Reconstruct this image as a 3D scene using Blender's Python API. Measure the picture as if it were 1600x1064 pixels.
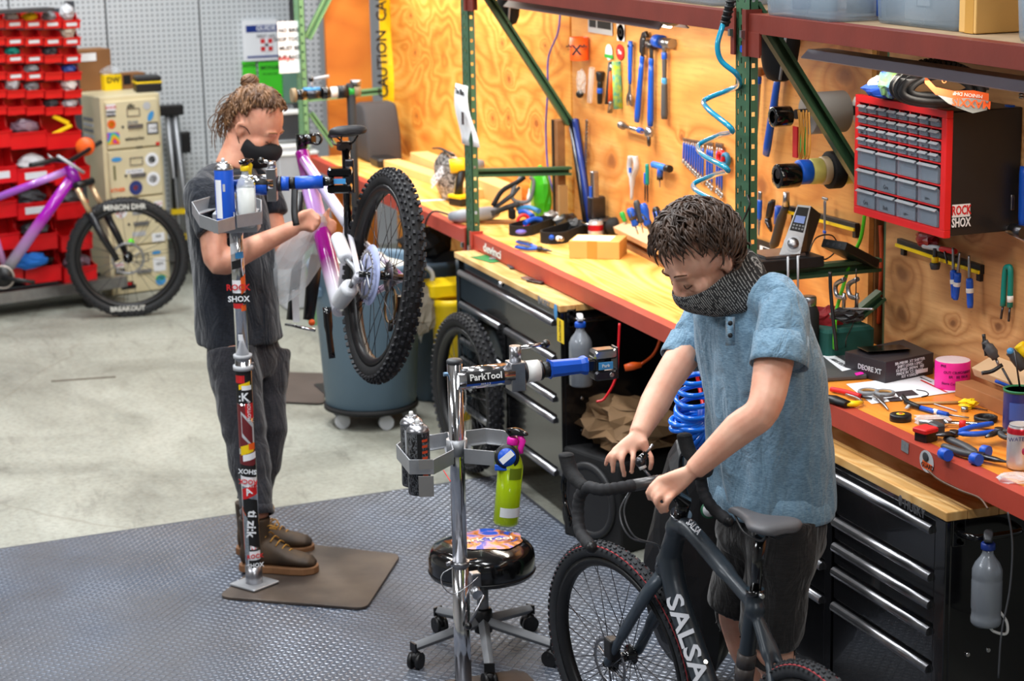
import bpy, bmesh, math, random
from mathutils import Vector, Matrix, noise
from math import sin, cos, pi, radians as R_, sqrt
for _o in list(bpy.data.objects): bpy.data.objects.remove(_o)
C = bpy.context.scene.collection
V3 = Vector
# ------------------------------------------------ camera, world, lights, exposure
H = 2.5; FPX = 3183.496
_yaw, _pit, _rol = -1.22973114, .22262825, .0217832
_fw = V3((sin(_yaw)*cos(_pit), cos(_yaw)*cos(_pit), -sin(_pit)))
_r = V3((cos(_yaw), -sin(_yaw), 0)); _d = _fw.cross(_r)
RX = cos(_rol)*_r + sin(_rol)*_d; RY = -sin(_rol)*_r + cos(_rol)*_d; RZ = _fw
CAM = V3((0, 0, H))
cam = bpy.data.cameras.new('camera'); camo = bpy.data.objects.new('camera', cam); C.objects.link(camo)
camo.matrix_world = Matrix(((RX.x, -RY.x, -RZ.x, 0), (RX.y, -RY.y, -RZ.y, 0), (RX.z, -RY.z, -RZ.z, H), (0, 0, 0, 1)))
cam.sensor_width = 36; cam.lens = FPX/1600*36; cam.clip_end = 100
cam.dof.use_dof = True; cam.dof.focus_distance = 5.7; cam.dof.aperture_fstop = 4.5
bpy.context.scene.camera = camo
vs = bpy.context.scene.view_settings
bpy.context.scene.display_settings.display_device = 'sRGB'
vs.view_transform = 'Standard'; vs.look = 'None'; vs.gamma = 1; vs.use_curve_mapping = False; vs.exposure = 0.0
w = bpy.data.worlds.new('world'); bpy.context.scene.world = w; w.use_nodes = True
w.node_tree.nodes['Background'].inputs[0].default_value = (.80, .88, 1, 1); w.node_tree.nodes['Background'].inputs[1].default_value = .3
def area(name, loc, tgt, sx, sy, power, col=(1, 1, 1)):
    l = bpy.data.lights.new(name, 'AREA'); l.shape = 'RECTANGLE'; l.size = sx; l.size_y = sy; l.energy = power; l.color = col
    o = bpy.data.objects.new(name, l); C.objects.link(o); o.location = loc
    o.rotation_euler = (V3(tgt)-V3(loc)).to_track_quat('-Z', 'Y').to_euler(); return o
for k, (x, y, p) in enumerate([(-3.5, .6, 60), (-6.2, .6, 75), (-9.0, .6, 85), (-12.0, .9, 100), (-5.0, 2.0, 60), (-7.6, 2.0, 70), (-10.4, 1.9, 75)]):
    area('ceiling_lamp', (x, y, 4.3), (x, y, 0), 1.3, .25, p, (.95, .98, 1))
area('side_lamp', (-5.5, -2.5, 3.9), (-6.5, 2.2, .9), 2.6, .4, 85, (.95, .97, 1))
area('back_lamp', (.8, 1.2, 4.2), (-6, 2.4, .9), 1.4, .4, 60, (1, 1, 1))
# ------------------------------------------------ pixel rays onto real planes
def ray(px, py): return RX*((px-800)/FPX)+RY*((py-532)/FPX)+RZ
def oz(px, py, z=0): d = ray(px, py); return CAM+d*((z-H)/d.z)
def oy(px, py, y): d = ray(px, py); return CAM+d*(y/d.y)
def ox(px, py, x): d = ray(px, py); return CAM+d*(x/d.x)
def od(px, py, dep): return CAM+ray(px, py)*dep
KK = 1.0629
kz = lambda z: H-KK*(H-z)
YF, YW, ZB = 2.643*KK, 3.12*KK, kz(1.07)
ow = lambda px, py: oy(px, py, YW)
ob = lambda px, py: oz(px, py, ZB)
# ------------------------------------------------ materials
def lin(c): return tuple(((v/255)/12.92 if v/255 <= .04045 else ((v/255+.055)/1.055)**2.4) for v in c)
_M = {}
def mat(name, col, rough=.5, metal=0, var=0, vs_=8, bump=0, bs=60, spec=.5, alpha=1, trans=0, emis=0, coat=0, col2=None, ior=1.45, sheen=0):
    if name in _M: return _M[name]
    m = bpy.data.materials.new(name); m.use_nodes = True; nt = m.node_tree; b = nt.nodes['Principled BSDF']
    c = (*lin(col), 1); b.inputs['Base Color'].default_value = c
    b.inputs['Roughness'].default_value = rough; b.inputs['Metallic'].default_value = metal
    b.inputs['Specular IOR Level'].default_value = spec; b.inputs['IOR'].default_value = ior
    b.inputs['Alpha'].default_value = alpha; b.inputs['Transmission Weight'].default_value = trans
    b.inputs['Coat Weight'].default_value = coat
    if sheen: b.inputs['Sheen Weight'].default_value = sheen
    if emis: b.inputs['Emission Color'].default_value = c; b.inputs['Emission Strength'].default_value = emis
    tc = nt.nodes.new('ShaderNodeTexCoord')
    n = nt.nodes.new('ShaderNodeTexNoise'); n.inputs['Scale'].default_value = vs_; n.inputs['Detail'].default_value = 6
    nt.links.new(tc.outputs['Object'], n.inputs['Vector'])
    mx = nt.nodes.new('ShaderNodeMix'); mx.data_type = 'RGBA'
    c2 = (*lin(col2), 1) if col2 else tuple(max(0, v*(1-(var or .06))) for v in c[:3])+(1,)
    mr = nt.nodes.new('ShaderNodeMapRange'); mr.inputs[1].default_value = .35; mr.inputs[2].default_value = .65
    nt.links.new(n.outputs['Fac'], mr.inputs[0]); nt.links.new(mr.outputs[0], mx.inputs['Factor'])
    mx.inputs[6].default_value = c; mx.inputs[7].default_value = c2
    nt.links.new(mx.outputs[2], b.inputs['Base Color'])
    if bump:
        n2 = nt.nodes.new('ShaderNodeTexNoise'); n2.inputs['Scale'].default_value = bs; n2.inputs['Detail'].default_value = 4
        nt.links.new(tc.outputs['Object'], n2.inputs['Vector'])
        bp = nt.nodes.new('ShaderNodeBump'); bp.inputs['Strength'].default_value = bump; bp.inputs['Distance'].default_value = .004
        nt.links.new(n2.outputs['Fac'], bp.inputs['Height']); nt.links.new(bp.outputs[0], b.inputs['Normal'])
    _M[name] = m; return m
class NB:   # small node helper
    def __init__(s, name, rough=.5, metal=0, spec=.5):
        s.m = bpy.data.materials.new(name); s.m.use_nodes = True; s.t = s.m.node_tree; s.b = s.t.nodes['Principled BSDF']
        s.b.inputs['Roughness'].default_value = rough; s.b.inputs['Metallic'].default_value = metal; s.b.inputs['Specular IOR Level'].default_value = spec
        s.tc = s.n('TexCoord'); _M[name] = s.m
    def n(s, k, **kw):
        q = s.t.nodes.new('ShaderNode'+k)
        for a, v in kw.items():
            if a[0] == '_': q.inputs[a[1:].replace('_', ' ')].default_value = v
            else: setattr(q, a, v)
        return q
    def l(s, a, b): s.t.links.new(a, b)
    def mapv(s, scale=(1, 1, 1), loc=(0, 0, 0), rot=(0, 0, 0), src='Object'):
        q = s.n('Mapping'); q.inputs['Scale'].default_value = scale; q.inputs['Location'].default_value = loc; q.inputs['Rotation'].default_value = rot
        s.l(s.tc.outputs[src], q.inputs[0]); return q.outputs[0]
    def noise(s, v, sc, det=5, dist=0, rg=.55):
        q = s.n('TexNoise'); q.inputs['Scale'].default_value = sc; q.inputs['Detail'].default_value = det; q.inputs['Distortion'].default_value = dist; q.inputs['Roughness'].default_value = rg
        s.l(v, q.inputs['Vector']); return q.outputs['Fac']
    def ramp(s, f, pts):
        q = s.n('ValToRGB'); e = q.color_ramp.elements
        while len(e) < len(pts): e.new(.5)
        for i, (p, c) in enumerate(pts): e[i].position = p; e[i].color = (*lin(c), 1)
        s.l(f, q.inputs[0]); return q.outputs[0]
    def mix(s, f, a, b, mode='MIX'):
        q = s.n('Mix', data_type='RGBA', blend_type=mode)
        for k, v in ((0, f), (6, a), (7, b)):
            if hasattr(v, 'links') or hasattr(v, 'is_linked'): s.l(v, q.inputs[k])
            elif k == 0: q.inputs[0].default_value = v
            else: q.inputs[k].default_value = (*lin(v), 1)
        return q.outputs[2]
    def math(s, op, a, b=0):
        q = s.n('Math', operation=op)
        for k, v in ((0, a), (1, b)):
            if isinstance(v, (int, float)): q.inputs[k].default_value = v
            else: s.l(v, q.inputs[k])
        return q.outputs[0]
    def col(s, c): s.l(c, s.b.inputs['Base Color'])
    def bump(s, f, st=.3, d=.01):
        q = s.n('Bump'); q.inputs['Strength'].default_value = st; q.inputs['Distance'].default_value = d; s.l(f, q.inputs['Height']); s.l(q.outputs[0], s.b.inputs['Normal'])
def plywood(name, pal, axis='xz', scale=1, loc=(0, 0, 0), knots=True, rough=.55, bands=None, kn=()):
    q = NB(name, rough)
    # grain runs along x; contour bands from distorted stretched noise
    if axis == 'xz': v = q.mapv((.55*scale, .2, 1.6*scale), loc)
    elif axis == 'zx': v = q.mapv((1.6*scale, .2, .55*scale), loc)
    else: v = q.mapv((.5*scale, 1.8*scale, .3), loc)
    f = q.noise(v, 1.6, 2.2, .6, .5)
    kd = []
    if kn:
        sx = q.n('SeparateXYZ'); wn = q.n('TexNoise'); wn.inputs['Scale'].default_value = 9; q.l(q.mapv(), wn.inputs['Vector']); wm = q.n('Mix', data_type='VECTOR'); wm.inputs[0].default_value = .06; q.l(q.mapv(), wm.inputs[4]); q.l(wn.outputs['Color'], wm.inputs[5]); q.l(wm.outputs[1], sx.inputs[0])
        for (kx, kz2, kr) in kn:
            kx = kx*.94+.03; kz2 = kz2*.94+.03
            a1 = q.math('MULTIPLY', q.math('SUBTRACT', sx.outputs[0], kx), .62/kr); a2 = q.math('MULTIPLY', q.math('SUBTRACT', sx.outputs[2], kz2), 1/kr); d2 = q.math('ADD', q.math('MULTIPLY', a1, a1), q.math('MULTIPLY', a2, a2)); kd.append(d2)
            f = q.math('ADD', f, q.math('DIVIDE', .34, q.math('ADD', q.math('MULTIPLY', d2, .16), 1)))
    a = q.math('MULTIPLY', f, bands or (20 if knots else 15)); a = q.math('FRACT', a); a = q.math('ABSOLUTE', q.math('SUBTRACT', a, .5))
    a = q.math('MULTIPLY', a, 2)
    big = q.noise(q.mapv((1, 1, 1), (3, 1, 7)), 1.7, 4)
    base = q.ramp(a, [(0, pal[0]), (.35, pal[1]), (1, pal[2])])
    dark = q.ramp(a, [(0, pal[3]), (.5, pal[0]), (1, pal[1])])
    mr = q.n('MapRange'); mr.inputs[1].default_value = .42; mr.inputs[2].default_value = .68; q.l(big, mr.inputs[0])
    c = q.mix(mr.outputs[0], base, dark)
    fine = q.noise(q.mapv((6, 1, 90) if axis == 'xz' else ((90, 1, 6) if axis == 'zx' else (6, 90, 1))), 1, 4)
    mr2 = q.n('MapRange'); mr2.inputs[1].default_value = .45; mr2.inputs[2].default_value = .75; mr2.inputs[4].default_value = .35; q.l(fine, mr2.inputs[0])
    c = q.mix(mr2.outputs[0], c, pal[3])
    for d2 in kd:
        k = q.n('MapRange'); k.inputs[1].default_value = .25; k.inputs[2].default_value = 1.3; k.inputs[3].default_value = .92; k.inputs[4].default_value = 0; q.l(d2, k.inputs[0]); c = q.mix(k.outputs[0], c, pal[4])
        k = q.n('MapRange'); k.inputs[1].default_value = 1; k.inputs[2].default_value = 9; k.inputs[3].default_value = .5; k.inputs[4].default_value = 0; q.l(d2, k.inputs[0]); c = q.mix(k.outputs[0], c, pal[3])
    if knots:
        sp = q.noise(q.mapv((4, 1, 14)), 6, 3, 0, .7); k = q.n('MapRange'); k.inputs[1].default_value = .66; k.inputs[2].default_value = .74; k.inputs[4].default_value = .5; q.l(sp, k.inputs[0]); c = q.mix(k.outputs[0], c, pal[4])
    q.col(c); q.bump(a, .06, .004); return q.m
# ------------------------------------------------ mesh builder
def basis(d):
    d = V3(d).normalized(); a = V3((0, 0, 1)) if abs(d.z) < .95 else V3((1, 0, 0))
    u = a.cross(d).normalized(); return u, d.cross(u), d
class MB:
    def __init__(s): s.v = []; s.f = []; s.mi = []; s.sm = []; s.m = 0
    def add(s, vs, fs, smooth=False):
        o = len(s.v); s.v += [V3(a) for a in vs]; s.f += [tuple(i+o for i in f) for f in fs]; s.mi += [s.m]*len(fs); s.sm += [smooth]*len(fs); return s
    def slot(s, i): s.m = i; return s
    def box(s, c, size, M=None, taper=1.0):
        x, y, z = [a/2 for a in size]; c = V3(c); t = taper
        vs = [V3((i*x*(t if k > 0 else 1), j*y*(t if k > 0 else 1), k*z)) for k in (-1, 1) for j in (-1, 1) for i in (-1, 1)]
        if M is not None: vs = [M @ a for a in vs]
        return s.add([a+c for a in vs], [(0, 2, 3, 1), (4, 5, 7, 6), (0, 1, 5, 4), (2, 6, 7, 3), (0, 4, 6, 2), (1, 3, 7, 5)])
    def bbox(s, a, b): a = V3(a); b = V3(b); return s.box((a+b)/2, [abs(q) for q in (b-a)])
    def rbox(s, c, size, r=.004, M=None, seg=3, axis=2):   # box with rounded edges about one axis (+ small bevel)
        ax = [0, 1, 2]; ax.remove(axis); w_, h_ = size[ax[0]]/2, size[ax[1]]/2; t = size[axis]/2; r = min(r, w_*.99, h_*.99); pts = []
        for cx, cy, a0 in ((w_-r, h_-r, 0), (-w_+r, h_-r, pi/2), (-w_+r, -h_+r, pi), (w_-r, -h_+r, 1.5*pi)):
            for k in range(seg+1): a = a0+k/seg*pi/2; pts.append((cx+r*cos(a), cy+r*sin(a)))
        e = min(r*.5, t*.5); rings = []
        for z, q in ((-t, e), (-t+e, 0), (t-e, 0), (t, e)):
            rg = []
            for x, y in pts:
                L = [0, 0, 0]; L[ax[0]] = x*(1-q/w_); L[ax[1]] = y*(1-q/h_); L[axis] = z; rg.append(V3(L))
            rings.append(rg)
        if M is not None: rings = [[M @ p for p in rg] for rg in rings]
        return s.loft([[p+V3(c) for p in rg] for rg in rings], smooth=False)
    def loft(s, rings, caps=True, smooth=True, closed=True):
        n = len(rings[0]); vs = [p for rg in rings for p in rg]; fs = []
        for i in range(len(rings)-1):
            for j in range(n if closed else n-1):
                k = (j+1) % n; fs.append((i*n+j, i*n+k, (i+1)*n+k, (i+1)*n+j))
        s.add(vs, fs, smooth)
        if caps:
            o = len(s.v)-len(vs); s.f += [tuple(o+j for j in reversed(range(n))), tuple(o+(len(rings)-1)*n+j for j in range(n))]; s.mi += [s.m]*2; s.sm += [False]*2
        return s
    def cyl(s, a, b, r0, r1=None, n=14, caps=True):
        a = V3(a); b = V3(b); r1 = r0 if r1 is None else r1; u, v, d = basis(b-a)
        return s.loft([[p+(u*cos(t)+v*sin(t))*r for t in [2*pi*k/n for k in range(n)]] for p, r in ((a, r0), (b, r1))], caps)
    def tube(s, pts, r, n=8, caps=True, closed=False, flat=1.0, up=None):
        pts = [V3(p) for p in pts]; N = len(pts); rr = r if isinstance(r, (list, tuple)) else [r]*N; rings = []; u = None
        for i, p in enumerate(pts):
            if closed: d = pts[(i+1) % N]-pts[i-1]
            else: d = pts[min(i+1, N-1)]-pts[max(i-1, 0)]
            if d.length < 1e-9: d = V3((0, 0, 1))
            d.normalize()
            if u is None:
                u = basis(d)[0] if up is None else (V3(up)-d*V3(up).dot(d)).normalized()
            else:
                u = u-d*u.dot(d); u = u.normalized() if u.length > 1e-6 else basis(d)[0]
            v = d.cross(u); rings.append([p+(u*cos(t)+v*sin(t)*flat)*rr[i] for t in [2*pi*k/n for k in range(n)]])
        if closed: rings.append(rings[0]); return s.loft(rings, False)
        return s.loft(rings, caps)
    def lathe(s, prof, o=(0, 0, 0), ax=(0, 0, 1), n=24, caps=True):
        u, v, d = basis(ax); o = V3(o)
        return s.loft([[o+d*h+(u*cos(t)+v*sin(t))*max(r, 1e-5) for t in [2*pi*k/n for k in range(n)]] for r, h in prof], caps)
    def sph(s, c, r, n=12, m=8, sc=(1, 1, 1), M=None):
        c = V3(c); rings = []
        for i in range(m+1):
            a = -pi/2+pi*i/m; rg = []
            for k in range(n):
                t = 2*pi*k/n; p = V3((cos(a)*cos(t)*sc[0], cos(a)*sin(t)*sc[1], sin(a)*sc[2]))*r
                rg.append(c+(M @ p if M is not None else p))
            rings.append(rg)
        return s.loft(rings, False)
    def torus(s, c, ax, R, r, n=32, m=8, flat=1.0):
        u, v, d = basis(ax); c = V3(c)
        rings = []
        for k in range(n+1):
            t = 2*pi*k/n; e = u*cos(t)+v*sin(t); rings.append([c+e*(R+r*cos(q))+d*(r*flat*sin(q)) for q in [2*pi*j/m for j in range(m)]])
        return s.loft(rings, False)
    def prism(s, poly, z0, z1, M=None):   # 2D polygon extruded along local z
        n = len(poly); a = [V3((x, y, z0)) for x, y in poly]; b = [V3((x, y, z1)) for x, y in poly]
        if M is not None: a = [M @ p for p in a]; b = [M @ p for p in b]
        return s.loft([a, b], True, False)
    def quad(s, a, b, c, d): return s.add([a, b, c, d], [(0, 1, 2, 3)])
    def build(s, name, mats, parent=None, world=None, bevel=0, smooth=None, subd=0, kind=None, label=None):
        me = bpy.data.meshes.new(name); vs = s.v
        if parent is not None and (world if world is not None else parent.get('_w', 0)):
            inv = parent.matrix_basis.inverted(); vs = [inv @ a for a in vs]
        me.from_pydata([tuple(a) for a in vs], [], s.f); me.validate()
        if not isinstance(mats, (list, tuple)): mats = [mats]
        for m in mats: me.materials.append(m)
        if len(me.polygons) == len(s.f):
            me.polygons.foreach_set('material_index', s.mi)
            me.polygons.foreach_set('use_smooth', [bool(smooth) if smooth is not None else q for q in s.sm])
        bm = bmesh.new(); bm.from_mesh(me); bmesh.ops.recalc_face_normals(bm, faces=bm.faces); bm.to_mesh(me); bm.free()
        o = bpy.data.objects.new(name, me); C.objects.link(o)
        if parent is not None: o.parent = parent
        if bevel:
            b = o.modifiers.new('b', 'BEVEL'); b.width = bevel; b.segments = 2; b.limit_method = 'ANGLE'; b.angle_limit = R_(40)
        if subd: q = o.modifiers.new('s', 'SUBSURF'); q.levels = q.render_levels = subd
        if kind: o['kind'] = kind
        if label: o['label'] = label
        return o
def tag(o, label=None, cat=None, group=None, kind=None):
    if label: o['label'] = label
    if cat: o['category'] = cat
    if group: o['group'] = group
    if kind: o['kind'] = kind
    return o
def thing(name, label, cat, loc=(0, 0, 0), rot=(0, 0, 0), group=None, world=False):
    o = bpy.data.objects.new(name, None); C.objects.link(o); o.empty_display_size = .05
    if isinstance(rot, Matrix): o.matrix_basis = Matrix.Translation(V3(loc)) @ rot.to_4x4()
    else:
        if isinstance(rot, (int, float)): rot = (0, 0, rot)
        o.location = loc; o.rotation_euler = rot; 
        from mathutils import Euler
        o.matrix_basis = Matrix.Translation(V3(loc)) @ Euler(rot).to_matrix().to_4x4()
    if world: o['_w'] = 1
    return tag(o, label, cat, group)
def struct(o): o['kind'] = 'structure'; return o
def dup(root, loc=None, rot=None, label=None, group=None):
    r = root.copy(); C.objects.link(r)
    if loc is not None: r.location = loc
    if rot is not None: r.rotation_euler = rot if not isinstance(rot, (int, float)) else (0, 0, rot)
    if label: r['label'] = label
    if group: r['group'] = group
    for ch in [o for o in bpy.data.objects if o.parent == root]:
        c = ch.copy(); C.objects.link(c); c.parent = r
        for g in [o for o in bpy.data.objects if o.parent == ch]:
            d = g.copy(); C.objects.link(d); d.parent = c
    return r
def fr(x, z):   # rotation matrix with given local X and approximate local Z
    x = V3(x).normalized(); z = V3(z); z = (z-x*z.dot(x)).normalized(); y = z.cross(x)
    return Matrix((x, y, z)).transposed()
def text(s_, size, m, parent, pos, M, name='lettering', ext=.0006, align='CENTER', squash=1.0, world=None, label=None):
    cu = bpy.data.curves.new('t', 'FONT'); cu.body = s_; cu.size = size; cu.align_x = align; cu.align_y = 'CENTER'; cu.extrude = ext; cu.resolution_u = 2; cu.offset = size*.022 if size > .021 else 0
    to = bpy.data.objects.new('t', cu); C.objects.link(to)
    dg = bpy.context.evaluated_depsgraph_get(); me = bpy.data.meshes.new_from_object(to.evaluated_get(dg)); me.name = name
    bpy.data.objects.remove(to)
    T = Matrix.Translation(V3(pos)) @ M.to_4x4() @ Matrix.Diagonal((squash, 1, 1, 1))
    if parent is not None and (world if world is not None else parent.get('_w', 0)): T = parent.matrix_basis.inverted() @ T
    me.transform(T); me.materials.clear(); me.materials.append(m)
    o = bpy.data.objects.new(name, me); C.objects.link(o)
    if parent is not None: o.parent = parent
    if label: o['label'] = label
    return o
def bez(pts, n=8):  # catmull-rom through points
    pts = [V3(p) for p in pts]; out = []
    P = [pts[0]*2-pts[1]]+pts+[pts[-1]*2-pts[-2]]
    for i in range(1, len(P)-2):
        for k in range(n):
            t = k/n; out.append(.5*((2*P[i])+(P[i+1]-P[i-1])*t+(2*P[i-1]-5*P[i]+4*P[i+1]-P[i+2])*t*t+(-P[i-1]+3*P[i]-3*P[i+1]+P[i+2])*t**3))
    return out+[pts[-1]]
rnd = random.Random(7)
# palette
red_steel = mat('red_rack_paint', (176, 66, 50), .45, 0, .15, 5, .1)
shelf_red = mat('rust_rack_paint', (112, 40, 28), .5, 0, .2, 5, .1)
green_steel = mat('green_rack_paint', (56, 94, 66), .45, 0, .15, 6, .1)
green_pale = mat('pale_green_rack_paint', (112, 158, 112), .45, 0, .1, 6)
blackp = mat('black_plastic', (22, 22, 24), .4, 0, .2, 30)
blackg = mat('black_gloss', (12, 12, 14), .12, 0, .1, 5, coat=.5)
black_matte = mat('black_matte', (20, 20, 22), .75, 0, .2, 20, .2)
rubber = mat('rubber', (24, 24, 26), .8, 0, .2, 20, .3, 200)
grey_rub = mat('grey_rubber', (62, 62, 66), .8, 0, .2, 20, .3, 200)
chrome = mat('chrome', (215, 215, 218), .12, 1, .05)
steel = mat('brushed_steel', (168, 168, 172), .32, 1, .15, 30)
dsteel = mat('dark_steel', (84, 84, 88), .35, 1, .2, 30)
alu = mat('cast_aluminium', (166, 168, 172), .45, .6, .1, 20, .15)
blue = mat('blue_vinyl_grip', (22, 84, 196), .38, 0, .1, 10)
blue2 = mat('pale_blue', (70, 150, 210), .4)
dblue = mat('dark_blue', (26, 52, 130), .4)
white = mat('white_paint', (235, 235, 232), .5, 0, .04)
paper = mat('white_paper', (232, 234, 238), .8, 0, .03)
cardb = mat('cardboard', (178, 136, 84), .8, 0, .1, 5, .1)
cardd = mat('brown_cardboard', (140, 96, 58), .85, 0, .15, 5, .1)
tape_ = mat('packing_tape', (196, 140, 62), .3, 0, .1)
red = mat('red_plastic', (206, 22, 28), .35, 0, .08, 10)
yellow = mat('yellow_plastic', (246, 208, 18), .4, 0, .08)
orange = mat('orange_plastic', (240, 98, 30), .45, 0, .08)
magenta = mat('magenta_plastic', (234, 34, 170), .35)
green = mat('green_plastic', (46, 170, 70), .4)
bgreen = mat('bright_green', (96, 216, 36), .5)
teal = mat('teal_grip', (12, 128, 116), .4)
grey = mat('grey_plastic', (128, 130, 134), .5, 0, .1)
dgrey = mat('dark_grey_plastic', (58, 60, 64), .5, 0, .1)
lgrey = mat('light_grey_plastic', (188, 190, 194), .45, 0, .08)
clearp = mat('clear_plastic', (225, 232, 238), .12, 0, .02, alpha=.32)
cloudy = mat('cloudy_plastic', (150, 168, 182), .25, 0, .05, alpha=.5)
ink = mat('black_ink', (20, 20, 22), .6)
redink = mat('red_ink', (206, 30, 34), .6)
beige = mat('beige_enamel', (214, 202, 166), .45, 0, .08, 6)
# ================================================= SETTING
fl = NB('concrete', .62)
v = fl.mapv((1, 1, 1)); a = fl.noise(v, 1.1, 8, .6, .65); b2 = fl.noise(fl.mapv((.35, 1.6, 1), rot=(0, 0, .5)), 3.5, 8, 1.2, .7); c3 = fl.noise(v, 38, 6, 0, .7)
c = fl.ramp(a, [(.3, (140, 141, 136)), (.5, (176, 179, 175)), (.68, (196, 199, 196))])
st = fl.ramp(b2, [(.22, (90, 80, 62)), (.42, (214, 210, 196)), (1, (240, 240, 232))]); c = fl.mix(.75, c, st, 'MULTIPLY')
sp = fl.ramp(c3, [(.3, (150, 146, 134)), (.55, (235, 235, 230)), (1, (255, 255, 250))]); c = fl.mix(.5, c, sp, 'MULTIPLY')
vo = fl.n('TexVoronoi', feature='DISTANCE_TO_EDGE'); vo.inputs['Scale'].default_value = .33
wv = fl.n('Mix', data_type='VECTOR'); wv.inputs[0].default_value = .18; nz = fl.n('TexNoise'); nz.inputs['Scale'].default_value = 2.5; nz.inputs['Detail'].default_value = 6
fl.l(v, nz.inputs['Vector']); fl.l(v, wv.inputs[4]); fl.l(nz.outputs['Color'], wv.inputs[5]); fl.l(wv.outputs[1], vo.inputs['Vector'])
cr = fl.n('MapRange'); cr.inputs[1].default_value = 0; cr.inputs[2].default_value = .004; cr.inputs[3].default_value = .4; cr.inputs[4].default_value = 0; fl.l(vo.outputs['Distance'], cr.inputs[0])
fl.col(fl.mix(cr.outputs[0], c, (110, 104, 90))); fl.bump(b2, .15, .01)
struct(MB().box((-7, 1, -.05), (22, 12, .1)).build('floor', fl.m))
o = MB().box((0, 0, 0), (.14, .022, .004)).build('floor_tape_strip', mat('tape_strip', (92, 84, 72), .6))
p0, p1 = oz(80, 596), oz(181, 589); d = p1-p0
bpy.data.objects.remove(o)
o = MB().box((0, 0, .0015), (d.length, .022, .003)).build('tape_strip', mat('tape_strip', (92, 84, 72), .6)); o.location = (p0+p1)/2; o.rotation_euler.z = math.atan2(d.y, d.x)
tag(o, 'thin dark strip of tape on the bare concrete floor', 'tape')
wallm = mat('painted_wall', (196, 198, 200), .8, 0, .06, 2)
darkm = mat('shade_painted_wall', (34, 32, 32), .9, 0, .1)  # darkness behind and under the bench is put into this wall colour
struct(MB().box((-7, 1, 5.05), (22, 12, .1)).build('ceiling', mat('ceiling_paint', (150, 150, 150), .9)))
struct(MB().box((3.4, 1, 2.5), (.1, 12, 5)).build('wall_near', wallm))
struct(MB().box((-7, -4.4, 2.5), (22, .1, 5)).build('wall_front', wallm))
# ---- far pegboard wall
pg = NB('pegboard_white', .6)
vv = pg.mapv((1, 1, 1)); sx = pg.n('SeparateXYZ'); pg.l(vv, sx.inputs[0])
def hole(o_, s_): 
    q = pg.math('FRACT', pg.math('MULTIPLY', o_, s_)); q = pg.math('SUBTRACT', q, .5); return pg.math('MULTIPLY', q, q)
dd = pg.math('ADD', hole(sx.outputs[1], 1/.034), hole(sx.outputs[2], 1/.034)); mk = pg.math('LESS_THAN', dd, .045)
pg.col(pg.mix(mk, (196, 200, 203), (110, 114, 120))); 
pegbr = mat('pegboard_brown', (150, 120, 98), .7, 0, .15, 60)
wf = struct(MB().box((-13.75, 1.5, 2.5), (.1, 9, 5)).build('wall_far', wallm))
XP = -13.45
for k in range(5):
    y0 = .2+k*.61; MB().box((XP, y0+.305, 1.15), (.02, .6, 1.9)).build('pegboard_panel', pg.m, wf, bevel=.002)
    MB().box((XP, y0+.305, 2.7), (.02, .6, 1.18)).build('pegboard_panel', pegbr, wf, bevel=.002)
# ---- plywood back wall
P1 = plywood('plywood_left', [(220, 138, 46), (232, 160, 66), (240, 180, 90), (198, 110, 32), (120, 62, 26)], 'xz', 1.0, (2, 0, 1), bands=15, kn=[(-9.31, 1.56, .016), (-9.32, 1.37, .012), (-9.39, 1.72, .011), (-8.94, 1.38, .016), (-10.85, 1.23, .013), (-10.84, 1.58, .012), (-10.9, 1.78, .012), (-9.56, 1.34, .013), (-8.8, 1.75, .008)])
P2 = plywood('plywood_middle', [(208, 136, 62), (220, 152, 76), (228, 168, 96), (180, 104, 42), (96, 52, 26)], 'xz', .8, (11, 0, 4), bands=7, kn=[(-6.0, 1.84, .03), (-5.98, 1.955, .012), (-6.6, 1.4, .028), (-8.02, 1.31, .03), (-7.65, 1.75, .014), (-8.3, 1.31, .018), (-6.07, 1.27, .022), (-7.3, 1.5, .01), (-7.82, 1.13, .012), (-6.3, 1.6, .012)])
P3 = plywood('plywood_right', [(186, 132, 80), (200, 146, 92), (210, 160, 106), (146, 92, 50), (70, 42, 26)], 'xz', .7, (23, 0, 9), bands=9, kn=[(-5.6, 1.25, .026), (-5.6, 1.11, .022), (-5.11, 1.775, .013), (-5.13, 1.745, .010), (-5.05, 1.18, .013), (-5.29, 1.14, .010), (-5.2, 1.45, .012)])
wb = struct(MB().box((-8.6, 3.95, 1.6), (8.6, .06, 3.2)).build('wall_back', darkm))
MB().bbox((-10.63*KK, YW, .42), (-7.985*KK, YW+.018, 2.9)).build('plywood_panel', P1, wb)
MB().bbox((-7.965*KK, YW, .9), (-5.475*KK, YW+.018, 2.9)).build('plywood_panel', P2, wb)
MB().bbox((-5.365*KK, YW-.004, .9), (-2.6*KK, YW+.018, 2.9)).build('plywood_panel', P3, wb)
studm = mat('stud_timber', (150, 100, 56), .7, 0, .3, 14)
MB().bbox((-8.06*KK, YW+.075, .9), (-7.90*KK, YW+.1, 2.9)).build('stud', studm, wb)
MB().bbox((-5.50*KK, YW+.02, .9), (-5.465*KK, YW+.1, 2.9)).build('stud', studm, wb)
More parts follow.
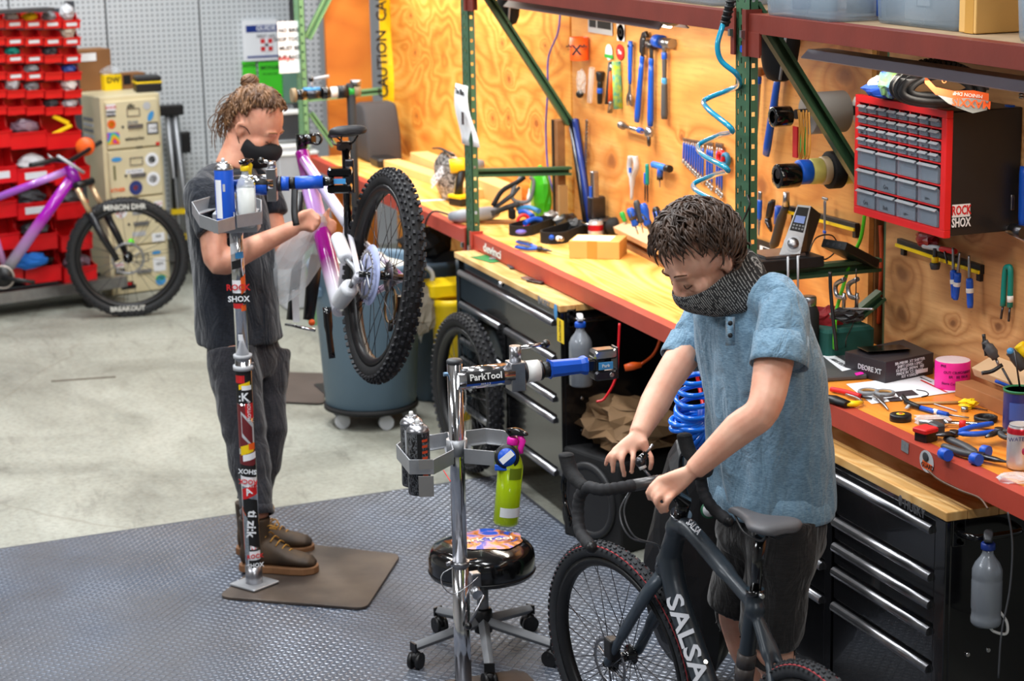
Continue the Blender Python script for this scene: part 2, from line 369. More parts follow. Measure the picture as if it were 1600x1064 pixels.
# ================================================= PALLET RACK
def upright(name, x0, x1, ya, yb, z1, front, rear, label, group=None, holes=True, diag=None, side=green_steel):
    x0 *= KK; x1 *= KK
    t = thing(name, label, 'rack', ((x0+x1)/2, ya, 0), 0, group, world=True)
    # front post: channel with slotted face, built as strips between slots
    def post(y, nm, m):
        mb = MB(); w_ = x1-x0; dp = .028
        cols = 3; zs = .05; z = .0
        mb.bbox((x0, y+.002, 0), (x1, y+dp, z1)) if not holes else None
        if holes:
            # face bars and slots (recessed dark slots through the sheet)
            cw = w_/4; sw = .010
            edges = [x0]+[x0+cw*(k+.62)+q for k in range(3) for q in (-sw/2, sw/2)]+[x1]
            for k in range(0, 8, 2): mb.bbox((edges[k], y, 0), (edges[k+1], y+.003, z1))
            n_ = int(z1/.05)
            for k in range(3):
                for i in range(n_+1):
                    zc = i*.05+(k % 2)*.012; mb.bbox((edges[2*k+1], y, max(0, zc-.0155)), (edges[2*k+2], y+.003, min(z1, zc+.0155)))
            # side flange with square holes
            for xs in (x1-.003, x0):
                mb.bbox((xs, y, 0), (xs+.003, y+.007, z1)); mb.bbox((xs, y+.019, 0), (xs+.003, y+dp, z1))
                for i in range(n_+1): mb.bbox((xs, y+.007, max(0, i*.05-.018)), (xs+.003, y+.019, min(z1, i*.05+.018)))
        return mb.build(nm, m, t)
    post(ya, 'post', front); MB().bbox((x0+.01, yb+.035, 0), (x1-.01, yb+.065, z1)).build('post', rear, t)
    return t
def chan(t, a, b, wd=.032, m=green_steel, nm='brace'):
    a = V3((a[0]*KK, a[1], kz(a[2]))); b = V3((b[0]*KK, b[1], kz(b[2]))); d = (b-a).normalized(); x = V3((1, 0, 0)); n = d.cross(x).normalized(); L = (b-a).length; M = Matrix((d, x, n)).transposed(); c_ = (a+b)/2
    mb = MB(); mb.box(c_-n*wd/2, (L, .034, .003), M); mb.box(c_+n*wd/2, (L, .034, .003), M); mb.box(c_-x*.016, (L, .003, wd), M)
    mb.box(c_+x*.016-n*wd*.36, (L, .003, .009), M); mb.box(c_+x*.016+n*wd*.36, (L, .003, .009), M); return mb.build(nm, m, t)
u2 = upright('rack_upright', -5.433, -5.34, YF, YW-.01, 2.6, green_steel, green_steel, 'dark green slotted rack post right of the blue coiled hose')
chan(u2, (-5.36, YF+.04, 1.335), (-5.36, YW-.03, 1.335), .04); chan(u2, (-5.36, YF+.02, 2.13), (-5.36, YW-.03, 1.5), .04)
chan(u2, (-5.36, YF+.14, 1.02), (-5.36, YW-.02, 1.24), .035)
for px, py, w_, h_, m_ in ((1163, 77, .06, .022, blue), (1158, 365, .018, .018, magenta)): q_ = oy(px, py, YF-.002); MB().rbox(q_, (w_, .002, h_), h_*.4, axis=1).build('tape_patch', m_, u2)
MB().tube([oy(1168, 305, YF-.02), oy(1172, 318, YF-.03), oy(1166, 335, YF-.03), oy(1157, 352, YF-.02)], .003, 6).build('cable_tie', blackp, u2)
u1 = upright('rack_upright', -7.985, -7.89, YF, YW-.01, 2.9, green_steel, green_steel, 'green slotted rack post with a printed sheet taped to it')
chan(u1, (-7.93, YF+.03, 1.32), (-7.93, YW-.03, 1.30), .034); chan(u1, (-7.93, YF+.02, 2.16), (-7.93, YW-.03, 1.5), .034)
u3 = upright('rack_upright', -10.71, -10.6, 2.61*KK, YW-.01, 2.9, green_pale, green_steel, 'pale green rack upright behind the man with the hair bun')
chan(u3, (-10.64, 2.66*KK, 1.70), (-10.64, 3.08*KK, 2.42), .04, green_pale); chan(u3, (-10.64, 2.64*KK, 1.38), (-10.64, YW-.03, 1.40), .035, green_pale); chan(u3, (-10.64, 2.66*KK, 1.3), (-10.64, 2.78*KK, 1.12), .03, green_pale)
u4 = upright('rack_upright', -11.72, -11.6, 3.04, 3.4, 2.9, green_steel, green_steel, 'dark green perforated post beside the orange-brown plank')
# ---- shelf beams (thing: beam with end brackets)
def beam(x0, x1, y, ztop, h, m, label, br=True, bh=.13):
    x0 *= KK; x1 *= KK
    t = thing('rack_beam', label, 'beam', ((x0+x1)/2, y, ztop), 0, 'rack beams', world=True)
    mb = MB(); mb.bbox((x0, y-.006, ztop-h), (x1, y+.04, ztop)); mb.bbox((x0, y+.01, ztop-h-.001), (x1, y+.04, ztop-h)); mb.build('bar', m, t, bevel=.003)
    if br:
        for xs, s in ((x0, -1), (x1, 1)):
            b_ = MB(); b_.bbox((xs-.002, y-.012, ztop-bh), (xs+.006*s+.002, y+.04, ztop+.012)); b_.bbox((xs-(.026 if s < 0 else -.0), y-.016, ztop-bh), (xs+(.026 if s > 0 else 0), y-.011, ztop+.012))
            if s < 0: b_.bbox((xs, y-.008, ztop-bh), (xs+.075, y-.002, ztop-h+.003))
            br_ = b_.build('bracket', m, t)
            MB().box((xs+s*.013, y-.024, ztop-.07), (.016, .014, .022), Matrix.Rotation(.5, 3, 'X')).build('safety_clip', chrome, br_, world=False) if False else None
            cl = MB().box((xs+s*.013, y-.022, ztop-.062), (.014, .012, .022)); cl.v = [a_ for a_ in cl.v]; cl.build('safety_clip', steel, t)
    return t
ZS = kz(2.109)
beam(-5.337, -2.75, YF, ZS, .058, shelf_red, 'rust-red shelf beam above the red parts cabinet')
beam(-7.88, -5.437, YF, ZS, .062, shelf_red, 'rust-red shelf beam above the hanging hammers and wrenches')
for x0, x1, lb in ((-5.33, -2.75, 'right of the green post by the coiled hose'), (-7.88, -5.44, 'between the two green rack posts')):
    o = MB().bbox((x0*KK, YF+.03, ZS-.012), (x1*KK, YW-.01, ZS-.001)).build('shelf_board', mat('shelf_board', (156, 132, 102), .8, 0, .25, 9)); tag(o, 'worn wooden upper shelf board '+lb, 'shelf')
# ---- work benches
B1 = plywood('bench_ply', [(236, 170, 82), (250, 194, 104), (255, 214, 134), (216, 140, 56), (150, 88, 36)], 'xy', .8, (4, 2, 0), knots=False, rough=.3)
B2 = plywood('bench_ply_orange', [(222, 132, 44), (232, 146, 54), (238, 158, 66), (206, 116, 34), (120, 64, 24)], 'xy', .5, (14, 1, 0), knots=False, rough=.25)
for x0, x1, m, lb, bl in ((-10.6, -7.995, B1, 'plywood bench top at the far end, below the largest plywood panel', 'red bench edge beam at the far end behind the trash cans'),
                          (-7.88, -5.437, B1, 'pale plywood bench top with the cardboard box on it', 'red bench edge beam with white lettering at its far end'),
                          (-5.337, -2.75, B2, 'orange varnished bench top with pliers and pink tape on it', 'red bench edge beam with cartoon animal sticker')):
    o = MB().bbox(((x0 - (.11 if x0 > -8 else 0))*KK+.004, YF+.044, ZB-.02), (x1*KK, YW-.001, ZB)).build('worktop', m); tag(o, lb, 'workbench')
    if x0 < -10:
        # this top reaches out to the post line
        pass
    bt = beam(x0, x1, YF, ZB+.002, .062, red_steel, bl, True, .15)
    if x0 > -8 and x0 < -6:
        text('devinci', .052, white, bt, (x0*KK+.25, YF-.0075, ZB-.032), fr((1, 0, 0), (0, -1, 0)), 'lettering', squash=1.6)
    if x0 > -6:
        p = oy(1448, 721, YF-.007)   # sticker
        M = fr((1, 0, 0), (0, -1, 0)); T = lambda x, z: p+V3((x, -.0006, z))
        s0 = MB().prism([(.036*cos(a), .036*sin(a)*(.85)) for a in [k*pi/8 for k in range(16)]], 0, .0006, Matrix.Translation(p) @ M.to_4x4()).build('sticker', lgrey, bt)
        s1 = MB().prism([(-.022, -.02), (.026, -.024), (.03, -.004), (-.02, 0)], .0008, .0012, Matrix.Translation(p) @ M.to_4x4()); s1.build('sticker_panel', orange, bt)
        text('GUARD', .018, ink, bt, p+V3((.006, -.0015, -.012)), M)
        MB().sph(p+V3((-.004, -.002, .012)), .013, sc=(1.2, .15, 1)).build('sticker_panel', dgrey, bt)
        p = oy(1414, 698, YF-.007); MB().prism([(-.02, -.014), (.018, -.016), (.02, .014), (-.018, .016)], 0, .0006, Matrix.Translation(p) @ M.to_4x4()).build('sticker', mat('silver_foil', (170, 178, 184), .35, .7, .3, 90), bt)
# ---- strip lights under the shelf
emt = mat('lit_tube', (255, 246, 225), .5, emis=9)
def striplight(x0, x1, y, z, lb, pw, lit=True):
    t = thing('strip_light', lb, 'lamp', ((x0+x1)/2, y, z), 0, world=True)
    n_ = MB(); prof = [(-.06, -.012), (-.035, .012), (.035, .012), (.06, -.012), (.056, -.015), (.033, .008), (-.033, .008), (-.056, -.015)]
    n_.loft([[V3((x, y+a_, z+b_)) for a_, b_ in prof] for x in (x0, x1)], True, False); n_.build('reflector', mat('grey_fixture', (150, 146, 158), .5), t)
    tb = MB().cyl((x0+.03, y, z-.004), (x1-.03, y, z-.004), .009); tb.build('tube', emt, t)
    l = area('shelf_tube', ((x0+x1)/2, y, z-.03), ((x0+x1)/2, y+.12, 0), x1-x0-.1, .06, pw, (1, .93, .80)); l.parent = t; l.matrix_parent_inverse = t.matrix_basis.inverted()
striplight(-5.2*KK, -3.0*KK, 2.79*KK, kz(2.0), 'long grey strip light under the shelf above the parts cabinet', 5)
striplight(-7.72*KK, -6.2*KK, 2.79*KK, kz(2.02), 'strip light under the shelf above the orange can holder', 17)
striplight(-10.4*KK, -8.3*KK, 2.79*KK, kz(2.35), 'strip light over the far bench', 26)
# ---- beyond the end of the plywood: sales floor seen through the gap
for k, (y0, y1, c_, z0, z1) in enumerate([(3.2, 5.4, (176, 200, 220), 1.0, 3), (3.4, 3.9, (60, 110, 120), .0, 1.95), (3.95, 4.6, (190, 36, 50), .0, 1.9), (3.2, 3.6, (40, 60, 84), .0, 1.5)]):
    o = MB().bbox((-15.9-.1+k*.12, y0, z0), (-15.9+k*.12, y1, z1)).build('display_panel', mat('shop_%d' % k, c_, .7, 0, .6, 5))
    tag(o, ['pale blue display wall of the shop beyond the plywood', 'teal garments on display beyond the caution tape', 'red garment on display beyond the caution tape', 'dark blue garment on display beyond the caution tape'][k], 'display')
# ================================================= diamond tread mat, plates
tm = mat('tread_plate_grey', (62, 72, 88), .5, .1, .22, 1.6, .1, 30, col2=(80, 82, 88))
tl = mat('tread_lozenge', (128, 136, 150), .3, .3, .25, 3, col2=(104, 104, 108))
Tm = thing('floor_mat', 'large grey diamond-tread mat under the repair stands', 'mat', (0, 0, 0))
mx0, mx1, my0, my1 = -7.93, -3.0, -1.2, 2.757
def edgex(y): return -7.80-.075*(y-.64)
MB().prism([(edgex(my0), my0), (mx1, my0), (mx1, my1), (edgex(my1), my1)], .0005, .004).build('mat_sheet', tm, Tm)
mb = MB(); P_ = .036; i = 0
y = -.4
while y < my1-.01:
    j = 0; x = -8.1
    while x < -3.9:
        if x > edgex(y)+.015:
            dk = (i+j) % 2; a = R_(45) if dk else R_(-45); L, W_ = .0145, .0042
            # skip what lies far outside the frame
            q = V3((x, y, 0))-CAM; dz = q.dot(RZ); px = 800+FPX*q.dot(RX)/dz; py = 532+FPX*q.dot(RY)/dz
            if dz > .5 and -350 < px < 1800 and py < 1420:
                ca, sa = cos(a), sin(a); o_ = len(mb.v); z0, z1 = .0038, .0058
                for (u_, w_, z_) in ((-L, 0, z0), (0, -W_, z0), (L, 0, z0), (0, W_, z0), (-L*.6, 0, z1), (L*.6, 0, z1)):
                    mb.v.append(V3((x+u_*ca-w_*sa, y+u_*sa+w_*ca, z_)))
                fs = [(0, 1, 4), (1, 5, 4), (1, 2, 5), (2, 3, 5), (3, 4, 5), (3, 0, 4)]; mb.f += [tuple(o_+k for k in f) for f in fs]; mb.mi += [0]*6; mb.sm += [False]*6
        x += P_/2*1.2; j += 1
    y += P_/2; i += 1
mb.build('tread_lozenges', tl, Tm, kind='stuff')
def plate(corners, h, m, name, lb, edge=None, r=.05):
    c0 = sum((V3(c) for c in corners), V3())/4; pts = []
    n = len(corners)
    for i in range(n):
        p = V3(corners[i]); a_ = (V3(corners[i-1])-p).normalized(); b_ = (V3(corners[(i+1) % n])-p).normalized()
        for k in range(6):
            t = k/5; q0 = p+a_*r*(1-t)**2+b_*r*t**2; pts.append((q0.x-c0.x, q0.y-c0.y))
    t_ = thing(name, lb, 'plate' if 'stand' in name else 'mat', (c0.x, c0.y, 0))
    MB().prism(pts, .0058, h).build('plate', m, t_, bevel=.002); return t_
# ================================================= helpers for irregular things
def plane(P0, n): 
    P0 = V3(P0); n = V3(n)
    def f(px, py): d = ray(px, py); return CAM+d*((P0-CAM).dot(n)/d.dot(n))
    return f
def crumple(c, size, seed=0, n=14, m=9, amp=.35, fr_=2.2, M=None):
    mb = MB(); mb.sph((0, 0, 0), 1, n, m); c = V3(c); out = []
    for p in mb.v:
        q = noise.noise_vector(p*fr_+V3((seed*3.1, seed, 0))); p2 = p+q*amp; p2 = V3((p2.x*size[0]/2, p2.y*size[1]/2, p2.z*size[2]/2))
        out.append(c+(M @ p2 if M is not None else p2))
    mb.v = out; mb.sm = [False]*len(mb.f); return mb
HN = V3((RZ.x, RZ.y, 0)).normalized()      # horizontal viewing direction
HR = V3((RX.x, RX.y, 0)).normalized()
# ================================================= wheel
def wheel(root, cen, axis, R, tw, tyre_m=rubber, rim_m=blackp, ns=28, knobs=64, disc=None, kh=.004, stripe=None, spokem=None, detail=True, knob_m=None, logo=None, side=1, hubm=None):
    ax = V3(axis).normalized(); u = V3((0, 0, 1)); u = (u-ax*u.dot(ax)).normalized(); x = ax.cross(u); M = Matrix((x, ax, u)).transposed().to_4x4(); M = Matrix.Translation(V3(cen)) @ M
    rr = R-tw*.95
    mb = MB(); n = 56; prof = [(-.4, 0), (-.42, -.012), (-.3, -.024), (-.1, -.030), (.1, -.030), (.3, -.024), (.42, -.012), (.4, 0), (.25, -.004), (0, -.010), (-.25, -.004)]
    mb.loft([[V3((cos(t)*(rr+b), a*tw*.95, sin(t)*(rr+b))) for a, b in prof] for t in [2*pi*k/n for k in range(n+1)]], False)
    rim = mb.build('wheel_rim', rim_m, root, world=False); rim.matrix_basis = root.matrix_basis.inverted() @ M
    t = MB(); pr = [(tw*.5*cos(q)*(1.0), tw*.5*sin(q)) for q in [2*pi*k/14 for k in range(14)]]
    t.loft([[V3((cos(a)*(R-tw*.5-kh+z), y, sin(a)*(R-tw*.5-kh+z))) for y, z in pr] for a in [2*pi*k/72 for k in range(73)]], False)
    t.build('tyre', tyre_m, rim)
    if knobs:
        kb = MB()
        def blk(a, q, lw, ll, hh):
            e = V3((cos(a), 0, sin(a))); tg = V3((-sin(a), 0, cos(a))); rad = e*cos(q)+V3((0, 1, 0))*sin(q); sd = -e*sin(q)+V3((0, 1, 0))*cos(q)
            kb.box(e*(R-tw*.5-kh)+rad*(tw*.5+hh*.3), (ll, lw, hh*1.5), Matrix((tg, sd, rad)).transposed(), taper=.75)
        st = 2*pi/knobs
        for k in range(knobs):
            a = k*st; w2 = tw*.13
            for q in (-.28, .28): blk(a+(st*.5 if q > 0 and k % 2 else 0), q, w2*1.3, R*st*.45, kh*1.4)
            for q in (-.72, .72): blk(a+st*.5, q, w2, R*st*.4, kh*1.3)
            for q in (-1.12, 1.12): blk(a, q, w2*1.1, R*st*.55, kh*1.6)
        kb.build('tread_knobs', knob_m or tyre_m, rim, kind='stuff')
    if stripe:
        for q in (1, -1): MB().loft([[V3((cos(a)*(R-tw*.5-kh+z), y*q, sin(a)*(R-tw*.5-kh+z))) for y, z in ((tw*.36, tw*.362), (tw*.41, tw*.305), (tw*.40, tw*.29), (tw*.35, tw*.35))] for a in [2*pi*k/72 for k in range(73)]], False).build('tyre_stripe', stripe, rim)
    sm = spokem or dsteel; hw = .032
    sp = MB().cyl((.024, hw, 0), (rr-.028, .002, 0), .0013, n=5); me = None
    for k in range(ns):
        s = 1 if k % 2 else -1; a = 2*pi*k/ns
        if me is None: o = sp.build('spoke', sm, rim, world=False); me = o.data
        else: o = bpy.data.objects.new('spoke', me); C.objects.link(o); o.parent = rim
        tilt = .075*(1 if (k//2) % 2 else -1)
        o.matrix_basis = Matrix.Rotation(a, 4, 'Y') @ (Matrix.Scale(-1, 4, (0, 1, 0)) if s < 0 else Matrix()) @ Matrix.Translation((0, 0, .0)) @ Matrix.Rotation(tilt, 4, 'Y')
    MB().lathe([(.006, -.062), (.010, -.060), (.012, -.04), (.030, -.036), (.030, -.031), (.016, -.026), (.014, .026), (.030, .031), (.030, .036), (.012, .04), (.010, .06), (.006, .062)], ax=(0, 1, 0), n=18).build('hub', hubm or blackg, rim)
    if disc:
        d = MB(); y = .041*side
        d.torus((0, y, 0), (0, 1, 0), disc, .007, 40, 6, .15)
        for k in range(6):
            a = k*pi/3; d.tube([V3((cos(a+q)*r_, y, sin(a+q)*r_)) for q, r_ in ((0, .02), (.35, disc*.5), (.5, disc*.95))], .0035, 6, flat=.4)
        for k in range(24):
            a = k*pi/12; d.box((cos(a)*disc*1.06, y, sin(a)*disc*1.06), (.012, .0018, .006), Matrix.Rotation(-a, 3, 'Y'))
        d.build('brake_disc', steel, rim)
    return rim, M
# ================================================= red parts bins on the rack at the left
bs = oz(140, 480, 0); ra, rb = oz(158, 441, .13), oz(2, 462, .13); hd = (ra-rb).normalized(); nrm = V3((hd.y, -hd.x, 0)); 
if nrm.dot(CAM-ra) < 0: nrm = -nrm
PB_ = plane(ra-nrm*.02, nrm)
rk = thing('bin_rack', 'grey steel louvred bin rack holding the red parts bins', 'rack', (ra.x, ra.y, 0), 0, world=True)
pt = PB_(125, 20)
c0 = PB_(-60, 20); zt = pt.z; base0 = V3((pt.x, pt.y, 0))
Mr = lambda a, z, o=0: V3((ra.x, ra.y, 0))+hd*a+nrm*o+V3((0, 0, z))
aR = (pt-V3((ra.x, ra.y, 0))).dot(hd)
mb = MB(); mb.prism([(0, 0)]*0 or [(aR-1.3, .12), (aR+.02, .12), (aR+.02, zt+.02), (aR-1.3, zt+.02)], -.27, -.25, Matrix((hd.to_4d(), (0, 0, 1, 0), nrm.to_4d(), (0, 0, 0, 1))).transposed() if False else Matrix.Translation(V3((ra.x, ra.y, 0))) @ Matrix((hd, (0, 0, 1), nrm)).transposed().to_4x4())
mb.build('back_panel', mat('rack_grey', (70, 78, 88), .5, .2, .2, 8), rk)
MBr = Matrix((hd, nrm, (0, 0, 1))).transposed()
MB().box(Mr(aR+.03, (zt+.12)/2, -.25), (.05, .04, zt), MBr).build('post', mat('rack_grey', (70, 78, 88)), rk)
MB().box(Mr(aR-.55, .125, .03), (1.42, .05, .065), MBr).build('base_rail', steel, rk)
MB().box(Mr(aR-.55, .10, -.12), (1.4, .3, .03), MBr).build('base_rail', steel, rk)
cs = MB().cyl(V3((bs.x, bs.y, .05))-hd*.02, V3((bs.x, bs.y, .05))+hd*.02, .05); cs.box((bs.x, bs.y, .105), (.05, .05, .02)); cs.build('caster', blackp, rk)
MB().box(Mr(aR-.6, .07, -.35), (1.5, .02, .1), MBr).build('lower_skirt', black_matte, rk)
binm = mat('red_bin', (214, 18, 26), .35, 0, .08, 10)
labm = mat('label_card', (216, 222, 228), .7)
def make_bin(w_, h_, d_, label, grp, pos, lab):
    t = thing('parts_bin', label, 'bin', pos, MBr, grp)
    m = MB(); th = .003; side = [(-d_, 0), (-.012, 0), (.012, h_*.52), (-d_*.32, h_*.62), (-d_*.42, h_), (-d_, h_)]
    for s in (-1, 1):
        Ms = Matrix(((0, 0, 1, 0), (1, 0, 0, 0), (0, 1, 0, 0), (0, 0, 0, 1)))
        m.prism(side, s*w_/2-th/2, s*w_/2+th/2, Ms)
    m.box((0, -d_/2, th/2), (w_, d_, th)); m.box((0, -d_, h_/2), (w_, th, h_))
    m.box((0, 0, h_*.26), (w_, th, h_*.52), Matrix.Rotation(-.4*0-.0, 3, 'X')); m.box((0, .012, h_*.52), (w_+.006, .006, .006)); m.box((0, -.012, h_*.02), (w_*.9, .01, .006))
    m.build('bin_body', binm, t)
    if lab: MB().box((0, .004, h_*.27), (w_*.6, .003, h_*.22)).build('label_card', labm, t)
    return t
rows = ['top row', 'second row', 'third row', 'fourth row', 'fifth row', 'sixth row']
cols = ['at the right end', 'second from the right', 'third from the right', 'fourth from the right', 'fifth from the right, cut by the frame']
cont = {(0, 2): (yellow, 'yellow parts'), (0, 0): (lgrey, 'white paper bags'), (0, 1): (grey, 'a clear bag'), (1, 0): (mat('sand_box', (196, 190, 172)), 'a pale box'), (3, 0): (dblue, 'dark blue parts'), (4, 0): (white, 'a white bag'), (4, 3): (lgrey, 'a clear plastic bag'), (5, 0): (lgrey, 'a striped bag'), (2, 3): (teal, 'small teal parts'), (4, 2): (grey, 'loose grey parts'), (3, 2): (grey, 'grey parts'), (2, 1): (dgrey, 'dark parts'), (0, 3): (lgrey, 'grey tubing'), (5, 1): (dgrey, 'dark small parts')}
rowy = [(44, 0), (71, .01), (98, .02), (125, -.005), (153, -.01), (179, .0)]
for r_, (py, sh) in enumerate(rowy):
    for c_ in range(5):
        px = 110-c_*29.6+(r_*.6)
        p = PB_(px, py); w_ = .108
        lab = (r_, c_) in [(0, 0), (0, 1), (0, 2), (0, 3), (1, 0), (1, 1), (1, 2), (1, 3), (2, 0), (2, 2), (2, 3), (3, 2), (3, 3)]
        k = cont.get((r_, c_))
        p = p+nrm*.02
        lb = 'small red parts bin %s, %s%s' % (cols[c_], rows[r_], ', holding '+k[1] if k else '')
        make_bin(w_, .088, .13, lb, 'small red parts bins', p, lab)
        if k:
            tall = (r_, c_) in ((0, 0), (1, 0), (4, 3), (4, 0))
            o = crumple(p-nrm*.05+V3((0, 0, .065 if not tall else .09)), (.09, .09, .055 if not tall else .1), r_*5+c_, M=MBr).build('parts_bag', k[0]); tag(o, '%s in the small bin %s, %s' % (k[1], cols[c_], rows[r_]), 'bag')
bigs = [('seventh', 231, [(98, 54), (43, 55), (-12, 55)]), ('eighth', 286, [(111, 56), (54, 57), (-4, 56)]), ('ninth', 340, [(111, 50), (54, 56), (-4, 56)]), ('tenth', 390, [(118, 50), (60, 56), (0, 56)]), ('lowest', 440, [(124, 52), (66, 56), (6, 56)])]
bc = {(0, 0): (yellow, 'yellow plastic clips'), (0, 1): (mat('plum_bag', (120, 96, 110), .3), 'a dusky plastic bag'), (1, 1): (lgrey, 'a clear plastic bag'), (2, 1): (dgrey, 'grey fittings'), (2, 0): (dgrey, 'dark parts'), (4, 1): (blackp, 'black tubing'), (4, 0): (mat('plum_bag', (120, 96, 110)), 'a pinkish bag'), (3, 1): (dgrey, 'small dark parts')}
for r_, (nm, py, L) in enumerate(bigs):
    for c_, (px, wp) in enumerate(L):
        p = PB_(px, py)+nrm*.03; w_ = wp*.0040
        k = bc.get((r_, c_)); lb = 'large red parts bin %s, %s row%s' % (['at the right end', 'second from the right', 'cut by the frame edge'][c_], nm, ', holding '+k[1] if k else '')
        make_bin(w_, .185, .2, lb, 'large red parts bins', p, (r_, c_) in ((1, 1), (1, 2), (2, 1)))
        if k:
            if (r_, c_) == (0, 0):
                q = MB().box(p-nrm*.03+V3((0, 0, .17)), (.11, .02, .025), MBr @ Matrix.Rotation(.5, 3, 'Y')); q.box(p-nrm*.02+V3((0, 0, .11)), (.13, .02, .02), MBr @ Matrix.Rotation(-.35, 3, 'Y')); o = q.build('plastic_clip', yellow, bevel=.004)
            else: o = crumple(p-nrm*.06+V3((0, 0, .12)), (.17, .12, .1), 30+r_*3+c_, M=MBr).build('parts_bag', k[0])
            tag(o, '%s in the large bin %s, %s row' % (k[1], ['at the right end', 'second from the right'][c_], nm), 'parts')
o = crumple(PB_(38, 405)+nrm*.08, (.24, .1, .09), 77, M=MBr).build('cloth', mat('blue_cloth', (30, 110, 200), .8)); tag(o, 'bright blue cloth in the lower red bins behind the purple bike', 'cloth')
o = MB().box(PB_(30, 16)+nrm*.03, (.36, .14, .02), MBr).build('tray', dgrey); tag(o, 'dark shelf tray lying on top of the red bins', 'tray')
# ================================================= filing cabinet
Hc = 1.245; fa, fb = oz(156.5, 152.5, Hc), oz(250, 145, Hc); fa.z = fb.z = 0; fx = (fb-fa).normalized(); fn = V3((fx.y, -fx.x, 0)); fw_ = (fb-fa).length; 
MF = Matrix((fx, -fn, (0, 0, 1))).transposed()   # local x right, y back, z up
fc = thing('filing_cabinet', 'tall beige four-drawer filing cabinet covered in stickers', 'cabinet', fa, MF)
MB().bbox((0, .012, 0), (fw_, .6, Hc)).build('body', beige, fc, bevel=.006)
FP = plane(fa+fn*.004, fn); inv = fc.matrix_basis.inverted()
dz = Hc/4
for k in range(4):
    z1 = Hc-.03-k*(dz-.006); z0 = z1-dz+.018
    d = MB().rbox((fw_/2, 0, (z0+z1)/2), (fw_-.05, .028, z1-z0), .008, axis=1).build('drawer', beige, fc)
    hb = MB(); hb.box((fw_/2+.01, -.024, z1-.16), (.10, .014, .022)); hb.box((fw_/2+.01, -.018, z1-.172), (.09, .02, .006)); hb.build('handle', steel, d, bevel=.004)
    lh = MB(); 
    for a_, b_ in (((-.04, 0), (.08+0, .004)),): 
        lh.box((fw_/2+.005, -.017, z1-.052), (.085, .004, .005)); lh.box((fw_/2+.005, -.017, z1-.098), (.085, .004, .005)); lh.box((fw_/2-.036, -.017, z1-.075), (.005, .004, .05)); lh.box((fw_/2+.046, -.017, z1-.075), (.005, .004, .05))
    lh.build('label_holder', steel, d); MB().cyl((fw_/2-.07, -.012, z1-.16), (fw_/2-.07, -.02, z1-.16), .008).build('latch', dgrey, d)
def stick(px, py, w_, h_, m, rnd_=False, txt=None, tm_=None, ts=.03, rot=0):
    p = inv @ FP(px, py); p.y = -.0165
    M = Matrix.Translation(p) @ Matrix.Rotation(rot, 4, 'Y') @ Matrix.Rotation(pi/2, 4, 'X')
    if rnd_: po = [(w_/2*cos(q), h_/2*sin(q)) for q in [k*pi/10 for k in range(20)]]
    else: po = [(-w_/2, -h_/2), (w_/2, -h_/2), (w_/2, h_/2), (-w_/2, h_/2)]
    if m: MB().prism(po, 0, .0008, M).build('sticker', m, fc, world=False)
    if txt: text(txt, ts, tm_ or ink, fc, p+V3((0, -.0014, 0)), Matrix.Rotation(rot, 3, 'Y') @ Matrix.Rotation(pi/2, 3, 'X'), 'lettering', .0003)
oran = orange
stick(172, 168, .06, .04, paper, False, 'ROCK', redink, .026); stick(172, 178, .06, .035, ink, False, 'SHOX', paper, .024)
stick(203, 166, .0, .0, None, False, 'dfc', ink, .045); stick(228, 165, .05, .05, lgrey, True); stick(234, 181, .035, .07, blue2, True, rot=.5)
stick(173, 194, .055, .055, oran, True); stick(173, 194, .03, .03, yellow, True)
rb_ = NB('rainbow_print', .5); rb_.col(rb_.ramp(rb_.math('FRACT', rb_.math('MULTIPLY', rb_.noise(rb_.mapv(), 12, 0), 3)), [(0, (220, 40, 60)), (.25, (240, 170, 40)), (.5, (80, 200, 80)), (.75, (60, 120, 220)), (1, (160, 60, 190))]))
stick(176, 216, .08, .075, rb_.m); stick(237, 200, .075, .075, ink); stick(237, 200, .06, .055, paper, False, 'CLUB', ink, .018)
stick(206, 191, 0, 0, None, False, 'SRAM', grey, .028); stick(209, 216, 0, 0, None, False, 'salsacycles', ink, .03); stick(216, 229, 0, 0, None, False, 'reve', ink, .024)
stick(245, 224, .025, .02, redink); stick(181, 249, .07, .03, blue2, True); stick(236, 249, .09, .09, paper, True); stick(236, 249, .05, .05, ink, True)
stick(209, 267, .12, .026, paper, False, 'OUTBOUND', ink, .018); stick(238, 279, .09, .09, paper, True); stick(238, 279, .055, .05, dgrey, True)
stick(211, 293, .09, .09, mat('navy_print', (46, 58, 120)), True); stick(211, 293, .03, .03, oran, True); stick(183, 297, 0, 0, None, False, 'ATHER', orange, .032)
stick(178, 270, .014, .09, mat('olive_print', (110, 106, 70))); stick(188, 332, .08, .07, paper, True); stick(187, 332, .06, .02, orange); stick(187, 332, .02, .06, orange)
stick(215, 330, .08, .04, lgrey); stick(246, 318, .055, .035, paper, False, 'ROCK', redink, .02); stick(246, 328, .055, .03, ink); stick(216, 365, .09, .03, lgrey)
stick(246, 370, .085, .055, paper, False, '^^', ink, .04); stick(243, 394, .06, .025, blue2, True); stick(248, 412, .085, .09, paper, False, 'YETI', dgrey, .025); stick(185, 414, .06, .035, paper, False, 'ROCK', redink, .022); stick(187, 424, .065, .035, ink, False, 'SHOX', paper, .02)
stick(250, 437, .07, .065, blue2, True); stick(250, 433, .068, .035, bgreen, True); stick(200, 448, .1, .025, ink); stick(200, 443, .06, .03, ink); stick(200, 443, .04, .02, redink); stick(247, 344, .05, .02, ink)
